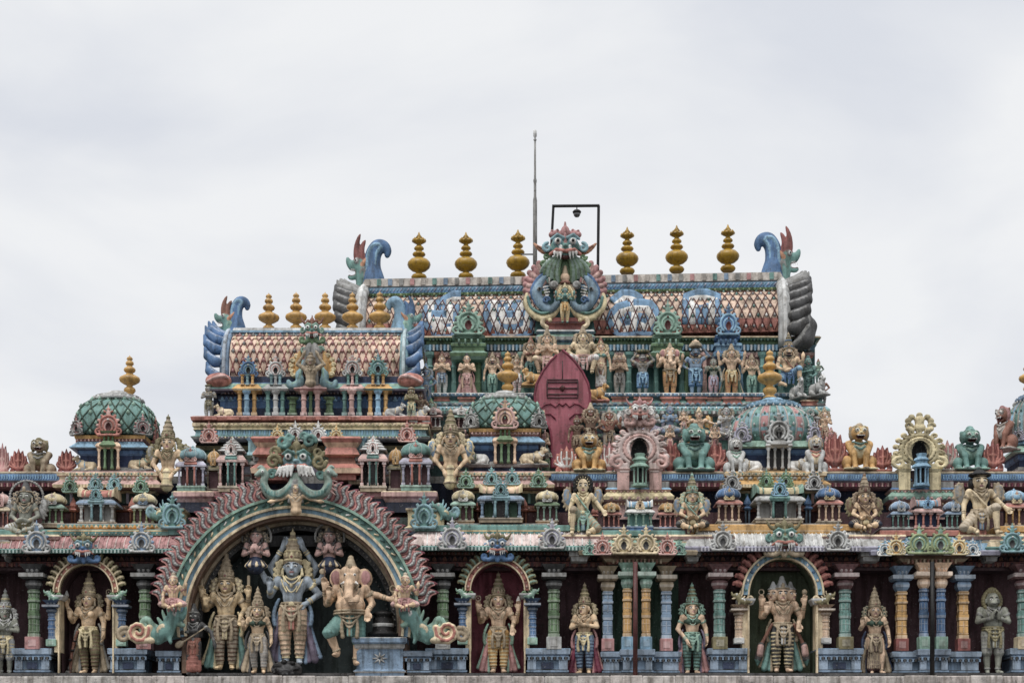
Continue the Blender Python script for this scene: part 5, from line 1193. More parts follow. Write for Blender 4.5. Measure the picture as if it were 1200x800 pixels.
# ---------------- miniature shrines of the second tier
GR = 'miniature shrines along the ledges'
def sh(*a, **k): return shrine(*a, group=GR, **k)
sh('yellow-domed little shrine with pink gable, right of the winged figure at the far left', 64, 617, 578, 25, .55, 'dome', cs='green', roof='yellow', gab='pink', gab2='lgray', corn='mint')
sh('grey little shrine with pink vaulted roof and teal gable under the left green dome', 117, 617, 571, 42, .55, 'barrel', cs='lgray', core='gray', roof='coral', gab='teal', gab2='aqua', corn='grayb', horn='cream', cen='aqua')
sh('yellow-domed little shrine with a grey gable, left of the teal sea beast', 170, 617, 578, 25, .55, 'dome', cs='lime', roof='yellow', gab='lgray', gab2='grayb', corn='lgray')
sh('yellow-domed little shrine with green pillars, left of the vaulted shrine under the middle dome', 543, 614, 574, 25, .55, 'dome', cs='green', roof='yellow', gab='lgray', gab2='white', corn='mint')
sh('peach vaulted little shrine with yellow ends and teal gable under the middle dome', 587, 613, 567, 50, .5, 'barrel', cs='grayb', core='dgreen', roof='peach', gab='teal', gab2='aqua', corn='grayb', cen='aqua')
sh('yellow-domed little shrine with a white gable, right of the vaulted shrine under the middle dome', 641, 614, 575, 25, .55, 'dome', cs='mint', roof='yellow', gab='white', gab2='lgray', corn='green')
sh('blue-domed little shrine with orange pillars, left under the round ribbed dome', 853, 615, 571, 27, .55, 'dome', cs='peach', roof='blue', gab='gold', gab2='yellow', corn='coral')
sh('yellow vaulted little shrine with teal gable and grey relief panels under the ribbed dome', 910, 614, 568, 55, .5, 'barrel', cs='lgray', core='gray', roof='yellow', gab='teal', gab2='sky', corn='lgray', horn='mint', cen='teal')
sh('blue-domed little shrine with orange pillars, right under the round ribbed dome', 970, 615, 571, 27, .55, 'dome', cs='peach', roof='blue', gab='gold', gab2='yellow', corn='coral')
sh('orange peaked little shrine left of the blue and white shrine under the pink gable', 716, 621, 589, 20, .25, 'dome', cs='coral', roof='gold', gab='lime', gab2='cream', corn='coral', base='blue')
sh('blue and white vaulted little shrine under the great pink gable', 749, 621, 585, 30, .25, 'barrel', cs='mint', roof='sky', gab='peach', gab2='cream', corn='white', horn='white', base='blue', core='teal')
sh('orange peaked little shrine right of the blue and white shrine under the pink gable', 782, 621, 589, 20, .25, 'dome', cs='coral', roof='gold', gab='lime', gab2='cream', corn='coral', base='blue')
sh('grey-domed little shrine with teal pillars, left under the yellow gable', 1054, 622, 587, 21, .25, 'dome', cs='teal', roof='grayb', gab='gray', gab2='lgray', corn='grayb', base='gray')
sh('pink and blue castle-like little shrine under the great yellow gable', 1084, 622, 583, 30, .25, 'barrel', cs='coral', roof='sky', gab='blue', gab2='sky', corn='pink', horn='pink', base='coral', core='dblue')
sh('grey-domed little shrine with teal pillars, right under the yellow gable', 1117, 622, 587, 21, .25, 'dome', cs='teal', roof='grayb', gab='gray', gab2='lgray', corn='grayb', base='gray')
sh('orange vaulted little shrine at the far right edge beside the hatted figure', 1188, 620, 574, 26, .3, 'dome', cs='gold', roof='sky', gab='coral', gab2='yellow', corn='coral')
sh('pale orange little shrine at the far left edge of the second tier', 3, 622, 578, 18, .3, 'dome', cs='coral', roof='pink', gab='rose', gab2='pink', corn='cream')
for (px, lab) in ((86,'red bud-topped post between the far left yellow dome and grey shrine'),(155,'red bud-topped post between the grey shrine and second yellow dome'),(562,'red post left of the peach vaulted shrine'),(614,'red post right of the peach vaulted shrine')):
    post(lab, px, 616, 583, 10, .8, 'coral', 'rust')
for (px, lab) in ((876,'blue bud-topped post left of the yellow vaulted shrine'),(947,'blue bud-topped post right of the yellow vaulted shrine')): post(lab, px, 615, 580, 10, .8, 'blue', 'grayb')
for (px, lab) in ((697,'coral post beside the leftmost orange peaked shrine'),(800,'gold post left of the ribbed dome cluster')): post(lab, px, 620, 592, 9, .7, 'coral', 'gold')

# ---------------- domed turrets
TP = dict(core='dblue', eave='sky', d1='teal', d2='dgreen', d3='mint', cap='lgray', g=dict(a='pink',b='coral',c='dred',c2='white'), g2=dict(a='rose',b='gray',c='black',c2='white'), p1='peach', p2='green')
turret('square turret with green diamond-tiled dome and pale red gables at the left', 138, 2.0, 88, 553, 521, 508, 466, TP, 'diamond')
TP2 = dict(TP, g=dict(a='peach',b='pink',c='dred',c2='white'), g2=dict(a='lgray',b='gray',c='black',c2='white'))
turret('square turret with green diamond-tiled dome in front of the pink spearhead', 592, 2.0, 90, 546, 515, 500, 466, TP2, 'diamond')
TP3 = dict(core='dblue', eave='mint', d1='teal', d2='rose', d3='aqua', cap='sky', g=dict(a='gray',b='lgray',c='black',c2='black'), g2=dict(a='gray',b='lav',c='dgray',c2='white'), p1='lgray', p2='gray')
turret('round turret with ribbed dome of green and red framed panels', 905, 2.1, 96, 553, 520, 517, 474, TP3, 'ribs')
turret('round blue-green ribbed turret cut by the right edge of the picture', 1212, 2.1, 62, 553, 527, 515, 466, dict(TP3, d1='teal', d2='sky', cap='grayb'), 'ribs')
FG = 'gold pot-shaped finials on the turret domes'
finial('gold finial on the left green-tiled dome', 152, 464, 416, 2.2, False, 'enamel', FG)
finial('gold finial on the middle green-tiled dome in front of the statues', 595, 461, 411, 2.2, False, 'enamel', FG)
finial('gold finial on the round ribbed dome', 902, 466, 409, 2.3, False, 'enamel', FG)
finial('gold finial on the turret beyond the right edge', 1206, 462, 415, 2.3, False, 'enamel', FG)

# ---------------- bulls, lions, flame palmettes of the terrace
BG = 'white reclining bulls beside the turret porches'
for (px, py, w, Y, f, lab, pal) in ((100,553,30,1.3,True,'white reclining bull left of the porch of the left green dome',dict(a='cream',b='sky',c='beige',d='gray')),
     (165,551,30,1.3,False,'white reclining bull right of the porch of the left green dome',dict(a='cream',b='mint',c='beige',d='gray')),
     (557,545,32,1.2,True,'white reclining bull with green saddle cloth left of the middle dome porch',dict(a='white',b='green',c='beige',d='gray')),
     (626,545,34,1.2,False,'cream reclining bull right of the middle dome porch',dict(a='cream',b='white',c='beige',d='gray')),
     (877,553,32,1.2,True,'white reclining bull left of the ribbed dome porch',dict(a='white',b='cream',c='beige',d='cream')),
     (936,553,32,1.2,False,'white reclining bull right of the ribbed dome porch',dict(a='white',b='cream',c='beige',d='cream')),
     (262,489,24,1.6,True,'small white bull at the left end of the pillared storey',dict(a='cream',b='pink',c='beige',d='coral')),
     (464,489,26,1.6,False,'small white bull at the right end of the pillared storey',dict(a='lgray',b='cream',c='beige',d='coral'))):
    o = orn('bull','bull_statue',pal,(X(px,Y),Y,Z(py,Y)),w*kk(Y),None,flip=f,h=w*kk(Y)*1.05); tag(o, lab, 'statue', BG)
for (px, pyb, pyt, Y, kind, wf, lab, pal) in ((47,558,513,1.35,'lion',1.15,'olive gold seated lion on the terrace at the far left',dict(a='ogold',b='olive',c='gray',m='olive')),
     (690,553,507,1.25,'lion',1.2,'golden seated lion with bared teeth beside the spear shaft',dict(a='gold',b='yellow',c='teal',m='ogold')),
     (813,553,499,1.25,'hlion',1.25,'broad teal seated lion right of the great pink gable',dict(a='teal',b='mint',c='dteal',m='teal')),
     (1006,552,496,1.35,'lion',1.05,'golden seated lion against the sky right of the ribbed dome',dict(a='gold',b='yellow',c='teal',m='ogold')),
     (1136,552,502,1.35,'hlion',1.2,'teal seated frog-faced lion right of the great yellow gable',dict(a='teal',b='mint',c='dteal',m='teal')),
     (862,556,512,1.0,'lion',.9,'small grey lion left of the ribbed dome',dict(a='lgray',b='white',c='mint',m='gray')),
     (955,556,510,1.0,'lion',.9,'small grey lion with yellow mane right of the ribbed dome',dict(a='lgray',b='cream',c='coral',m='ogold'))):
    h = Z(pyt,Y)-Z(pyb,Y); o = orn('lion' if kind=='lion' else 'hlion','lion_statue',pal,(X(px,Y),Y,Z(pyb,Y)),h*wf,None,h=h/1.02); tag(o, lab, 'statue', 'seated lions of the terrace')
FLG = 'flame palmettes between the lions'
for (px, pyb, pyt, w, lab, c1, c2) in ((3,560,518,16,'red palmette at the far left edge of the terrace','rose','pink'),(22,556,525,20,'red palmette left of the far left olive lion','red','coral'),(78,556,525,20,'red palmette right of the far left olive lion','red','coral'),
     (664,555,522,26,'coral and white palmette left of the golden lion by the spear','coral','white'),(714,555,517,24,'pale pink palmette between golden lion and pink gable','rose','white'),
     (785,555,515,27,'red palmette left of the broad teal lion','red','coral'),(837,555,515,29,'red palmette right of the broad teal lion','red','coral'),
     (978,552,505,27,'tall red palmette right of the ribbed dome','red','coral'),(1034,552,521,23,'red palmette between golden lion and yellow gable','red','coral'),
     (1110,552,515,25,'dull red palmette right of the yellow gable','rose','stone'),(1163,552,516,25,'red palmette right of the teal frog-faced lion','red','coral')):
    Y = 1.3; h = (Z(pyt,Y)-Z(pyb,Y))/1.2; o = orn('flame','flame_palmette',dict(a=c1,b=c2),(X(px,Y),Y,Z(pyb,Y)),w*kk(Y)*1.1,None,h=h); tag(o, lab, 'ornament', FLG)
# openwork gables with little towers in their doors
for (px, pyb, pyt, w, cs, cb, tc, lab) in ((749,572,479,70,'pink',mix(C['pink'],C['white'],.4),'mint','great pink openwork gable with fanged crest and a green tower in its door'),(1077,572,485,66,'yellow',mix(C['yellow'],C['olive'],.5),'sky','great yellow openwork gable against the sky with a blue tower in its door')):
    Y = .95; h = (Z(pyt,Y)-Z(pyb-22,Y)); r_ = empty('openwork_gable', (X(px,Y),Y,Z(pyb,Y)), lab, 'gable', 'great openwork gables')
    zb = Z(pyb-22,Y)-Z(pyb,Y)
    orn('kudu','gable_arch',dict(a=cs,b=cb,c='black'),(0,0,zb),w*kk(Y),r_,h=h/1.24)
    b = MB(); q = w*kk(Y)
    for s_ in (-1,1): b.rings([(s_*q*.27-q*.1,s_*q*.27+q*.1,-.1,.3,-.05,0),(s_*q*.27-q*.1,s_*q*.27+q*.1,-.1,.3,zb*.85,0),(s_*q*.27-q*.1,s_*q*.27+q*.1,-.1,.3,zb,.04)], cs)
    b.box(-q*.3, q*.3, .1, .3, -.05, zb, 'dmaroon'); b.build('support', r_)
    b = MB(); H = Z(533,Y)-Z(pyb,Y)
    b.lathe([(.2,0),(.2,.05),(.14,.07)], 0,-.25,0, tc, 8, False); b.lathe([(.08,.05),(.08,.42)],0,-.25,0,'black',8)
    for i in range(8): t = i*PI/4+PI/8; b.lathe([(.028,.05),(.02,.08),(.02,.4),(.035,.43)], .15*math.cos(t), -.25+.15*math.sin(t), 0, tc, 6)
    b.lathe([(.17,.43),(.24,.45),(.22,.5),(.14,.55),(.15,.6),(.19,.62),(.17,.66),(.11,.7),(.12,.74),(.13,.78),(.07,H-.04),(.02,H)], 0,-.25,0, tc, 8, False); b.build('tower', r_)
    if px < 900:
        orn('mask','crest_mask',dict(a='pink',b='white',e='rose',f='pink'),(0,-.12,zb+h*.70),q*.46,r_,h=q*.46)
orn_ = orn('lion','beast_statue',dict(a='rust',b='stone',c='stone',m='rose'),(X(1177,1.5),1.5,Z(528,1.5)),.95,None,h=1.08,rot=(0,0,-.9)); tag(orn_,'dull red snarling beast sitting against the turret at the right edge','statue')
# ---------------- front tower with the small vaulted roof
ft = bld('front_tower', 'left tower storey with pillared gallery below the small pink lattice roof')
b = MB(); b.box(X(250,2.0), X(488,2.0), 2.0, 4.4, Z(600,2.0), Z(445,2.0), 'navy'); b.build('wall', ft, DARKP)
b = MB(); mold(b, 232, 500, 1.85, 2.0, [(600,.0,'dgray'),(582,.0,'dmaroon'),(566,.0,'purple'),(560,.05,'rust'),(556,.05,'dred'),(554,.0,'dgray'),(545,.04,'lav'),(541,.0,'dgreen'),(530,.0,'green'),(527,.05,'dgreen'),(522,.05,'olive'),(519,.02,'black'),(516,.1,'black')]); b.build('stage', ft)
b = MB(); mold(b, 232, 497, 1.6, 2.4, [(516,.0,'dgray'),(514,.12,'lav'),(511,.16,'lgray'),(510,.06,'teal'),(504,.04,'aqua'),(503,.1,'gray'),(500,.08,'yellow'),(499,.12,'cream'),(495,.12,'cream'),(494,.05,'dred'),(492,.14,'coral'),(488,.16,'coral'),(487,.1,'pink')])
dentils(b, 234, 495, 510, 504, 1.56, 3.0, .55, .03, 'aqua','sky'); dentils(b, 234, 495, 492, 488, 1.45, 26, .55, .05, 'coral'); petals(b, 234, 495, 499, 495.5, 1.47, 5, 'cream', 'yellow'); beads(b, 234, 495, 512.5, 1.42, 4, .025, 'cream', 'lav'); b.build('base_moulding', ft)
for i in range(13):
    px = 262+i*17.2
    if 318 < px < 400: continue
    kz = kk(1.7); orn('gable','gable_ornament',dict(a='gray',b='lav',c='black',c2='rose'),(X(px,1.72),1.72,Z(541,1.72)),13*kz,ft,h=13*kz)
for (px, w, a_, b_, py) in ((245,22,'coral','pink',519),(325,18,'gold','yellow',518),(346,21,'white','lgray',517),(373,21,'white','lgray',517),(394,18,'gold','yellow',518),(477,22,'coral','pink',518)):
    k = kk(1.4); orn('gable','gable_ornament',dict(a=a_,b=b_,c='dred',c2='white'),(X(px,1.36),1.36,Z(py,1.36)),w*k,ft,h=w*k*.98)
# gallery pillars, one little bay of them at a time
def pil(px, pyb, pyt, w, Y, c): 
    b = MB(); r = w/2*kk(Y); h = Z(pyt,Y)-Z(pyb,Y); b.box(-r*1.1,r*1.1,-r*1.1,r*1.1,0,h*.12,mix(col(c),(1,1,1),.2)); b.lathe([(r*.8,h*.12),(r*.95,h*.3),(r*.75,h*.35),(r*.8,h*.6),(r*1.1,h*.65),(r*.8,h*.7),(r*.8,h*.85),(r*1.3,h*.93),(r*1.5,h)], 0,0,0,c,8,False)
    return b.build('pillar', ft, None, (X(px,Y),Y,Z(pyb,Y)))
for (px, c, w) in ((281,'gold',6),(289,'sky',7),(298,'gold',6),(314,'teal',6),(323,'lgray',7),(331,'teal',6),(343,'green',10),(356,'pink',7),(364,'green',5),(372,'pink',7),(386,'green',10),(404,'teal',6),(412,'pink',7),(421,'teal',6),(434,'gold',6),(443,'sky',7),(452,'gold',6)):
    pil(px, 487, 458 if w < 10 else 466, w, 1.72-(.1 if w == 7 else 0), c)
b = MB(); mold(b, 258, 486, 1.95, 1.6, [(487,.0,'navy'),(478,.0,'dblue'),(470,.0,'blue'),(468,.04,'sky'),(464,.04,'dblue'),(462,.0,'navy'),(458,.0,'dmaroon')]); mold(b, 256, 488, 1.85, 1.8, [(459,.0,'dmaroon'),(457,.18,'purple'),(455,.22,'lav'),(452,.12,'teal'),(449,.08,'mint'),(448,.0,'blue'),(441,.0,'dblue')]); beads(b, 258, 486, 460.5, 1.84, 4, .022, 'pink', 'lav'); petals(b, 258, 486, 470, 464.5, 1.93, 5, 'blue', 'sky'); b.build('gallery_entablature', ft)
for (px, w, c1, c2) in ((290,26,'gold','cream'),(323,22,'lgray','white'),(364,30,'pink','rose'),(413,22,'pink','white'),(443,26,'gold','teal')):
    b = MB(); mold(b, px-w/2, px+w/2, 1.68, .3, [(459,.0,c1),(457,.07,c1),(455,.1,c2),(452,.02,c1),(450,-.02,c1)]); b.build('pillar_eave', ft)
for (px, c) in ((284,'gold'),(290,'aqua'),(296,'gold'),(318,'aqua'),(323,'lgray'),(328,'aqua'),(408,'teal'),(413,'pink'),(418,'teal'),(437,'gold'),(443,'aqua'),(449,'gold')): pil(px, 451, 439, 4, 1.66, c)
# the small vault
def vault(parent, px0, px1, pye, pyr, Yf, Yc, tile, strip, dots, nd_x, flare, nrow, tri=True):
    z0 = Z(pye, Yf); a = Yc-Yf; hg = Z(pyr, Yc)-z0; x0, x1 = X(px0, Yc-a*.6), X(px1, Yc-a*.6)
    rf = MB(); rf.grid(barrel_pts(x0, x1, Yc, a, z0, hg, 40, 30), tile)
    for q, x in ((-1, x0), (1, x1)):
        pts = [(Yc-a*math.cos(PI*t/20), z0+hg*math.sin(PI*t/20)) for t in range(21)]; bs = len(rf.V); rf.V += [(x, y, z) for y, z in pts]; rf.F.append(list(range(bs, bs+21))); rf.Cc.append(col('navy')); rf.Sm.append(False)
    roof = rf.build('roof', parent)
    def pt(u, t, off=0.0):   # u 0..1 along, t 0..1 from the eave to the ridge line
        phi = t*PI/2; c_ = math.cos(phi)*(1+.14*math.sin(2*phi)); return (x0+(x1-x0)*u, Yc-(a+off)*c_, z0+(hg+off)*math.sin(phi))
    return roof, pt, (x0, x1, Yc, a, z0, hg)
def lattice(roof, pt, nu, T, slope, c, r=.018, dots=None, dy=8, off=.012, ds=1.0):
    """diagonal strips both ways: nu strips per direction, crossing t 0..T while u moves by slope"""
    b = MB()
    for q in (-1, 1):
        for k in range(-int(slope*nu)-1, nu+int(slope*nu)+2):
            seg = []
            for t in np.linspace(0.015, T, 12):
                u = k/nu+q*slope*t/T if q > 0 else k/nu-slope*t/T
                if 0.002 <= u <= .998: seg.append(pt(u, t, off))
            if len(seg) > 1: b.tube(seg, r, c, 5)
    b.build('lattice', roof)
    if dots:
        b = MB(); m = 2*slope*nu; tstep = T/m   # a diamond every half crossing
        for r_ in range(int(m)):
            for k in range(nu):
                u = (k+.5*((r_+1) % 2))/nu+.0; t = (r_+.5+.0)*tstep
                u2 = u
                if 0.01 < u2 < .99 and t < T: x, y, z = pt(u2, t, .012); b.lathe([(.001,-.05*ds),(.038*ds,0),(.001,.05*ds)], x, y-.01, z, dots[(k+r_) % len(dots)], 4)
        b.build('tile_boss', roof)['kind'] = 'stuff'
rf, pt, inf = vault(ft, 272, 470, 441, 394, 2.05, 2.95, mix(C['pink'],C['cream'],.5), 'dred', None, 0, 0, 0)
lattice(rf, pt, 25, .9, 3.3/25, 'red', .014, ('rose','cream','gray'), ds=1.3)
x0, x1, Yc, a_, z0, hg = inf
b = MB(); zr = z0+hg
b.rings([(x0-.05,x1+.05,Yc-.32,Yc+.32,zr-.14,0),(x0-.05,x1+.05,Yc-.32,Yc+.32,zr-.02,0),(x0-.05,x1+.05,Yc-.32,Yc+.32,zr,.05),(x0-.05,x1+.05,Yc-.32,Yc+.32,zr+.05,.05),(x0-.05,x1+.05,Yc-.32,Yc+.32,zr+.07,-.02),(x0-.05,x1+.05,Yc-.32,Yc+.32,zr+.14,-.05)], ['lgray','grayb','sky','grayb','lgray','gray'])
for i in range(26): xx = x0+(x1-x0)*(i+.5)/26; b.lathe([(.001,-.05),(.06,0),(.001,.05)], xx, Yc-.33, zr-.07, 'aqua' if i % 2 else 'pink', 6)
b.build('ridge', rf)
# end gables: ring, feathers, beast, fin
def gable_end(parent, x, Yc, a, z0, hg, q, band, feath, nf, fl, beast, finc, sc=1.0, feath2=None):
    b = MB()
    for (off, w, c) in ((.0,.15,band),(.13,.06,mix(col(band),(1,1,1),.3)),(-.07,.05,'grayb')):
        pts = [(x+q*.05, Yc-(a+off)*math.cos(PI*t)*(1+.1*math.sin(2*PI*t) if t < .5 else 1-.1*math.sin(2*PI*t)), z0-.1+(hg+.1+off)*math.sin(PI*t)) for t in np.linspace(-.06, 1.06, 30)]
        b.tube(pts, w*sc, c, 8)
    b.build('gable_ring', parent)
    for i in range(nf):
        t = .02+.46*i/(nf-1); ph = PI*t; s = Sculpt(.02)
        L = fl*(1.0+.25*math.sin(PI*i/(nf-1)))
        s.path([(0,0,-.05),(L*.45,-.06,-.02),(L*.82,-.06,.12),(L*.98,-.03,.34)], [.12*sc,.17*sc,.13*sc,.03], c='a'); s.path([(0,-.1*sc,.04),(L*.45,-.19*sc,.08),(L*.80,-.16*sc,.2)], .022, c='b')
        link('feather', s.mesh('feather', .035*sc if sc > .8 else .03, dict(a=(feath if i < nf*.62 or not feath2 else feath2), b=mix(col(feath),(1,1,1),.25))), parent, (x+q*.06, Yc-(a+.08)*math.cos(ph)*.97, z0+(hg+.05)*math.sin(ph)-.04), (0,0,0), (q,1,1))
    s = Sculpt(.03); k = fl
    orn('beast', 'beast_head', beast, (x+q*.22*sc, Yc-.05, z0+hg-.05+(.12 if sc > 1 else 0)), (.84 if sc > 1 else 1.0)*sc, parent, flip=(q > 0), h=1.3*sc)
    pts = [(-.02,0,-.1),(-.03,0,.22),(-.06,0,.5),(-.03,0,.76),(.08,0,.92),(.22,0,.93),(.31,0,.84),(.30,0,.74)]
    s.spath([(p[0]*sc, 0, p[2]*sc*1.16) for p in pts], [v*sc for v in (.36,.27,.2,.18,.17,.13,.085,.05)], c='a'); s.spath([((p[0]-.10)*sc, -.17*sc, p[2]*sc*1.16) for p in pts[:6]], .03*sc, c='b'); s.spath([((p[0]+.09)*sc, -.15*sc, p[2]*sc*1.13) for p in pts[:5]], .025*sc, c='b')
    link('fin', s.mesh('fin', .03, dict(a=finc, b='sky')), parent, (x-q*.16*sc, Yc, z0+hg), None, (-q, 1, 1))
ge = empty('gable_end', (X(268,2.9),2.9,Z(441,2.9)), 'blue-feathered horseshoe gable with green snarling beast, left end of the small roof', 'gable', 'feathered end gables of the vaulted roofs')
def off(parent, f):
    n0 = set(o.name for o in bpy.data.objects); f(); o0 = Vector(parent.location)
    for o in bpy.data.objects:
        if o.name not in n0 and o.parent == parent: o.location = Vector(o.location)-o0
off(ge, lambda: gable_end(ge, x0-.08, Yc, a_, z0-.05, hg+.05, -1, 'grayb', 'blue', 6, .42, dict(a='teal',b='mint',c='rust',d='orange'), 'blue', .8))
ge = empty('gable_end', (X(472,2.9),2.9,Z(441,2.9)), 'blue-feathered horseshoe gable with teal beast, right end of the small roof', 'gable', 'feathered end gables of the vaulted roofs')
off(ge, lambda: gable_end(ge, x1+.04, Yc, a_, z0-.05, hg+.05, 1, 'aqua', 'blue', 6, .38, dict(a='teal',b='mint',c='blue',d='orange'), 'sky', .8))
for (px, lab) in ((256,'left'),(481,'right')):
    s = Sculpt(.02); s.ell((0,0,0),(.32,.2,.19),'a'); 
    for i in range(7): s.path([(-.28+.02*i,-.12,-.05),(-.1+.05*i,-.21,.02+.01*i),(.1+.03*i,-.17,.13-.02*i)],.022,c='b')
    o = link('scallop_shell', s.mesh('scallop_shell', .025, dict(a='coral', b='pink')), None, (X(px,1.75),1.75,Z(446,1.75)), None, (1 if lab=='left' else -1,1,1)); tag(o, 'coral scallop shell at the %s foot of the small roof gable' % lab, 'ornament')
LG = 'light gold finials along the small roof ridge'
for (px, pt_, lab) in ((315,343,'leftmost gold finial on the small roof ridge'),(347,342,'second gold finial from the left on the small roof'),(381,342,'gold finial just behind the crest mask of the small roof'),(413,342,'gold finial in front of the grey feathers, fourth on the small roof'),(445,341,'rightmost gold finial on the small roof ridge')):
    finial(lab, px, 392, pt_, 2.95, False, 'enamel', LG)
for (px, py, w, a1, b1) in ((291,442,23,'aqua','blue'),(323,442,23,'pink','lgray'),(413,441,23,'pink','lgray'),(443,441,24,'aqua','teal')):
    k = kk(1.7); orn('gable','gable_ornament',dict(a=a1,b=b1,c='black',c2='white'),(X(px,1.72),1.72,Z(py,1.72)),w*k,ft,h=w*k*1.0)
# central crest of the small roof
cr = empty('roof_crest', (X(366,1.75),1.75,Z(452,1.75)), 'crest of the small roof: grey-green horned mask above gold wings and teal scrolls', 'ornament')
orn('mask','crest_mask',dict(a='teal',b='mint',e='rust',f='green'),(0,.0,1.02),.56,cr,h=.66)
for q in (-1,1):
    s = Sculpt(.012); s.spath([(q*.06,-.02,1.0),(q*.12,-.08,.82),(q*.10,-.08,.62),(q*.2,-.06,.46)],[.06,.09,.08,.05],c='a'); s.spiral((q*.2,-.08,.86),.09,1.3,.03,'b',dirn=q)
    s.spath([(q*.22,0,.6),(q*.32,-.03,.3),(q*.3,-.06,.06),(q*.5,-.06,-.02),(q*.58,-.04,.1)],[.05,.09,.11,.09,.05],c='c'); s.spath([(q*.26,-.1,.4),(q*.32,-.14,.1),(q*.48,-.14,.02)],.02,c='b')
    link('scroll', s.mesh('scroll', .022, dict(a='gray',b='mint',c='aqua')), cr)
    s = Sculpt(.01)
    for i,(x,z) in enumerate(((.36,.72),(.46,.62),(.5,.5),(.5,.38),(.46,.27))): s.ell((q*x,.0,z),(.1,.06,.075),'a',rot=(0,q*-30,0)); s.spiral((q*(x+.02),-.06,z),.06,1.1,.02,'b',dirn=q)
    s.spath([(q*.3,-.02,.8),(q*.34,-.04,.5),(q*.36,-.02,.2)],[.05,.08,.05],c='a')
    link('wing', s.mesh('wing', .022, dict(a='gold', b='yellow')), cr)
b = MB(); b.rings([(-.16,.16,-.1,.3,0,0),(-.16,.16,-.1,.3,1.0,-.04)],'gray'); b.build('backing', cr)

# ---------------- shrines in front of the front tower
sl = .95
b = MB()
for (a, c) in ((207, 246), (452, 508)): b = MB(); mold(b, a, c, sl-.2, 1.3, [(600,.0,'dblue'),(588,.0,'navy'),(584,.05,'pink'),(581,.1,'rose'),(576,.1,'pink'),(575,.05,'cream')]); b.build('shelf', ft)
b = MB(); mold(b, 240, 460, sl, 1.1, [(600,.0,'dblue'),(584,.0,'navy'),(581,.05,'pink'),(576,.05,'rose'),(575,.0,'pink')]); b.build('shelf', ft)
sh('purple-pillared shrine with blue dome and coral centre, left of the great arch flames', 226, 575, 524, 32, sl+.1, 'dome', cs='lav', roof='aqua', gab='coral', gab2='pink', corn='lav', base='mint', cen='coral', core='dmaroon')
sh('slim gold shrine between the purple-pillared and the white shrines, left', 251, 577, 528, 15, sl+.2, 'dome', cs='ogold', roof='gold', gab='cream', gab2='gold', corn='olive', ncol=2)
sh('white shrine with big pointed gable and teal centre, left of the great mask', 273, 576, 512, 30, sl+.1, 'pyr', cs='pink', roof='lgray', gab='pink', gab2='white', corn='pink', cen='teal', core='black')
sh('slim grey shrine left of the coral stepped roof', 301, 566, 526, 14, sl+.3, 'dome', cs='gray', roof='lgray', gab='gray', gab2='lgray', corn='gray', ncol=2)
sh('slim grey shrine right of the coral stepped roof', 416, 566, 526, 14, sl+.3, 'dome', cs='gray', roof='lgray', gab='gray', gab2='lgray', corn='gray', ncol=2)
sh('white shrine with big pointed gable and teal centre, right of the great mask', 438, 576, 510, 30, sl+.1, 'pyr', cs='pink', roof='lgray', gab='pink', gab2='white', corn='pink', cen='teal', core='black')
sh('slim gold shrine between the white and the purple-pillared shrines, right', 464, 577, 526, 16, sl+.2, 'dome', cs='ogold', roof='gold', gab='cream', gab2='gold', corn='olive', ncol=2)
sh('purple-pillared shrine with teal dome and coral centre, above the right end flames', 488, 575, 518, 34, sl+.1, 'dome', cs='lav', roof='teal', gab='coral', gab2='pink', corn='lav', base='mint', cen='coral', core='dmaroon')
for (px, q) in ((318,'left'),(400,'right')):
    r_ = empty('stepped_roof', (X(px,1.1),1.1,Z(560,1.1)), 'coral stepped and curved roof behind the great mask, %s one' % q, 'roof'); b = MB(); o = Vector(r_.location)
    mold(b, px-17, px+17, 1.0, .9, [(562,.0,'dred'),(556,.0,'coral'),(554,.12,'coral'),(548,.14,'peach'),(543,.0,'coral'),(536,-.05,'rust'),(534,.0,'coral'),(532,.1,'peach'),(524,.0,'coral'),(518,.08,'peach'),(513,.14,'coral'),(511,.1,'coral')]); b.xform(Matrix.Translation(-o)); b.build('tier', r_)
    b = MB(); mold(b, px-26+(8 if q=='right' else -0), px+26-(0 if q=='right' else 8), 1.2, .6, [(545,.0,'aqua'),(538,.02,'teal'),(533,.1,'mint'),(529,.02,'aqua'),(516,.02,'aqua'),(513,.08,'sky')]); b.xform(Matrix.Translation(-o)); b.build('rear_tier', r_)
# teal pair of crest ornaments flanking the flames, yellow reliefs
for (px, lab) in ((202,'teal carved crest with scrolls left of the great arch flames'),(497,'teal carved crest with scrolls right of the great arch flames')):
    Y=-.1; k=kk(Y); o = orn('gable','carved_crest',dict(a='teal',b='aqua',c='dteal',c2='mint'),(X(px,Y),Y,Z(619,Y)),31*k,None,h=36*k); tag(o, lab, 'ornament', 'teal carved crests')
b = MB()
for (a, c) in ((186, 214), (478, 520)): b = MB(); mold(b, a, c, .2, 1.0, [(626,.0,'dgray'),(622,.06,'grayb'),(618,.08,'lgray'),(616,.0,'yellow'),(599,.0,'yellow'),(597,.05,'cream'),(595,.05,'ogold'),(594,.0,'navy')]); b.build('relief_panel', mid)
for (px, q, lab) in ((190, 1,'teal sea beast facing right at the foot of the left flames'),(520,-1,'teal sea beast perched left of the yellow-domed shrine')):
    Y=.2; k=kk(Y); o = orn('makara','beast_statue',dict(a='teal',b='aqua',c='yellow'),(X(px,Y),Y,Z(610,Y)),30*k,None,flip=q<0,h=36*k); tag(o, lab, 'statue')

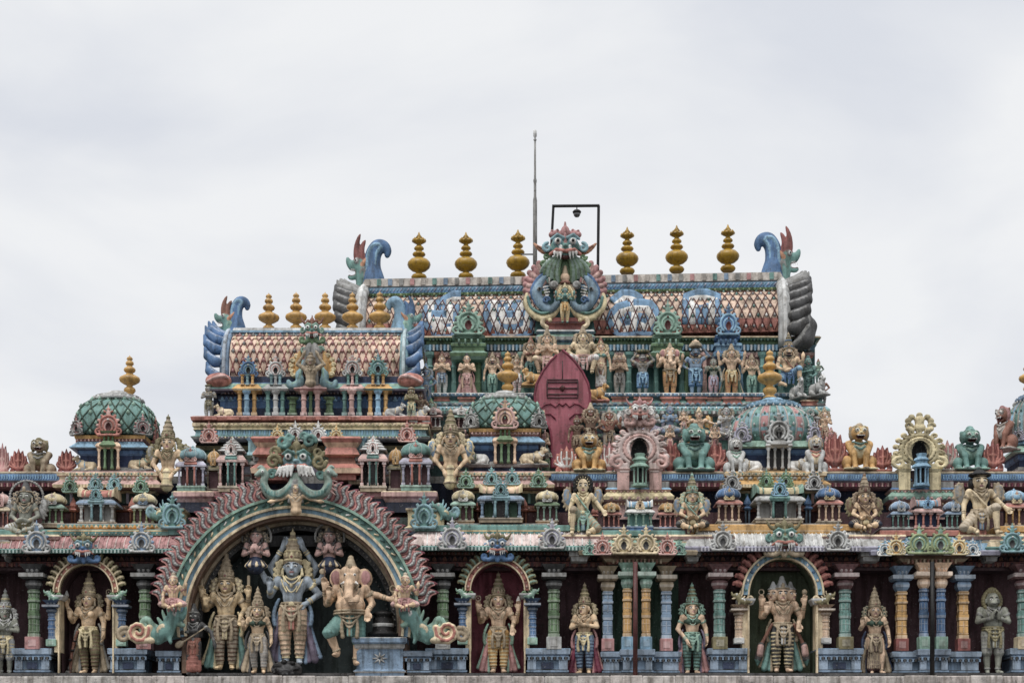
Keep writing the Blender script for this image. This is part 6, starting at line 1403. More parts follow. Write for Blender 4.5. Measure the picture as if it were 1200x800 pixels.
# ---------------- main tower
mt = bld('main_tower', 'rear tower storey with teal columns and ledges behind the long row of statues')
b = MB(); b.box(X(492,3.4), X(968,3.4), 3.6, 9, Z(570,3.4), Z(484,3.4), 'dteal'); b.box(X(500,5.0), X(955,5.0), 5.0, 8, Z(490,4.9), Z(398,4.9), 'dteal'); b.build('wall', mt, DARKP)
b = MB(); mold(b, 492, 966, 3.5, 3, [(566,.0,'dgreen'),(545,.0,'dteal'),(540,.06,'rose'),(534,.06,'teal'),(530,.0,'dgreen'),(516,.0,'teal'),(512,.1,'lav'),(508,.12,'mint'),(505,.0,'navy'),(488,.0,'dteal'),(485,.08,'lgray'),(481,.14,'white'),(479,.12,'teal'),(476,.05,'aqua')])
dentils(b, 494, 964, 485, 481.5, 3.38, 5, .55, .04, 'lgray', 'teal'); petals(b, 494, 964, 512, 508.5, 3.34, 6, 'lav', 'mint'); beads(b, 494, 964, 478, 3.38, 4.5, .035, 'aqua', 'white'); petals(b, 494, 964, 534, 530, 3.42, 6, 'teal', 'pink')
for i in range(34): px = 499+i*13.9; b.box(X(px-1.8,3.5),X(px+1.8,3.5),3.42,3.55,Z(505,3.5),Z(489,3.5),('lav','teal','pink','mint','gold')[i%5])
b.build('lower_ledge', mt)
for i in range(17):
    px = 506+i*27.5; kz = kk(3.3); a1, b1 = (('pink','white'),('teal','mint'),('lgray','white'),('gold','yellow'))[i%4]
    orn('gable','gable_ornament',dict(a=a1,b=b1,c='dred',c2='white'),(X(px,3.3),3.3,Z(530,3.3)),18*kz,mt,h=18*kz)
b = MB(); mold(b, 498, 962, 3.95, 3, [(482,.0,'teal'),(477,.0,'teal'),(475,.08,'grayb'),(472,.10,'lgray'),(469,.02,'teal'),(466,.02,'dteal'),(464,.1,'grayb'),(461,.12,'grayb'),(460,.1,'lgray')]); petals(b, 500, 960, 475, 471.5, 3.86, 6, 'lgray', 'grayb'); beads(b, 500, 960, 462.5, 3.83, 4.5, .03, 'white', 'sky'); b.build('statue_ledge', mt)
b = MB(); mold(b, 502, 950, 4.75, 2.5, [(428,.0,'dteal'),(419,.0,'rose'),(416,.08,'coral'),(413,.1,'pink'),(411,.0,'gray'),(410,.06,'grayb'),(404,.14,'sky'),(403,.06,'dgreen'),(399,.06,'green'),(398,.14,'dgreen'),(396,.2,'teal'),(395,.24,'yellow'),(393.5,.2,'ogold')])
petals(b, 502, 950, 419, 416, 4.68, 6, 'pink', 'cream'); beads(b, 502, 950, 397.5, 4.58, 4, .035, 'mint', 'green'); dentils(b, 502, 950, 411, 404, 4.66, 4.2, .5, .05, 'sky', 'lgray'); b.build('eave', mt)
for (px, c, w) in ((504,'teal',7),(512,'rust',5),(532,'teal',6),(540,'green',5),(560,'green',8),(567,'teal',6),(592,'teal',6),(611,'mint',6),(714,'teal',7),(737,'teal',7),(769,'teal',6),(799,'teal',6),(804,'green',5),(826,'pink',5),(846,'sky',6),(868,'sky',6),(893,'teal',6),(905,'aqua',6),(915,'teal',6)):
    b = MB(); Y = 4.6; r = w/2*kk(Y)*1.1; h = Z(413,Y)-Z(464,Y); b.box(-r*1.2,r*1.2,-r,r,0,h*.1,c); b.lathe([(r*.9,h*.1),(r,h*.3),(r*.8,h*.34),(r*.85,h*.62),(r*1.15,h*.66),(r*.8,h*.7),(r*.8,h*.85),(r*1.5,h*.93),(r*1.6,h)], 0,0,0,c,8,False); b.build('column', mt, None, (X(px,Y),Y,Z(464,Y)))
for (px, c1, c2, top_, w) in ((549,'mint','green',352,37),(782,'mint','green',352,33),(853,'blue','sky',355,28)):
    r_ = empty('roof_dormer', (X(px,4.3),4.3,Z(420,4.3)), {549:'green dormer gable on the big roof left of the central mask',782:'green dormer gable on the big roof between two painted letters',853:'blue dormer gable on the big roof, right of the last letter'}[px], 'gable', 'dormer gables of the big roof')
    k = kk(4.3); b = MB()
    mold(b, px-w*.5, px+w*.5, 4.25, .6, [(421,.0,c2),(417,.06,c1),(413,.08,c2),(411,.0,c1),(406,.0,c2),(405,.05,c1),(402,.05,c2),(401,-.06,c1),(397,-.06,c2),(396,.0,c1),(393,.02,c1),(392,-.02,c2)])
    for q in (-.3,-.1,.1,.3): b.lathe([(.03,0),(.025,.1),(.03,.14)], X(px+q*w,4.2), 4.16, Z(404,4.2), c1, 6)
    b.xform(Matrix.Translation(-Vector(r_.location))); b.build('pedestal', r_)
    orn('gable','gable_arch',dict(a=c1,b='mint' if c1=='mint' else 'sky',c='dred',c2='dred'),(0,-.12,Z(393,4.2)-Z(420,4.3)),w*k*1.0,r_,h=(Z(top_,4.2)-Z(393,4.2))/1.2)

# the big vaulted roof, turned a few degrees like the tower it crowns
mr = empty('vaulted_roof', (X(662,6), 6, Z(393,6)), 'big vaulted roof with red lattice, blue painted letters and stone ridge', 'roof', rz=math.radians(-3.2)); R0 = Vector(mr.location)
x0, x1 = X(428,5.6)-R0.x, X(913,5.6)-R0.x; a_ = 1.15; zE = Z(392,4.85)-R0.z; hg = (Z(347,6.0)-R0.z)-zE
rf = MB(); rows = barrel_pts(x0, x1, 0, a_, zE, hg, 60, 36)
rf.grid(rows, lambda i, j: 'coral' if i < 3 else mix(C['pink'],C['cream'],.5))
for x in (x0, x1):
    bs = len(rf.V); rf.V += [(x, r[0][1], r[0][2]) for r in rows]; rf.F.append(list(range(bs, bs+len(rows)))); rf.Cc.append(col('navy')); rf.Sm.append(False)
shell = rf.build('roof_shell', mr)
def pt(u, t, off=0.0):
    phi = t*PI/2; c_ = math.cos(phi)*(1+.14*math.sin(2*phi)); return (x0+(x1-x0)*u, -(a_+off)*c_, zE+(hg+off)*math.sin(phi))
Mr = Matrix.Translation(R0) @ Matrix.Rotation(math.radians(-3.2), 4, 'Z')
def onroof(px, py, off):
    """the point of the vault seen at that place of the photograph, lifted off its surface"""
    u = .5
    for _ in range(4):
        lo, hi = 0.0, .95
        for _ in range(24):
            t = (lo+hi)/2; w = Mr @ Vector(pt(u, t, off)); 
            if pyof(w.y, w.z) > py: lo = t
            else: hi = t
        w = Mr @ Vector(pt(u, lo, off)); u += (px-(600+w.x/kk(w.y)))*kk(w.y)/(x1-x0)
    return pt(u, lo, off)
lattice(shell, pt, 52, .93, 3.5/52, 'dred', .0125, ('gray','lgray','teal','white'), off=.03, ds=1.15)
# painted letters: white strokes edged blue
def glyph(strokes, name='painted_letter', wb=.27, ww=.095):
    b = MB()
    for st in strokes:
        n = len(st); P_ = []
        for i in range(n-1):
            for f in np.linspace(0, 1, 5)[:-1 if i < n-2 else None]: P_.append((st[i][0]+(st[i+1][0]-st[i][0])*f, st[i][1]+(st[i+1][1]-st[i][1])*f))
        A = [Vector(onroof(x, y, .000)) for x, y in P_]; B2 = [Vector(onroof(x, y, .012)) for x, y in P_]
        for pts, w, c, fl in ((A, wb, mix(C['blue'],C['sky'],.5), .06), (B2, ww, 'white', .13)): b.tube(pts, w, c, 10, True, fl)
    return b.build(name, shell)
glyph([[(505,352),(505,375),(516,388),(530,386),(534,378)],[(505,375),(527,376),(527,352),(540,352)],[(506,388),(514,380),(524,389)]])
glyph([[(580,352),(577,372),(584,385),(600,390),(616,384),(620,365)],[(588,360),(589,376),(606,376),(611,355)],[(599,352),(599,374)]])
glyph([[(722,358),(732,350),(743,352),(742,362),(728,366),(721,374),(729,386),(742,384),(744,366)],[(742,362),(758,362),(765,373),(758,384),(748,380)]])
glyph([[(811,380),(811,350),(834,350),(834,380)]])
b = MB(); zr = zE+hg
def rr(z, g, y=.42): return (x0-.02, x1+.02, -y, y, z, g)
def hz(py): 
    lo, hi = -2.0, 5.0
    for _ in range(40):
        m = (lo+hi)/2
        if pyof(5.5, m+R0.z) > py: lo = m
        else: hi = m
    return lo
b.rings([rr(hz(350),.02),rr(hz(348.5),.12),rr(hz(346),.12),rr(hz(345),.10),rr(hz(341),.14),rr(hz(340),.06),rr(hz(334),.10),rr(hz(333),.02),rr(hz(332),.08),rr(hz(322),.0),rr(hz(321),-.06)], ['olive','yellow','dgreen','green','blue','sky','grayb','stone','stone','gray','gray'])
n = 74
for i in range(n):
    xx = x0+(x1-x0)*(i+.5)/n; b.lathe([(.001,-.045),(.05,0),(.001,.045)], xx, -.55, hz(343), 'green' if i % 2 else 'lime', 6)
    if i % 2 == 0: b.box(xx-.055, xx+.055, -.515, -.3, hz(331), hz(323.5), ('stone','gray','teal','rose','grayb')[(i*7//2) % 5])
for i in range(120): xx = x0+(x1-x0)*(i+.5)/120; b.tube([(xx-.03,-.50,hz(339)),(xx+.03,-.52,hz(335))], .014, 'sky' if i % 2 else 'lav', 4)
b.build('ridge', shell)
b = MB()
for i in range(46): 
    p0, p1 = pt((i+.2)/46, .01, .03), pt((i+.5)/46, .09, .03); p2 = pt((i+.8)/46, .01, .03)
    b.add([p0, p2, p1, (p1[0], p1[1]-.04, p1[2])], [(0,1,2),(0,1,3),(1,2,3),(0,2,3)], 'rust')
b.build('eave_triangles', shell)
e1 = gable_end
def end(q, x, lab, feath, f2, bst):
    o = empty('gable_end', tuple(Mr @ Vector((x, 0, zE))), lab, 'gable', 'feathered end gables of the vaulted roofs', rz=math.radians(-3.2))
    gable_end(o, 0, 0, a_+.05, 0, hg+.18, q, 'lgray', feath, 8, .58, bst, 'blue', 1.15, f2)
    return o
end(-1, x0, 'grey feathered horseshoe gable with blue fin and red-crested beast, left end of the big roof', 'dgray', 'gray', dict(a='teal',b='gray',c='red',d='orange'))
end(1, x1, 'dark feathered horseshoe gable with blue fin and red-crested beast, right end of the big roof', 'dgray', 'gray', dict(a='teal',b='gray',c='red',d='orange'))
s = Sculpt(.03); s.path([(.02,0,.95),(.05,-.05,.6),(-.05,-.08,.25),(-.38,-.1,-.02)],[.08,.24,.26,.08],c='a'); s.path([(.05,-.2,.9),(-.02,-.3,.55),(-.2,-.26,.22),(-.42,-.18,.04)],.06,c='b')
o = link('feather_horn', s.mesh('feather_horn', .035, dict(a='dgray', b='gray')), None, (X(944,4.6),4.6,Z(410,4.6))); tag(o, 'dark grey curled horn with a pale ridge at the foot of the right end gable', 'ornament')
MG = 'ochre gold finials along the big roof ridge'
for (px, pb, pt_, lab) in ((491,327,272,'leftmost ochre finial on the big roof ridge'),(546,326,272,'ochre finial second from the left on the big roof ridge'),(607,325,269,'ochre finial just left of the mast'),(735,320,266,'ochre finial just right of the lamp frame'),(793,318,264,'ochre finial second from the right on the big roof'),(853,317,263,'rightmost ochre finial, beside the blue fin')):
    Yf = 6-(px-662)*.0011; finial(lab, px, pb, pt_, Yf, True, 'enamel2', MG)

# central mask of the big roof
CY = 4.5; k = kk(CY); cm_ = empty('roof_mask', (X(662,CY),CY,Z(386,CY)), 'big teal fanged mask with orange ears over blue sea beasts, centre of the big roof', 'ornament')
def cp(x, y, d=0.0): return ((x-662.5)*k, d, Z(y,CY)-Z(386,CY))
def cpl(q, pts, d): return [cp(662.5+q*(x-662.5), y, d) for x, y in pts]
s = Sculpt(.015); fz = cp(0,292)[2]; s.ell(cp(662.5,316,-.06),(.3,.12,.3),'f'); kirti(s, (0,-.12,fz), 1.15, 'a', 'b', 'e', False)
for q in (-1,1):
    s.bez((q*.3,-.02,fz-.02),(q*.58,-.06,fz-.14),(q*.80,-.06,fz+.12),.15,.03,'o'); s.bez((q*.36,-.16,fz-.03),(q*.56,-.16,fz-.08),(q*.72,-.12,fz+.06),.04,.015,'rust'); s.ell((q*.5,-.12,fz-.1),(.06,.04,.04),'rust')
    for (x,z,r) in ((.1,.34,.10),(.24,.36,.09),(.35,.33,.08),(.34,.42,.04),(.2,.44,.04)): s.ell((q*x,-.14,fz+z),(r,.09,r),'e')
    s.cap((q*.12,-.36,fz-.05),(q*.13,-.37,fz-.3),.05,.02,'white',k=0)
s.ell((0,-.18,fz+.42),(.07,.08,.11),'ogold')
link('mask', s.mesh('mask', .019, dict(a='teal',b='aqua',e='rose',f='green',g='mint',o='orange')), cm_)
for q in (-1,1):
    # green mane combed out from the jaws
    s = Sculpt(.012)
    for i in range(12):
        a = i/11; s.bez(cp(662.5+q*(3+9*a),305,-.2),cp(662.5+q*(9+16*a),311,-.3),cp(662.5+q*(6+23*a),333-13*a+2*(i%2),-.18),.05,.03,'a' if i%3 else 'b')
    for x,y in ((684,303),(688,311),(683,318)): s.spiral(cp(662.5+q*(x-662.5),y,-.12),.09,1.2,.035,'b',dirn=-q)
    link('mane', s.mesh('mane', .02, dict(a=mix(C['mint'],C['gray'],.35), b='green')), cm_)
    # blue sea beast, its snout curled inward
    s = Sculpt(.015); s.spath(cpl(q,[(681,322),(690,330),(696,344),(691,357),(680,364),(672,357),(674,348)],-.12),[.05,.085,.135,.135,.11,.08,.045],c='a')
    s.spath(cpl(q,[(684,320),(695,329),(702,344),(697,358)],-.16),[.03,.04,.04,.03],c='b'); s.ell(cp(662.5+q*30,342,-.28),(.06,.05,.05),'gray'); s.ell(cp(662.5+q*30,342,-.32),(.03,.03,.03),'black',k=0)
    for i in range(5): s.cap(cp(662.5+q*(25-i*.8),340+3.2*i,-.24),cp(662.5+q*(18+abs(i-2)*.8),339+3.2*i,-.26),.03,.018,'white',k=0)
    s.spiral(cp(662.5+q*22,355,-.26),.10,1.2,.03,'b'); s.ell(cp(662.5+q*13,336,-.14),(.13,.08,.12),'gray'); s.spiral(cp(662.5+q*13,336,-.2),.09,1.3,.025,'lgray')
    link('sea_beast', s.mesh('sea_beast', .02, dict(a=mix(C['sky'],C['gray'],.3), b='blue')), cm_)
    s = Sculpt(.012); s.spath(cpl(q,[(707,346),(708,357),(702,367),(691,374),(678,371),(670,362)],-.08),[.05,.08,.09,.09,.08,.05],c='a'); s.spath(cpl(q,[(706,350),(702,362),(690,369),(678,366)],-.17),.035,c='b')
    s.spath(cpl(q,[(673,352),(668,340),(664,337)],-.2),[.04,.04,.03],c='a')
    for x,y in ((697,374),(688,379),(680,377)): s.ell(cp(662.5+q*(x-662.5),y,-.12),(.06,.06,.06),'a')
    s.spath(cpl(q,[(688,376),(689,382),(684,386)],-.2),[.06,.05,.06],c='c')
    link('scroll', s.mesh('scroll', .02, dict(a='yellow', b='teal', c='cream')), cm_)
    s = Sculpt(.012)
    for i,(x,y) in enumerate(((693,309),(699,314),(704,320),(707,327),(709,334),(709,341),(707,347))):
        s.bez(cp(662.5+q*24,331,-.04),cp(662.5+q*(20+(x-676)*.6),y+6,-.1),cp(662.5+q*(x-662.5),y,-.02),.06,.075,'a' if i%2 else 'b'); s.ell(cp(662.5+q*(x-662.5),y,-.06),(.07,.06,.07),'a')
    link('wing', s.mesh('wing', .02, dict(a='rose', b='pink')), cm_)
s = Sculpt(.01); s.path([cp(662.5+10*math.cos(a),347-12*math.sin(a),-.15) for a in np.linspace(-.3,PI+.3,13)],.05,c='a')
for i in range(11): a = -.2+(PI+.4)*i/10; s.ell(cp(662.5+12.5*math.cos(a),347-14*math.sin(a),-.15),(.035,.035,.035),'b')
s.ell(cp(662.5,328,-.2),(.12,.1,.13),'c'); s.cap(cp(662.5,323,-.2),cp(662.5,316,-.2),.08,.05,'a'); s.ell(cp(662.5,334,-.22),(.14,.08,.05),'b')
link('halo_arch', s.mesh('halo_arch', .02, dict(a='ogold', b='rust', c='peach')), cm_)
b = MB(); b.rings([(-.8,.8,.0,.9,-.1,0),(-.8,.8,.0,.9,.5,-.1),(-.5,.5,.0,.9,1.2,-.1),(-.32,.32,.0,.9,1.75,0)],'dteal'); b.build('backing', cm_, DARKP)
b = MB(); o = Vector(cm_.location)
mold(b, 632, 693, CY-.15, 1.0, [(420,.0,'teal'),(412,.05,'mint'),(409,.12,'cream'),(404,.12,'peach'),(401,.02,'dteal'),(398,.08,'grayb'),(394,.10,'lgray'),(391,.0,'mint'),(388,.08,'grayb'),(386,.05,'lgray')]); mold(b, 640, 686, CY-.1, .8, [(387,.0,'dred'),(380,.0,'red'),(379,.05,'coral'),(376,.04,'dred'),(375,.0,'red'),(372,.0,'red')])
b.xform(Matrix.Translation(-o)); b.build('plinth', cm_)

# spear
SY = 2.9; s_ = empty('giant_spear', (X(659,SY),SY,Z(545,SY)), 'giant matt pink leaf-shaped spearhead with three lines and a dot', 'spear')
half = [(0,411),(7,417),(14,424),(23,436),(30,450),(32.5,463),(32,474),(29,484),(24,492),(18,498),(14.5,504),(13,514),(13,548)]
ol = [(X(659+x,SY), Z(y,SY)) for x, y in half] ; ol2 = [(X(659-x,SY), Z(y,SY)) for x, y in reversed(half[1:])]
o = Vector(s_.location); pink_ = lin((162,96,108)); b = MB(); b.prism((ol2[::1]+[ol[0]]+ol[1:])[::-1], SY-.10, SY+.1, pink_); 
def ins(p, f): c_ = (X(659,SY), Z(470,SY)); return (c_[0]+(p[0]-c_[0])*f, c_[1]+(p[1]-c_[1])*f)
b.xform(Matrix.Translation(-o)); b.build('blade', s_, painted_material('spear_paint', .6, .22, .15, .8))
b = MB()
edge = ol+ol2; b.tube([(x, SY-.10, z) for x, z in edge], .03, lin((132,62,78)), 6)
for y in (449, 456, 463): b.tube([(X(641,SY),SY-.12,Z(y,SY)),(X(677,SY),SY-.12,Z(y,SY))], .016, 'dmaroon', 6)
for q in (-1,1): b.tube([(X(659+q*18,SY),SY-.12,Z(y,SY)) for y in (447,450,453,456,459,463,466)], .014, 'dmaroon', 6)
for y in (446, 467): b.tube([(X(641,SY),SY-.12,Z(y,SY)),(X(677,SY),SY-.12,Z(y,SY))], .014, 'dmaroon', 6)
b.tube([(X(659,SY),SY-.11,Z(424,SY)),(X(659,SY),SY-.11,Z(446,SY))], .012, 'dmaroon', 6); b.lathe([(.001,-.09),(.09,0),(.001,.09)], X(659,SY), SY-.12, Z(456,SY), 'dred', 12)
for q in (-1,1): b.tube([(X(659+q*x,SY),SY-.12,Z(y,SY)) for x,y in ((0,477),(4,473),(8,478),(14,474),(20,475),(26,480),(22,486),(14,486),(8,492))], .018, lin((132,62,78)), 6)
b.xform(Matrix.Translation(-o)); b.build('emblem', s_)

# mast, lamp frame
ml = empty('lightning_mast', (X(627,5.6),5.6,Z(330,5.6)), 'slim grey lightning mast rising above the roof', 'mast'); o = Vector(ml.location); b = MB(); H = lambda y: Z(y,5.6)-o.z
b.lathe([(.06,-.8),(.055,H(235)),(.035,H(230)),(.035,H(215)),(.045,H(213)),(.045,H(211)),(.03,H(209)),(.026,H(165))],0,0,0,'gray',10); b.build('pole', ml, METAL)
b = MB(); b.lathe([(.035,H(165)),(.045,H(164)),(.02,H(162)),(.045,H(160)),(.05,H(157)),(.04,H(153)),(.01,H(152))],0,0,0,'lgray',10); b.build('tip', ml, METAL)
b = MB(); b.tube([(-.38,0,H(298)),(0,0,H(298))],.02,'dgray',6); b.build('stay', ml, METAL)
lf = empty('lamp_frame', (X(674,5.7),5.7,Z(330,5.7)), 'black square metal frame carrying a small lamp above the central mask', 'lamp'); o = Vector(lf.location)
b = MB(); q = lambda x, y: (X(x,5.7)-o.x, 0, Z(y,5.7)-o.z)
b.tube([q(645.5,330),q(646,290),q(648.5,242)],.035,'black',4,False); b.tube([q(647,241.5),q(702.5,241)],.042,'black',4,False); b.tube([q(701.5,241),q(700.5,330)],.038,'black',4,False); b.build('frame', lf, METAL)
b = MB(); x_, y_, z_ = q(676,246); b.tube([(x_,0,z_),(x_,0,z_+.1)],.015,'dgray',6); b.lathe([(.1,-.10),(.12,-.05),(.08,-.01),(.03,0)],x_,0,z_,'black',14); b.build('lamp_shade', lf, METAL)
gl = bpy.data.materials.new('clear_glass'); gl.use_nodes = True; p_ = gl.node_tree.nodes['Principled BSDF']; p_.inputs['Transmission Weight'].default_value = .9; p_.inputs['Roughness'].default_value = .05; p_.inputs['Base Color'].default_value = (.9,.92,.95,1)
b = MB(); b.lathe([(.001,-.2),(.05,-.19),(.085,-.15),(.095,-.10)],x_,0,z_,'white',14); b.build('bulb', lf, gl)
# =================================================================== statues
st = statue
D1 = 'large painted deity statues standing in the lower tier'
# lower tier
st('slender cream-gold goddess statue in the far left niche, beside a curved bow', 104, 790, 667, .30, female=True, arms=('bless','down'), back=('raise','raise'), held=('conch','disc'), legs='sway', skin='paleskin', cloth='olive', trim='yellow', garment='dhoti', jewel='ogold', flare='olive', crownc='ogold', load='bow', drape='ogold', sdrape='gray', group=D1, stripes='brown', yaw=-8)
st('grey-green statue with joined hands, cut by the left edge of the picture', 6, 792, 688, .25, arms=('cross','cross'), skin='gskin', cloth='lgray', trim='yellow', crownc='gskin', flare='gray', garment='short', jewel='lgray', group=D1, wide=1.1, turn=15)
st('four-armed statue in yellow leggings in the niche right of the great arch', 584, 789, 668, .30, arms=('bless','give'), back=('raiselow','raiselow'), held=('disc','conch'), skin='peach', cloth='gold', trim='ogold', stripes='yellow', crownc='olive', flare='olive', drape='rose', sdrape='mint', group=D1, apron='ogold')
st('pale statue with folded arms and blue-grey breeches, turned left beside the green column', 685, 790, 681, .15, arms=('clasp','cross'), skin='paleskin', cloth='grayb', trim='yellow', stripes='dblue', crownc='olive', flare='olive', drape='maroon', sdrape='rose', group=D1, turn=-28, yaw=-12)
st('statue in green patterned leggings with ornate green hair, left of the teal column', 811, 790, 681, .15, female=True, arms=('low','down'), skin='peach', cloth='teal', trim='mint', stripes='dgreen', crownc='olive', flare='dgreen', top='dgreen', drape='rose', sdrape='purple', group=D1, jewel='mint', turn=10)
st('three-headed statue with clubs in the blue jewelled niche', 916.5, 788, 674, .25, head='three', crown='short', arms=('bless','give'), back=('raiselow','raiselow'), held=('loop','mace'), skin='peach', cloth='dgray', trim='ogold', stripes='yellow', crownc='lgray', flare=None, load='clubs', drape='teal', sdrape='ogold', group=D1, jewel='ogold', apron='lgray', wide=1.12)
st('goddess statue in dark red pleated skirt with raised palm, left of the gold columns', 1025, 790, 685, .15, female=True, arms=('bless','down'), skin='peach', cloth='dmaroon', trim='ogold', stripes='ogold', garment='pleat', crownc='ogold', flare='dgreen', top='dgreen', drape='ogold', sdrape='dblue', legs='sway', group=D1, jewel='ogold')
st('grey-green monkey-faced statue praying under a yellow hood, right side of the facade', 1163, 790, 686, .15, head='monkey', crown='hood', arms=('clasp','clasp'), skin='gskin', cloth=mix(C['gskin'],C['white'],.15), trim='olive', stripes='gray', garment='short', crownc='olive', flare=None, jewel='gray', fat=.04, wide=1.15, group=D1)
# in the great alcove
D2 = 'statues grouped in the great alcove'
st('tall blue six-armed statue with gold crown, centre of the great alcove', 343, 779, 618, -.25, arms=('bless','hip'), back=('fan','fan'), back2=('high','high'), held=('conch','disc'), skin=mix(C['bskin'],C['white'],.25), cloth='peach', trim='ogold', stripes='ogold', crownc='ogold', flare='yellow', drape='purple', sdrape='grayb', jewel='yellow', group=D2, wide=1.05, apron='coral')
st('cream-gold four-armed statue holding up two staffs, left of the blue statue', 265, 785, 644, -.15, arms=('bless','give'), back=('raiselow','raiselow'), held=('staff','staff'), skin=mix(C['skin'],C['gold'],.3), cloth='beige', trim='ogold', stripes='brown', crownc='ogold', flare='yellow', drape='teal', sdrape='yellow', jewel='ogold', group=D2, wide=1.05, apron='yellow')
st('small goddess statue in green bodice between the gold and the blue statues', 302, 789, 686, -.45, female=True, arms=('bless','down'), skin='paleskin', cloth='stone', trim='ogold', stripes='gray', crownc='ogold', flare='ogold', top='dgreen', drape='ogold', sdrape='dgray', legs='sway', jewel='ogold', group=D2)
st('dark-skinned lute player statue in orange-red skirt at the left of the alcove', 227, 791, 706, -.5, arms=('cross','lean'), skin='dgray', cloth='coral', trim='rust', stripes='coral', garment='skirt', crown='short', crownc='dgray', flare=None, load='lute', jewel='gray', group=D2)
st('pot-bellied elephant-headed statue in teal shorts beside the black stone', 411, 780, 650, -.5, head='elephant', fat=.13, legs='dance', arms=('bless','give'), back=('raiselow','out'), held=('axe','loop'), skin=mix(C['peach'],C['gold'],.12), cloth='teal', trim='ogold', garment='short', crown='short', crownc='ogold', jewel='ogold', group=D2, wide=1.15, apron='teal', stripes='teal')
for (px, c, l, hc) in ((300,'dblue','small pink bust statue with joined hands above the goddess, upper left of the alcove','rose'),(392,'dblue','small pink bust statue with joined hands above the elephant-headed statue','rose')):
    st(l, px-(6 if px > 350 else 0), 664, 611, -.3, legs='bust', garment='bustbase', arms=('clasp','clasp'), skin=hc if hc != 'rose' else 'pink', cloth=c, trim='cream', crown='short', crownc='ogold', flare='ogold', halo='gray', group=D2, jewel='dgray', fine=False)
st('tiny pale figure with outspread arms on the crown of the great arch', 347, 602, 561, -1.0, legs='bust', garment=None, arms=('out','out'), skin='paleskin', crown='bun', hair='beige', flare=None, jewel='beige', fine=False, name='small_figure')
for (px, l) in ((203,'small pale figure riding the left sea beast of the great arch'),(475,'small pale figure riding the right sea beast of the great arch')):
    st(l, px, 716, 670, -.95, legs='fold', garment='short', arms=('give','raiselow'), skin='paleskin', cloth='pink', trim='rose', crown='bun', hair='beige', flare=None, jewel='rose', fine=False, name='small_figure')

# winged figures of the second tier
WG = 'winged figures seated on the ledges'
st('grey-winged figure with curly halo seated at the far left of the second tier', 30, 630, 562, .15, legs='fold', arms=('hold','hold'), skin='gskin', cloth='lgray', trim='olive', crown='short', crownc='dgray', halo='gray', flare='dgray', wings='gray', wing2='lgray', garment='short', group=WG, hs=1.42, fine=False)
st('winged figure holding a yellow bell, right of the left green dome', 197, 556, 484, .9, legs='bust', garment=None, arms=('low','low'), skin='paleskin', crown='tall', crownc='ogold', flare='olive', wings='olive', wing2='gray', load='bell', top='dgreen', jewel='olive', group=WG, hs=1.42, fine=False, tilt=0, wide=1.1)
st('winged figure holding a yellow bell, left of the middle green dome', 528, 552, 476, .9, legs='bust', garment=None, arms=('low','low'), skin='paleskin', crown='tall', crownc='olive', flare='yellow', wings='yellow', wing2='grayb', load='bell', top='yellow', jewel='ogold', group=WG, hs=1.42, fine=False, wide=1.1)
st('dark-haired winged youth half kneeling right of the middle shrines', 683, 629, 556, .0, legs='halfl', arms=('down','club'), skin='skin', cloth='ogold', trim='mint', crown='curly', hair='black', flare=None, wings='ogold', wing2='grayb', garment='short', jewel='yellow', group=WG, hs=1.42, fine=True, sash='mint', apron='grayb', xs=.86)
st('winged figure offering a vase with both hands, right of the pink gable', 811, 624, 552, .0, legs='fold', arms=('hold','hold'), skin='paleskin', cloth='dgray', trim='ogold', crown='tall', crownc='olive', flare='yellow', wings='ogold', wing2='grayb', load='vase', garment='short', top=None, jewel='mint', group=WG, hs=1.42, fine=True, sash='mint')
st('brown-winged figure with gold crown offering a vase, below the golden lion', 1013, 624, 552, .0, legs='fold', arms=('hold','hold'), skin='paleskin', cloth='navy', trim='ogold', crown='tall', crownc='ogold', flare='ogold', wings='olive', wing2='brown', load='vase', garment='short', jewel='brown', group=WG, hs=1.42, fine=True, sash='brown')
st('winged youth in round black hat half kneeling at the right', 1148, 629, 549, .0, legs='halfr', arms=('down','club'), skin='skin', cloth='beige', trim='ogold', crown='hat', hair='black', flare=None, wings='ogold', wing2='gray', garment='short', jewel='ogold', group=WG, hs=1.42, fine=True, sash='cream', apron='grayb', top=None)

# long row of the main tower
RG = 'row of statues on the main tower ledge'; CP = ['coral','peach','coral','coral','peach','coral']
def row(label, px, pyf, pyt, ped=True, Y=4.05, **k): k.setdefault('fine', False); return st(label, px, pyf, pyt, Y, group=RG, ped=(['coral','rust','coral','peach','coral','coral'] if ped else None), **k)
row('praying peach statue in white leggings, leftmost of the upper row', 518, 465, 411, arms=('clasp','clasp'), skin='peach', cloth='white', trim='grayb', stripes='lgray', crown='short', crownc='rust', flare=None, wide=1.15)
row('praying statue in pink skirt with dark hair, second in the upper row', 547, 467, 413, arms=('clasp','clasp'), skin='peach', cloth='rose', trim='pink', garment='skirt', crown='bun', hair='dgray', flare=None, wide=1.1, drape='pink', sdrape='rose')
row('statue in teal leggings behind the middle dome finial, left side', 577, 466, 412, arms=('down','hip'), skin='peach', cloth='teal', trim='mint', crown='short', crownc='ogold', flare='ogold', beard=True)
row('small pink-legged statue just right of the middle dome finial', 606, 463, 414, arms=('down','down'), skin='peach', cloth='rose', trim='white', crown='short', crownc='ogold', flare='ogold', female=True)
row('slender goddess in teal leggings left of the spear tip', 622, 455, 394, False, female=True, arms=('down','down'), skin='peach', cloth='teal', trim='dteal', crown='short', crownc='rust', flare='ogold', top='rust')
row('peach statue with crossed arms seated just left of the spear tip', 641, 440, 384, False, Y=3.9, arms=('clasp','clasp'), legs='squat', skin='peach', cloth='cream', trim='pink', crown='short', crownc='ogold', flare='ogold', wide=1.2, garment='short')
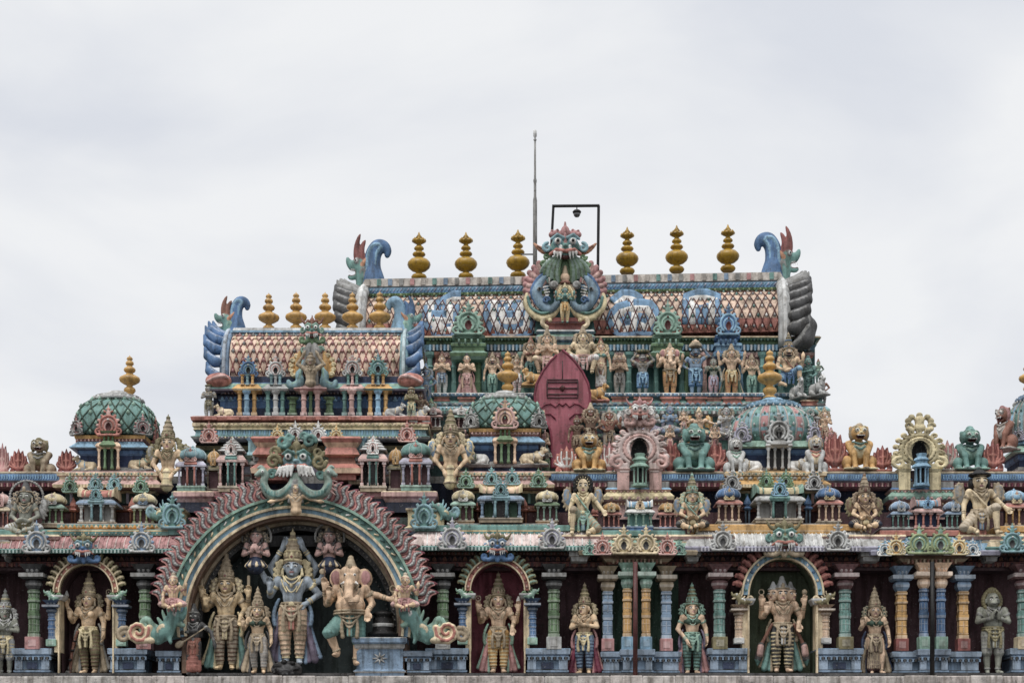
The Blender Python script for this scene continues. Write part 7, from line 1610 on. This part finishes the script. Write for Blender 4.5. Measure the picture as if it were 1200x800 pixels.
row('pot-bellied cream statue seated just right of the spear tip', 683, 440, 381, False, Y=3.9, arms=('hip','hip'), legs='squat', skin='skin', cloth='white', trim='pink', crown='short', crownc='ogold', flare='ogold', wide=1.25, fat=.06, garment='short')
row('goddess in red and white striped skirt right of the spearhead', 704, 458, 395, False, female=True, arms=('down','down'), skin='peach', cloth='red', trim='ogold', stripes='white', crown='short', crownc='rust', flare='ogold', top='teal', garment='pleat', jewel='yellow')
row('brown pot-bellied statue in grey trousers with three brown heads', 726, 466, 413, head='three', arms=('clasp','clasp'), skin=mix(C['brown'],C['peach'],.45), cloth='stone', trim='gray', crown='bun', hair='brown', flare=None, fat=.04, wide=1.1)
row('grey bearded porter carrying a green basket on his head', 753, 467, 409, arms=('load','load'), load='basket', skin='gray', cloth='blue', trim='sky', crown=None, hair='dgray', beard=True, flare=None, garment='short', wide=1.15)
row('yellow-robed elephant-headed statue under the green dormer', 785, 467, 401, head='elephant', arms=('bless','give'), back=('raiselow','raiselow'), skin='peach', cloth='gold', trim='ogold', stripes='coral', crown='short', crownc='ogold', fat=.07, wide=1.15, garment='dhoti')
row('grey bearded porter carrying a round gold pot on his head', 815, 467, 397, arms=('hip','load'), load='pot', skin='grayb', cloth='blue', trim='sky', crown=None, hair='black', beard=True, flare=None, garment='short', wide=1.2, fat=.04)
row('small goddess in lilac skirt right of the gold-pot porter', 836, 467, 417, female=True, arms=('bless','down'), skin='gskin', cloth='rose', trim='lav', crown='bun', hair='dgray', flare=None, top='dgreen')
row('golden-legged statue with both arms raised below the blue dormer', 857, 467, 402, arms=('raise','raise'), skin='peach', cloth='gold', trim='yellow', stripes='coral', crown='short', crownc='ogold', flare='ogold', drape='dgreen', sdrape='ogold')
row('goddess in teal leggings left of the ribbed dome finial', 881, 467, 414, female=True, arms=('raiselow','down'), skin='peach', cloth='teal', trim='mint', crown='short', crownc='ogold', flare='ogold', top='ogold')
st('large moustached guardian seated with one hand to his ear, right end of the upper row', 924, 456, 388, 3.8, group=RG, legs='halfr', arms=('hold','raiselow'), skin='paleskin', cloth='sky', trim='blue', crown='tall', crownc='olive', flare='brown', beard=True, garment='short', wide=1.2, fine=False, sash='rust')
st('tall green-robed attendant at the right end of the main tower', 947, 470, 416, 3.9, group=RG, arms=('cross','hold'), skin='teal', cloth='teal', trim='dteal', crown='bun', hair='dteal', flare=None, garment='skirt', jewel='dteal', fine=False, ped=CP)
for (px, py, rz, l, pal) in ((935,467,-1.1,'grey cow statue beside the green-robed attendant',dict(a='lgray',b='white',c='gray',d='gray')),(959,464,-.9,'grey cow statue at the right corner of the main tower',dict(a='lgray',b='gray',c='gray',d='gray'))):
    o = orn('bull','cow_statue',pal,(X(px,3.6),3.6,Z(py,3.6)),.62,None,h=.85,rot=(0,0,rz)); tag(o, l, 'statue')
st('small green figure under the dark horn at the right flank', 959, 450, 420, 4.3, group=RG, arms=('hold','hip'), skin='mint', cloth='teal', trim='gray', crown='short', crownc='rust', flare=None, fine=False)
st('small rust-brown figure clinging to the right flank of the main tower', 964, 476, 440, 4.0, group=RG, arms=('clasp','hip'), skin='rust', cloth='gray', trim='gray', crown='bun', hair='brown', flare=None, fine=False)
# crowd between the domes and the upper row
MG2 = 'figures crowded below the upper row'
def crowd(label, px, pyf, pyt, Y=2.7, **k): k.setdefault('fine', False); return st(label, px, pyf, pyt, Y, group=MG2, **k)
crowd('brown bearded statue seated behind the golden lion', 692, 535, 471, arms=('hip','hold'), skin='brown', cloth='rust', trim='ogold', crown='short', crownc='ogold', flare='brown', garment='short', wide=1.2)
crowd('dull gold statue with raised hand left of the pink gable', 714, 535, 476, arms=('hold','raiselow'), skin='rust', cloth='gray', trim='ogold', crown='short', crownc='gray', flare='gray', garment='short', wide=1.2)
crowd('black-haired grey statue left of the two peeping over the pink gable', 763, 512, 474, 3.1, legs='fold', arms=('clasp','clasp'), skin='lgray', cloth='purple', trim='lav', crown=None, hair='black', flare=None, garment='short')
crowd('grey seated statue with knotted hair above the pink gable', 785, 512, 472, 3.1, legs='fold', arms=('clasp','clasp'), skin='grayb', cloth='gray', trim='lgray', crown='bun', hair='gray', flare=None, garment='short')
crowd('yellow-winged bird-man statue with outspread wings behind the teal lion', 819, 514, 476, 3.0, legs='fold', arms=('out','out'), skin='peach', cloth='teal', trim='gold', crown='short', crownc='cream', flare=None, wings='gold', wing2='yellow', garment='short', wide=1.2)
crowd('grey and white statue with black hair left of the ribbed dome', 851, 514, 473, 3.0, legs='fold', arms=('clasp','hip'), skin='lgray', cloth='lav', trim='gray', crown='bun', hair='black', flare='gray', garment='short')
crowd('pinkish small statue between pink gable and teal lion', 785, 532, 497, 2.2, arms=('clasp','clasp'), skin='peach', cloth='coral', trim='pink', crown='short', crownc='rose', flare='gray', garment='skirt')
crowd('pinkish small statue right of the teal lion', 838, 532, 495, 2.2, arms=('hold','hold'), skin='peach', cloth='rose', trim='pink', crown='short', crownc='gray', flare='rose', garment='skirt')
crowd('orange-skinned statue at the right flank below the cows', 966, 524, 476, 2.9, arms=('hip','clasp'), skin='peach', cloth='coral', trim='ogold', crown='short', crownc='ogold', flare='ogold', garment='short', wide=1.1)
crowd('pale red statue with club right of the ribbed dome', 974, 545, 500, 2.0, arms=('hold','raiselow'), skin='rose', cloth='coral', trim='pink', crown='short', crownc='rose', flare='rose', garment='short')
crowd('rust and white rider statue right of the middle dome', 636, 548, 500, 2.4, arms=('hold','cross'), skin='peach', cloth='rust', trim='cream', crown='short', crownc='cream', flare='rust', garment='dhoti')
crowd('dark green-robed small statue by the spear shaft', 641, 556, 522, 1.9, arms=('clasp','clasp'), skin='gskin', cloth='dgreen', trim='green', crown='bun', hair='dgreen', flare=None, garment='skirt')
crowd('brown small attendant right beside the spear shaft', 676, 538, 486, 2.6, arms=('down','hip'), skin='brown', cloth='brown', trim='ogold', crown='bun', hair='brown', flare=None)
crowd('green-trousered small statue at the left end below the upper row', 505, 510, 466, 3.0, arms=('clasp','clasp'), skin='mint', cloth='gray', trim='teal', crown='short', crownc='green', flare='gray')
crowd('grey-blue statue between small roof gable and upper row', 499, 480, 425, 3.2, arms=('hip','hip'), skin='grayb', cloth='blue', trim='gray', crown='short', crownc='grayb', flare='grayb')
crowd('golden horned beast rider left of the white crest by the spear', 650, 510, 470, 3.4, arms=('hold','hold'), skin='gold', cloth='ogold', trim='gold', crown='short', crownc='gold', flare='gold', garment='short')
for (px, py, f, l, pal) in ((700,470,False,'gold bull statue right of the spearhead on a coral plinth',dict(a='gold',b='ogold',c='ogold',d='coral')),(625,452,True,'gold bull statue between the teal goddess and the spearhead',dict(a='gold',b='yellow',c='ogold',d='gold')),(723,500,False,'white bull statue beside the dull gold statue',dict(a='lgray',b='gray',c='mint',d='gray')),(631,502,True,'white horse-like statue beside the spear shaft',dict(a='cream',b='mint',c='beige',d='green')),(490,497,False,'white reclining bull at the right corner of the front tower',dict(a='lgray',b='cream',c='beige',d='coral'))):
    Y = 3.3 if px != 490 else 1.6; o = orn('bull','bull_statue',pal,(X(px,Y),Y,Z(py,Y)),.62,None,flip=f,h=.75); tag(o, l, 'statue')
sh('pink little shrine with scroll gable between the bell figure and the upper row', 541, 505, 478, 22, 2.6, 'dome', cs='pink', roof='lgray', gab='pink', gab2='white', corn='mint')
sh('pink little shrine with scroll gable left above the winged bell figure', 508, 503, 478, 18, 2.6, 'dome', cs='lgray', roof='pink', gab='rose', gab2='white', corn='pink')
sh('grey little shrine with teal dome behind the ribbed dome, right side', 948, 508, 478, 20, 3.0, 'dome', cs='lgray', roof='teal', gab='lgray', gab2='white', corn='gray')
crowd('small peach statue between the grey seated statue and bird-man', 801, 512, 478, 3.0, arms=('clasp','clasp'), skin='peach', cloth='teal', trim='pink', crown='short', crownc='gray', flare='gray', garment='skirt')
crowd('small gold statue behind the pink gable crest, left side', 739, 508, 474, 3.1, arms=('hold','clasp'), skin='ogold', cloth='coral', trim='pink', crown='short', crownc='gold', flare='ogold', garment='skirt')
crowd('small grey statue left of the teal lion behind the palmette', 800, 540, 512, 2.0, arms=('clasp','clasp'), skin='lgray', cloth='pink', trim='lgray', crown='short', crownc='gray', flare='gray', garment='skirt')
crowd('small peach statue right of the ribbed dome eave', 985, 548, 515, 2.2, arms=('clasp','clasp'), skin='peach', cloth='peach', trim='pink', crown='short', crownc='peach', flare='pink', garment='skirt')
crowd('tall pale peach statue high beside the ribbed dome', 957, 512, 476, 3.2, arms=('clasp','hip'), skin='peach', cloth='yellow', trim='pink', crown='short', crownc='yellow', flare='yellow', garment='skirt')
# corner attendants of the front tower
crowd('grey attendant with folded arms at the left corner of the small roof', 245, 494, 449, 1.7, arms=('cross','cross'), skin='gray', cloth='lgray', trim='olive', crown='hat', hair='olive', flare=None, wide=1.1, turn=-25)
crowd('yellow-green attendant with folded arms at the right corner of the small roof', 482, 493, 453, 1.5, arms=('cross','cross'), skin='olive', cloth='teal', trim='yellow', crown='hat', hair='ogold', flare=None, wide=1.15)
crowd('blue-trousered attendant behind the right corner of the small roof', 493, 500, 458, 1.8, arms=('hip','hip'), skin='brown', cloth='blue', trim='ogold', crown='bun', hair='brown', flare=None)
# crest figures
st('little gold figure lifting both arms on the crest of the small roof', 364, 452, 412, 1.35, legs='bust', garment=None, arms=('load','load'), skin='ogold', crown='bun', hair='ogold', flare=None, fine=False, name='small_figure')
st('small gold four-armed figure standing below the central teal mask', 662, 379, 331, 4.05, arms=('clasp','clasp'), back=('raiselow','raiselow'), skin='teal', cloth='yellow', trim='gold', crown='short', crownc='yellow', flare='gold', fine=False, name='small_figure', jewel='yellow')

# =================================================================== sky, light, camera
w = bpy.data.worlds.new('World'); scene.world = w; w.use_nodes = True; nt = w.node_tree; nd = nt.nodes; lk = nt.links
bg = nd['Background']
SUN_EL, SUN_ROT = math.radians(58), math.radians(205)
sky = nd.new('ShaderNodeTexSky'); sky.sky_type = 'NISHITA'; sky.sun_disc = False; sky.sun_elevation = SUN_EL; sky.sun_rotation = SUN_ROT; sky.dust_density = 3.0
tc = nd.new('ShaderNodeTexCoord')
mp = nd.new('ShaderNodeMapping'); mp.inputs['Scale'].default_value = (1.0, 1.0, 2.6); mp.inputs['Location'].default_value = (3.1, 0.4, .7); lk.new(tc.outputs['Generated'], mp.inputs['Vector'])
n1 = nd.new('ShaderNodeTexNoise'); n1.inputs['Scale'].default_value = 3.4; n1.inputs['Detail'].default_value = 6; n1.inputs['Roughness'].default_value = .48; n1.inputs['Distortion'].default_value = .35; lk.new(mp.outputs[0], n1.inputs['Vector'])
rp = nd.new('ShaderNodeValToRGB'); rp.color_ramp.elements[0].position = .38; rp.color_ramp.elements[0].color = (6.7, 6.95, 7.5, 1); rp.color_ramp.elements[1].position = .60; rp.color_ramp.elements[1].color = (8.2, 8.3, 8.45, 1)
lk.new(n1.outputs['Fac'], rp.inputs[0])
mxn = nd.new('ShaderNodeMix'); mxn.data_type = 'RGBA'; mxn.inputs[0].default_value = .96; lk.new(sky.outputs[0], mxn.inputs[6]); lk.new(rp.outputs[0], mxn.inputs[7])
# an overcast sky is brightest overhead
sx = nd.new('ShaderNodeSeparateXYZ'); lk.new(tc.outputs['Generated'], sx.inputs[0])
mr_ = nd.new('ShaderNodeMapRange'); mr_.inputs[1].default_value = .5; mr_.inputs[2].default_value = 1.0; mr_.inputs[3].default_value = 1.0; mr_.inputs[4].default_value = 2.1; lk.new(sx.outputs[2], mr_.inputs[0])
vm = nd.new('ShaderNodeVectorMath'); vm.operation = 'SCALE'; lk.new(mxn.outputs[2], vm.inputs[0]); lk.new(mr_.outputs[0], vm.inputs['Scale'])
lk.new(vm.outputs[0], bg.inputs[0]); bg.inputs[1].default_value = .1
sd = bpy.data.lights.new('sun', 'SUN'); sd.energy = 1.4; sd.angle = math.radians(25); sd.color = (1, .96, .9)
so = link('sun', sd, None, (0, -30, 60)); 
dv = Vector((math.sin(SUN_ROT)*math.cos(SUN_EL), math.cos(SUN_ROT)*math.cos(SUN_EL), math.sin(SUN_EL))); so.rotation_euler = dv.to_track_quat('Z', 'Y').to_euler()
cam = bpy.data.cameras.new('camera'); co = link('camera', cam, None, (0, -DIST, EYE), (PI/2, 0, 0)); cam.sensor_width = 36; cam.lens = 36*DIST/24; cam.shift_y = RISE/24; cam.clip_end = 2000; scene.camera = co
scene.view_settings.view_transform = 'Standard'; scene.view_settings.look = 'None'; scene.view_settings.gamma = 1; scene.view_settings.exposure = 0.12
